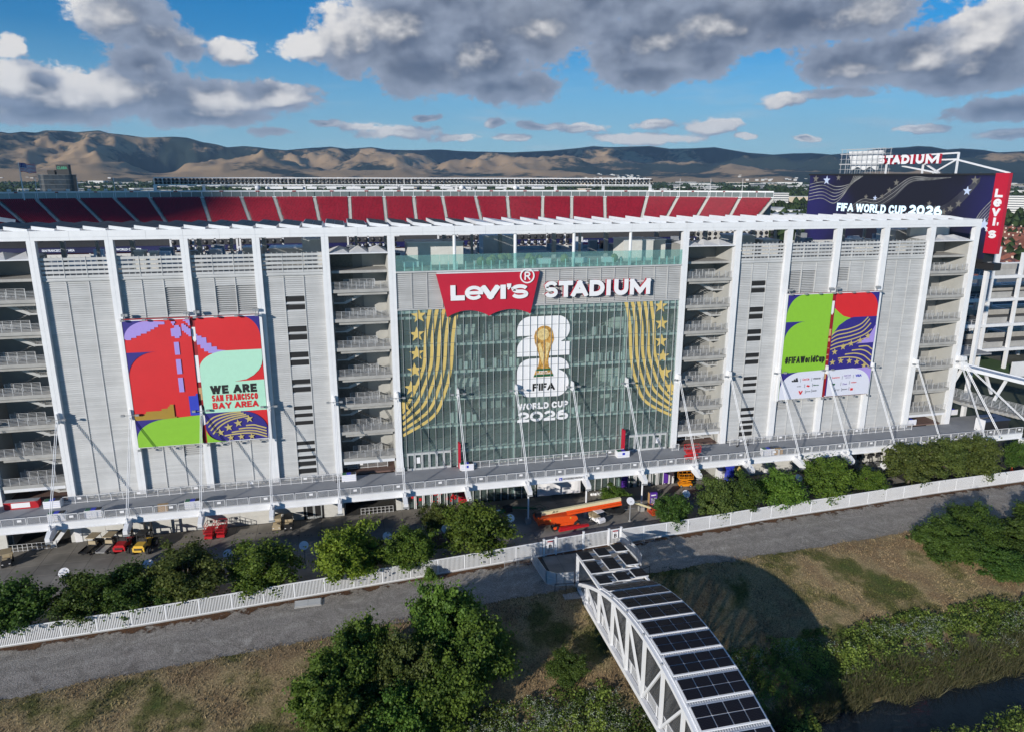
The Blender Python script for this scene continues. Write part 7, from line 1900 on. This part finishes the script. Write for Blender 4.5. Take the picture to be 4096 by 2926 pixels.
ip = thing('blue_booth', 'tall blue printed column beside the wall right of the passage', 'column', (101.8,-.9,G)); MB().box(-.6,.6,-.5,.5,0,3.9).build('body', PBLUE, ip, True); MB().box(.61,2.4,-.3,.3,0,3.6).build('side_panel', BLACK, ip, True); MB().prism([(1.3,1.0),(1.9,1.0),(2.0,2.0),(1.6,2.6),(1.2,2.0)], -.33, -.31).build('gold_print', GOLD, ip, True)
for (x0, x1, y, l) in ((-8.5,-2.5,-1.2,'white railing at the stair mouth on the left end of the plaza'),(39.5,44.4,-.3,'white railing in front of the dark opening under the left passage')):
    t_ = thing('stair_railing', l, 'railing', (x0,y,G)); m = MB(); railing(m, x0, x1, y, G, 1.1, 3, .6); m.build('rail', WHITE2, t_)
st_ = thing('slanted_stair', 'short white slanted stair rising from the left plaza opening', 'stair', (-3,-.5,G)); m = MB()
for yy in (-.7,.6): m.bar((-3.2,yy,G+.1),(-1.2,yy,G+2.6),.1,.5); m.bar((-3.2,yy,G+1.1),(-1.2,yy,G+3.5),.06)
for k in range(10): m.box(-3.2+k*.2,-3.0+k*.2,-.65,.55,G+.1+k*.25,G+.16+k*.25)
m.build('flight', WHITE2, st_)
for k, (x, y, rz) in enumerate(((37.6,-4.2,-.25),(24.8,-3.3,-.2),(30.3,-5.2,-.2),(46.0,-3.4,-.1),(66.5,-4.6,.1),(77,-3.2,.1))):
    t_ = MB()
    for q in range(3):
        for s2 in (-1,1):
            xx = q*.45; t_.bar((xx*s2+.9*s2,0,0),(xx*s2+1.1*s2,.22,0),.07,.006); t_.bar((xx*s2+1.1*s2,.22,0),(xx*s2+.9*s2,.44,0),.07,.006)
    t_.flat([(-.18,.05),(.18,.05),(.18,.4),(-.18,.4)],0,.004)
    o = t_.build('ground_marking', mat('dark_marking', (.03,.03,.05), .7), None, kind='structure'); o.location = (x,y,G+.042); o.rotation_euler = (0,0,rz)
# ------------------------------------------------------------------ foliage
def leafmat(name, c0, c1, trans=.35):
    m = bpy.data.materials.new(name); m.use_nodes = True; t = m.node_tree; t.nodes.clear()
    a = N(t, 'ShaderNodeAttribute'); a.attribute_name = 'tint'
    oi = N(t, 'ShaderNodeObjectInfo')
    c = mixc(t, a.outputs['Fac'], c0, c1)
    h = N(t, 'ShaderNodeHueSaturation'); t.links.new(c, h.inputs['Color']); t.links.new(mth(t, 'MULTIPLY_ADD', oi.outputs['Random'], .3, .85), h.inputs['Value']); t.links.new(mth(t, 'MULTIPLY_ADD', oi.outputs['Random'], .03, .485), h.inputs['Hue'])
    d = N(t, 'ShaderNodeBsdfPrincipled'); d.inputs['Roughness'].default_value = .55; d.inputs['Specular IOR Level'].default_value = .25; t.links.new(h.outputs[0], d.inputs['Base Color'])
    tr = N(t, 'ShaderNodeBsdfTranslucent'); t.links.new(h.outputs[0], tr.inputs[0])
    mx = N(t, 'ShaderNodeMixShader'); mx.inputs[0].default_value = trans; t.links.new(d.outputs[0], mx.inputs[1]); t.links.new(tr.outputs[0], mx.inputs[2])
    o = N(t, 'ShaderNodeOutputMaterial'); t.links.new(mx.outputs[0], o.inputs[0]); return m
LY = leafmat('leaf_yellow_green', (.085,.13,.013), (.26,.31,.034))
LM = leafmat('leaf_mid_green', (.046,.10,.016), (.17,.25,.034))
LD = leafmat('leaf_dark_green', (.03,.07,.015), (.11,.175,.03))
LO = leafmat('leaf_olive', (.05,.08,.02), (.15,.185,.042))
LW = leafmat('weed_green', (.045,.085,.016), (.32,.42,.08))
LFW = leafmat('weed_blossom', (.30,.34,.25), (.58,.60,.50), .2)
LR = leafmat('reed_straw', (.045,.058,.02), (.19,.17,.085), .2)
LF = leafmat('leaf_creek_green', (.045,.095,.016), (.165,.25,.036))
BARK = mat('bark', (.12,.095,.07), .9, var=.3, nscale=3)
def leaves(rs, cen, nrm, size):
    """quads centred on cen, bent loosely toward nrm"""
    n = len(cen)
    nr = nrm+rs.normal(0, .55, (n, 3)); nr /= np.linalg.norm(nr, axis=1)[:,None]+1e-9
    ref = rs.normal(0, 1, (n, 3)); a = np.cross(nr, ref); a /= np.linalg.norm(a, axis=1)[:,None]+1e-9; b = np.cross(nr, a)
    s = size*rs.uniform(.45, 1.5, n); w = (s*.5)[:,None]; l = (s*.9)[:,None]
    v = np.stack([cen-a*w*.25-b*l*.5, cen+a*w-b*l*.05, cen+a*w*.15+b*l*.55, cen-a*w+b*l*.1], 1).reshape(-1, 3)
    return v, np.arange(n*4).reshape(-1, 4)
def crown_data(seed, nclump, per, leaf, shape=(1,1,1), low=-.85, spread=.23):
    """unit crown: clumps over an uneven ball; returns verts, faces, tint, clump centres"""
    rs = np.random.RandomState(seed)
    d = rs.normal(0, 1, (nclump*3, 3)); d /= np.linalg.norm(d, axis=1)[:,None]; d = d[d[:,2] > low][:nclump]
    ph = rs.uniform(0, 6.28, 4)
    az_ = np.arctan2(d[:,1], d[:,0])
    rad = (.74+.13*np.sin(2*az_+ph[0]+d[:,2]*2)+.10*np.sin(3*az_+ph[1]-d[:,2]*3))*rs.uniform(.62, 1.12, len(d))
    C = d*rad[:,None]*np.array(shape)
    sz = rs.uniform(.6, 1.3, len(d))*spread
    V = []; T = []
    ct = rs.uniform(0, 1, len(d))
    cen = np.repeat(C, per, 0); q = rs.normal(0, 1, (len(cen), 3)); q /= np.linalg.norm(q, axis=1)[:,None]
    rr = rs.uniform(.25, 1, len(cen))**.6
    off = q*(rr*np.repeat(sz, per))[:,None]*np.array([1.15,1.15,.8])
    p = cen+off
    sprig = rs.uniform(0, 1, len(p)) < .2                  # shoots that break the outline
    p[sprig] = p[sprig]*rs.uniform(1.0, 1.28, (sprig.sum(), 1))+rs.normal(0, .03, (sprig.sum(), 3))
    nrm = q*.7+np.array([0,0,.55])
    v, f = leaves(rs, p, nrm, leaf)
    tint = np.clip(.45*np.repeat(ct, per)+.55*rs.uniform(0, 1, len(cen)), 0, 1)
    return v, f, tint, C
def trunk_mesh(C, h0, r, seed):
    """h0: height of the crown centre in crown radii above ground"""
    m = MB(); rr = random.Random(seed); fork = (rr.uniform(-.05,.05), rr.uniform(-.05,.05), -.55)
    m.tube((0,0,-h0), fork, r, 8, r*.7)
    for k in range(0, len(C), max(1, len(C)//14)):
        c = C[k]; mid = (c[0]*.45, c[1]*.45, -.55+(c[2]+.55)*.55); m.tube(fork, mid, r*.5, 5, r*.3); m.tube(mid, tuple(c*.95), r*.3, 4, r*.1)
    return m
VAR = []
for s_ in range(4):
    v, f, tint, C = crown_data(11+s_, 115, 165, .062, spread=.19)
    VAR.append((v, f, tint, C))
_cm = {}
def crown_mesh(s_, m_):
    if (s_, m_.name) not in _cm:
        v, f, tint, C = VAR[s_]
        o = arr_mesh('crown', v, f, m_, None, attr=tint); me = o.data; bpy.data.objects.remove(o); _cm[(s_, m_.name)] = me
    return _cm[(s_, m_.name)]
def tree(label, x, y, w, zt, zb, m_, s_, group, name='plaza_tree', ground=G, squash=1.0, trunk_r=.05):
    rx = w/2*(1.10 if x < 88 else .90); zb = max(zb-.35, ground+.15); rz_ = (zt-zb)/2*1.03; zc = (zt+zb)/2
    t_ = thing(name, label, 'tree', (x, y, ground), group, rnd.uniform(0, 6.28))
    c = link('crown', crown_mesh(s_, m_), t_); c.location = (0, 0, zc-ground); c.scale = (rx, rx*squash, rz_)
    h0 = (zc-ground)/rz_
    k = trunk_mesh(VAR[s_][3], h0, trunk_r, s_).build('trunk', BARK, t_, True); k.location = (0, 0, zc-ground); k.scale = (rx, rx, rz_)
    return t_
GT = 'trees planted along the plaza fence'
TL = [(0.6,-21.5,7.2,.6,-6.0,LD,0,'dark full tree at the far left end of the fence'),(7.6,-20.8,7.0,.3,-6.2,LD,1,'dark spreading tree left of the first lamp gap'),(11.8,-20.4,6.5,.2,-6.3,LD,2,'dark tree whose low branches spill over the fence'),(18.2,-19.0,8.6,1.5,-5.6,LO,3,'olive tree behind the fence below the red scissor lifts'),(15.2,-19.4,5,-1.5,-6.0,LD,0,'low dark tree filling the gap between olive and dark crowns'),(27.2,-19.0,7.8,1.0,-6.1,LM,1,'bright green tree left of the open pavement'),(37.3,-18.2,8.6,1.4,-6.3,LY,2,'yellow green tree, the brightest crown behind the fence'),(40.6,-16.2,4.5,-1.8,-6.0,LO,0,'small dull tree tucked behind the yellow green crown'),(45.4,-17.6,6.6,-.1,-6.3,LM,3,'narrow green tree between two round topped lamps'),(49.9,-11.6,4.2,.0,-4.4,LO,1,'small dark tree standing in the round planter'),(54.7,-15.8,8.8,1.3,-6.0,LM,0,'green tree covering the green boom lift'),(78.1,-7.4,4.3,-2.4,-5.2,LM,2,'small airy tree under the walkway behind the boom lift'),(84.6,-13.7,5.6,-1.1,-6.0,LD,3,'low dark tree beside the violet totem'),(92.0,-13.4,7.5,.9,-6.2,LO,1,'broad olive tree below the orange scissor lift'),(96.2,-13.0,7.0,.6,-6.2,LD,2,'dark tree joined to the broad olive tree'),(103.3,-12.6,9.0,.3,-6.4,LM,0,'tall tree with branches over the right fence'),(112.7,-12.0,9.6,1.6,-5.9,LM,3,'bright full tree left of the black trailers'),(121.0,-11.4,6.6,-1.7,-5.9,LM,1,'low tree in front of the black trailers'),(129.4,-10.6,10.5,1.9,-5.3,LO,2,'wide spreading tree with a pale forked trunk near the right end'),(137.0,-10.2,9.0,1.6,-5.6,LO,0,'tree merging with the wide crown near the right end'),(143.0,-9.8,10.0,1.9,-5.8,LO,3,'last big tree at the right end of the fence'),(154.5,-9.5,7,-.5,-5.8,LD,1,'tree cut by the right picture edge beyond the lamp post')]
for x, y, w, zt, zb, m_, s_, l in TL: tree(l, x, y-.9 if y < -12.3 else y, w, zt, zb, m_, s_, GT)
pr = thing('round_planter', 'dark round planter ring under the small tree', 'planter', (49.9,-11.6,G)); MB().flat([(1.9*math.cos(k*.3142),1.9*math.sin(k*.3142)) for k in range(20)],0,.35).build('ring', mat('dark_planter', (.03,.03,.03), .8), pr, True)
pr = thing('round_planter', 'dark round planter ring behind the boom lift', 'planter', (78.1,-7.4,G)); MB().flat([(1.9*math.cos(k*.3142),1.9*math.sin(k*.3142)) for k in range(20)],0,.35).build('ring', mat('dark_planter', (.03,.03,.03), .8), pr, True)
bt = thing('bare_tree', 'leafless brown tree beside the low dark tree', 'tree', (87,-10.5,G)); trunk_mesh(VAR[1][3], 1.6, .05, 3).build('trunk', BARK, bt, True).scale = (1.9,1.9,1.7)
bt.children[0].location = (0,0,2.7)
# creekside trees in the foreground
VAR.append(crown_data(31, 185, 220, .055, spread=.165)); VAR.append(crown_data(37, 185, 220, .055, spread=.165)); VAR.append(crown_data(43, 60, 160, .09, spread=.28))
FT = [(35.6,-43.5,7.4,.6,-8.2,LF,4,'left crown of the big creekside thicket'),(38.6,-40.0,6.8,1.4,-7.6,LF,5,'pale topped tree at the back of the creekside thicket'),(36.8,-47.5,7.6,-1.6,-9.2,LF,5,'lowest front crown of the creekside thicket'),(42.4,-42.5,6.4,.2,-8.6,LO,4,'greyish middle crown of the creekside thicket'),(41.3,-46.8,6.6,-2.4,-9.6,LF,4,'dark front crown in the middle of the thicket'),(47.3,-37.6,7.6,2.6,-7.4,LF,5,'tallest crown at the back right of the thicket'),(49.6,-40.5,8.0,.6,-8.4,LF,4,'right crown of the creekside thicket'),(46.3,-44.4,7.6,-1.0,-9.4,LF,5,'dark front right crown of the thicket')]
for x, y, w, zt, zb, m_, s_, l in FT: tree(l, x, y, w, zt, zb, m_, s_, 'big trees on the creek bank', 'creek_tree', bank_z(x, y), 1, .055)
def shrub(label, x, y, w, d, h, m_, s_, group=None):
    t_ = thing('shrub', label, 'shrub', (x, y, bank_z(x, y)), group, rnd.uniform(0, 6))
    c = link('foliage', crown_mesh(s_, m_), t_); c.scale = (w/2, d/2, h*.62); c.location = (0,0,h*.42)
    trunk_mesh(VAR[s_][3], .7, .05, 2).build('stem', BARK, t_, True).scale = (w/2, d/2, h*.6)
    return t_
shrub('round dark shrub alone on the bank left of the bridge', 60.3, -40.2, 4.4, 4.2, 3.2, LD, 4)
for k, (x, y, w, h) in enumerate(((119.5,-29.5,9,5.2),(126,-27.5,9.5,5.6),(131,-31,10,5.0),(138,-28,11,5.6),(125,-34.5,8,3.6),(134,-35.5,10,4.2),(145,-31,11,5.2))): shrub(('left end','back crown','middle','right rear','low front left','low front right','right end')[k]+' of the great dark shrub mass beside the path at right', x, y, w, w*.8, h, LD, 4+k % 2, 'great dark shrubs at the right of the path')
shrub('small shrub sprouting at the fence foot below the narrow tree', 47.6, -21.6, 1.8, 1.6, 1.9, LM, 6)
# weeds, blossoms, reeds and grass as ground cover
def vnoise(x, y, s, o=0.0): return np.array([mnoise.noise(Vector((a*s, b*s, o))) for a, b in zip(x, y)])
EX = np.array([p[0] for p in EDGE]); EY = np.array([p[1] for p in EDGE]); DX = np.array([p[0] for p in DROP]); DY = np.array([p[1] for p in DROP])
def bz(x, y): return G+np.interp(np.interp(x, EX, EY)-y, DX, DY)
def weeds():
    rs = np.random.RandomState(3)
    # clumps
    n = 3600
    x = rs.uniform(8, 150, n); d = rs.uniform(13.0, 33, n); y = np.interp(x, EX, EY)-d
    lim = 14.0+1.2*vnoise(x, y, .12)+1.6*vnoise(x, y, .45, 31)+np.where(x < 34, 3.2, 0)+np.where(x < 22, 3, 0)
    keep = (d > lim) & ((d < 22.6+1.2*vnoise(x, y, .2, 4)+np.where(x < 85, 3, 0)) | (d > 29.6)) & ((x < 64.8) | (x > 73) | (d > 19))
    x, y, d = x[keep], y[keep], d[keep]; n = len(x)
    h = rs.uniform(.7, 2.3, n)*np.where(d > 20, .75, 1.0)*(.35+.65*np.clip((d-13.5)/4.5, 0, 1))*(1+.45*vnoise(x, y, .3, 21)); r = rs.uniform(.5, 1.2, n); ct = np.clip(.45+1.0*vnoise(x, y, .22, 7)+rs.normal(0, .2, n), 0, 1)
    per = 75
    cx = np.repeat(x, per); cy = np.repeat(y, per); hh = np.repeat(h, per); rr = np.repeat(r, per)
    q = rs.normal(0, 1, (n*per, 3)); q /= np.linalg.norm(q, axis=1)[:,None]; q[:,2] = np.abs(q[:,2])
    rad = rs.uniform(.2, 1, n*per)**.5
    p = np.stack([cx+q[:,0]*rr*rad, cy+q[:,1]*rr*rad, bz(cx, cy)+hh*(.1+.9*q[:,2]*rad)], -1)
    v, f = leaves(rs, p, q*.6+np.array([0,0,.6]), .19)
    o = arr_mesh('creek_weeds', v, f, LW, None, 'stuff', np.clip(.7*np.repeat(ct, per)+.35*rs.uniform(0, 1, n*per)-.05, 0, 1)); tag(o, 'tangled green weeds covering the creek bank', 'weeds')
    # blossoms
    sel = (vnoise(x, y, .14, 13)+rs.normal(0, .22, n) > .12) & (d > 15.2) & (d < 21.5) & (x > 44)
    bx_, by_, bh, br = x[sel], y[sel], h[sel], r[sel]; m = len(bx_); per = 13
    q = rs.normal(0, 1, (m*per, 3)); q /= np.linalg.norm(q, axis=1)[:,None]; q[:,2] = np.abs(q[:,2])*.7+.3
    cx = np.repeat(bx_, per); cy = np.repeat(by_, per)
    um = np.stack([cx+q[:,0]*np.repeat(br, per), cy+q[:,1]*np.repeat(br, per), bz(cx, cy)+np.repeat(bh, per)*(.35+.8*q[:,2])], -1)
    k = 4; p = np.repeat(um, k, 0)+rs.normal(0, .09, (m*per*k, 3))
    v, f = leaves(rs, p, np.tile([0,-.3,.9], (len(p), 1)), .062)
    o = arr_mesh('white_blossoms', v, f, LFW, None, 'stuff', rs.uniform(0, 1, len(p))); tag(o, 'small white blossoms dotted over the creek weeds', 'blossoms')
weeds()
def blades(name, label, cat, n, xr, dr, keepf, hgt, wid, m_, lean, seed, dirb=None):
    rs = np.random.RandomState(seed)
    x = rs.uniform(*xr, n); d = rs.uniform(*dr, n); y = np.interp(x, EX, EY)-d
    k = keepf(x, y, d); x, y, d = x[k], y[k], d[k]; n = len(x)
    z = bz(x, y); h = rs.uniform(hgt[0], hgt[1], n)*(1+.3*vnoise(x, y, .4)); a = rs.uniform(0, 6.28, n)
    lx = rs.normal(0, lean, n)*h; ly = rs.normal(0, lean, n)*h
    if dirb is not None: ly += dirb*h
    w = wid*rs.uniform(.7, 1.3, n); c, s = np.cos(a)*w, np.sin(a)*w
    v = np.stack([np.stack([x-c, y-s, z-.05], -1), np.stack([x+c, y+s, z-.05], -1), np.stack([x+lx, y+ly, z+h], -1)], 1).reshape(-1, 3)
    o = arr_mesh(name, v, np.arange(n*3).reshape(-1, 3), m_, None, 'stuff', rs.uniform(0, 1, n)); tag(o, label, cat)
blades('dry_grass', 'short dry grass on the slope between path and creek', 'grass', 90000, (-14, 132), (-.9, 19), lambda x, y, d: (d > -.1+1.1*vnoise(x, y, .5)) & (d < 17+np.where(x < 34, 3, 0)), (.07, .26), .05, BLADE, .5, 8)
blades('creek_reeds', 'tall straw coloured reeds leaning over the creek water', 'reeds', 34000, (74, 140), (18.0, 26), lambda x, y, d: (d < 24.4+1.3*vnoise(x, y, .35)) & (d > 20.3+2.6*vnoise(x, y, .2, 3)+np.where(x < 92, 1.5, 0)), (.8, 2.1), .03, LR, .5, 12, -.1)
# fallen branches at the bottom left
for k, (x, y, rz, L) in enumerate(((17.5,-50.2,.5,2.6),(20.5,-50.0,.9,3.4),(22.5,-49.2,.25,3.0))):
    t_ = thing('dead_branch', ('bleached forked branch sticking up at the bottom picture edge','bleached branch beside the shadowed weeds at the bottom','long grey branch lying on the dry grass at the bottom')[k], 'branch', (x,y,bank_z(x,y)+.15), 'dead branches on the grass', rz)
    m = MB().tube((0,0,0),(L*.5,.1,.25),.07,6,.05).tube((L*.5,.1,.25),(L,.5,.4),.05,5,.02).tube((L*.5,.1,.25),(L*.8,-.5,.8),.04,5,.015).tube((L*.25,.05,.1),(L*.4,.6,.6),.035,5,.01); m.build('wood', mat('dead_wood', (.30,.26,.22), .9), t_, True)
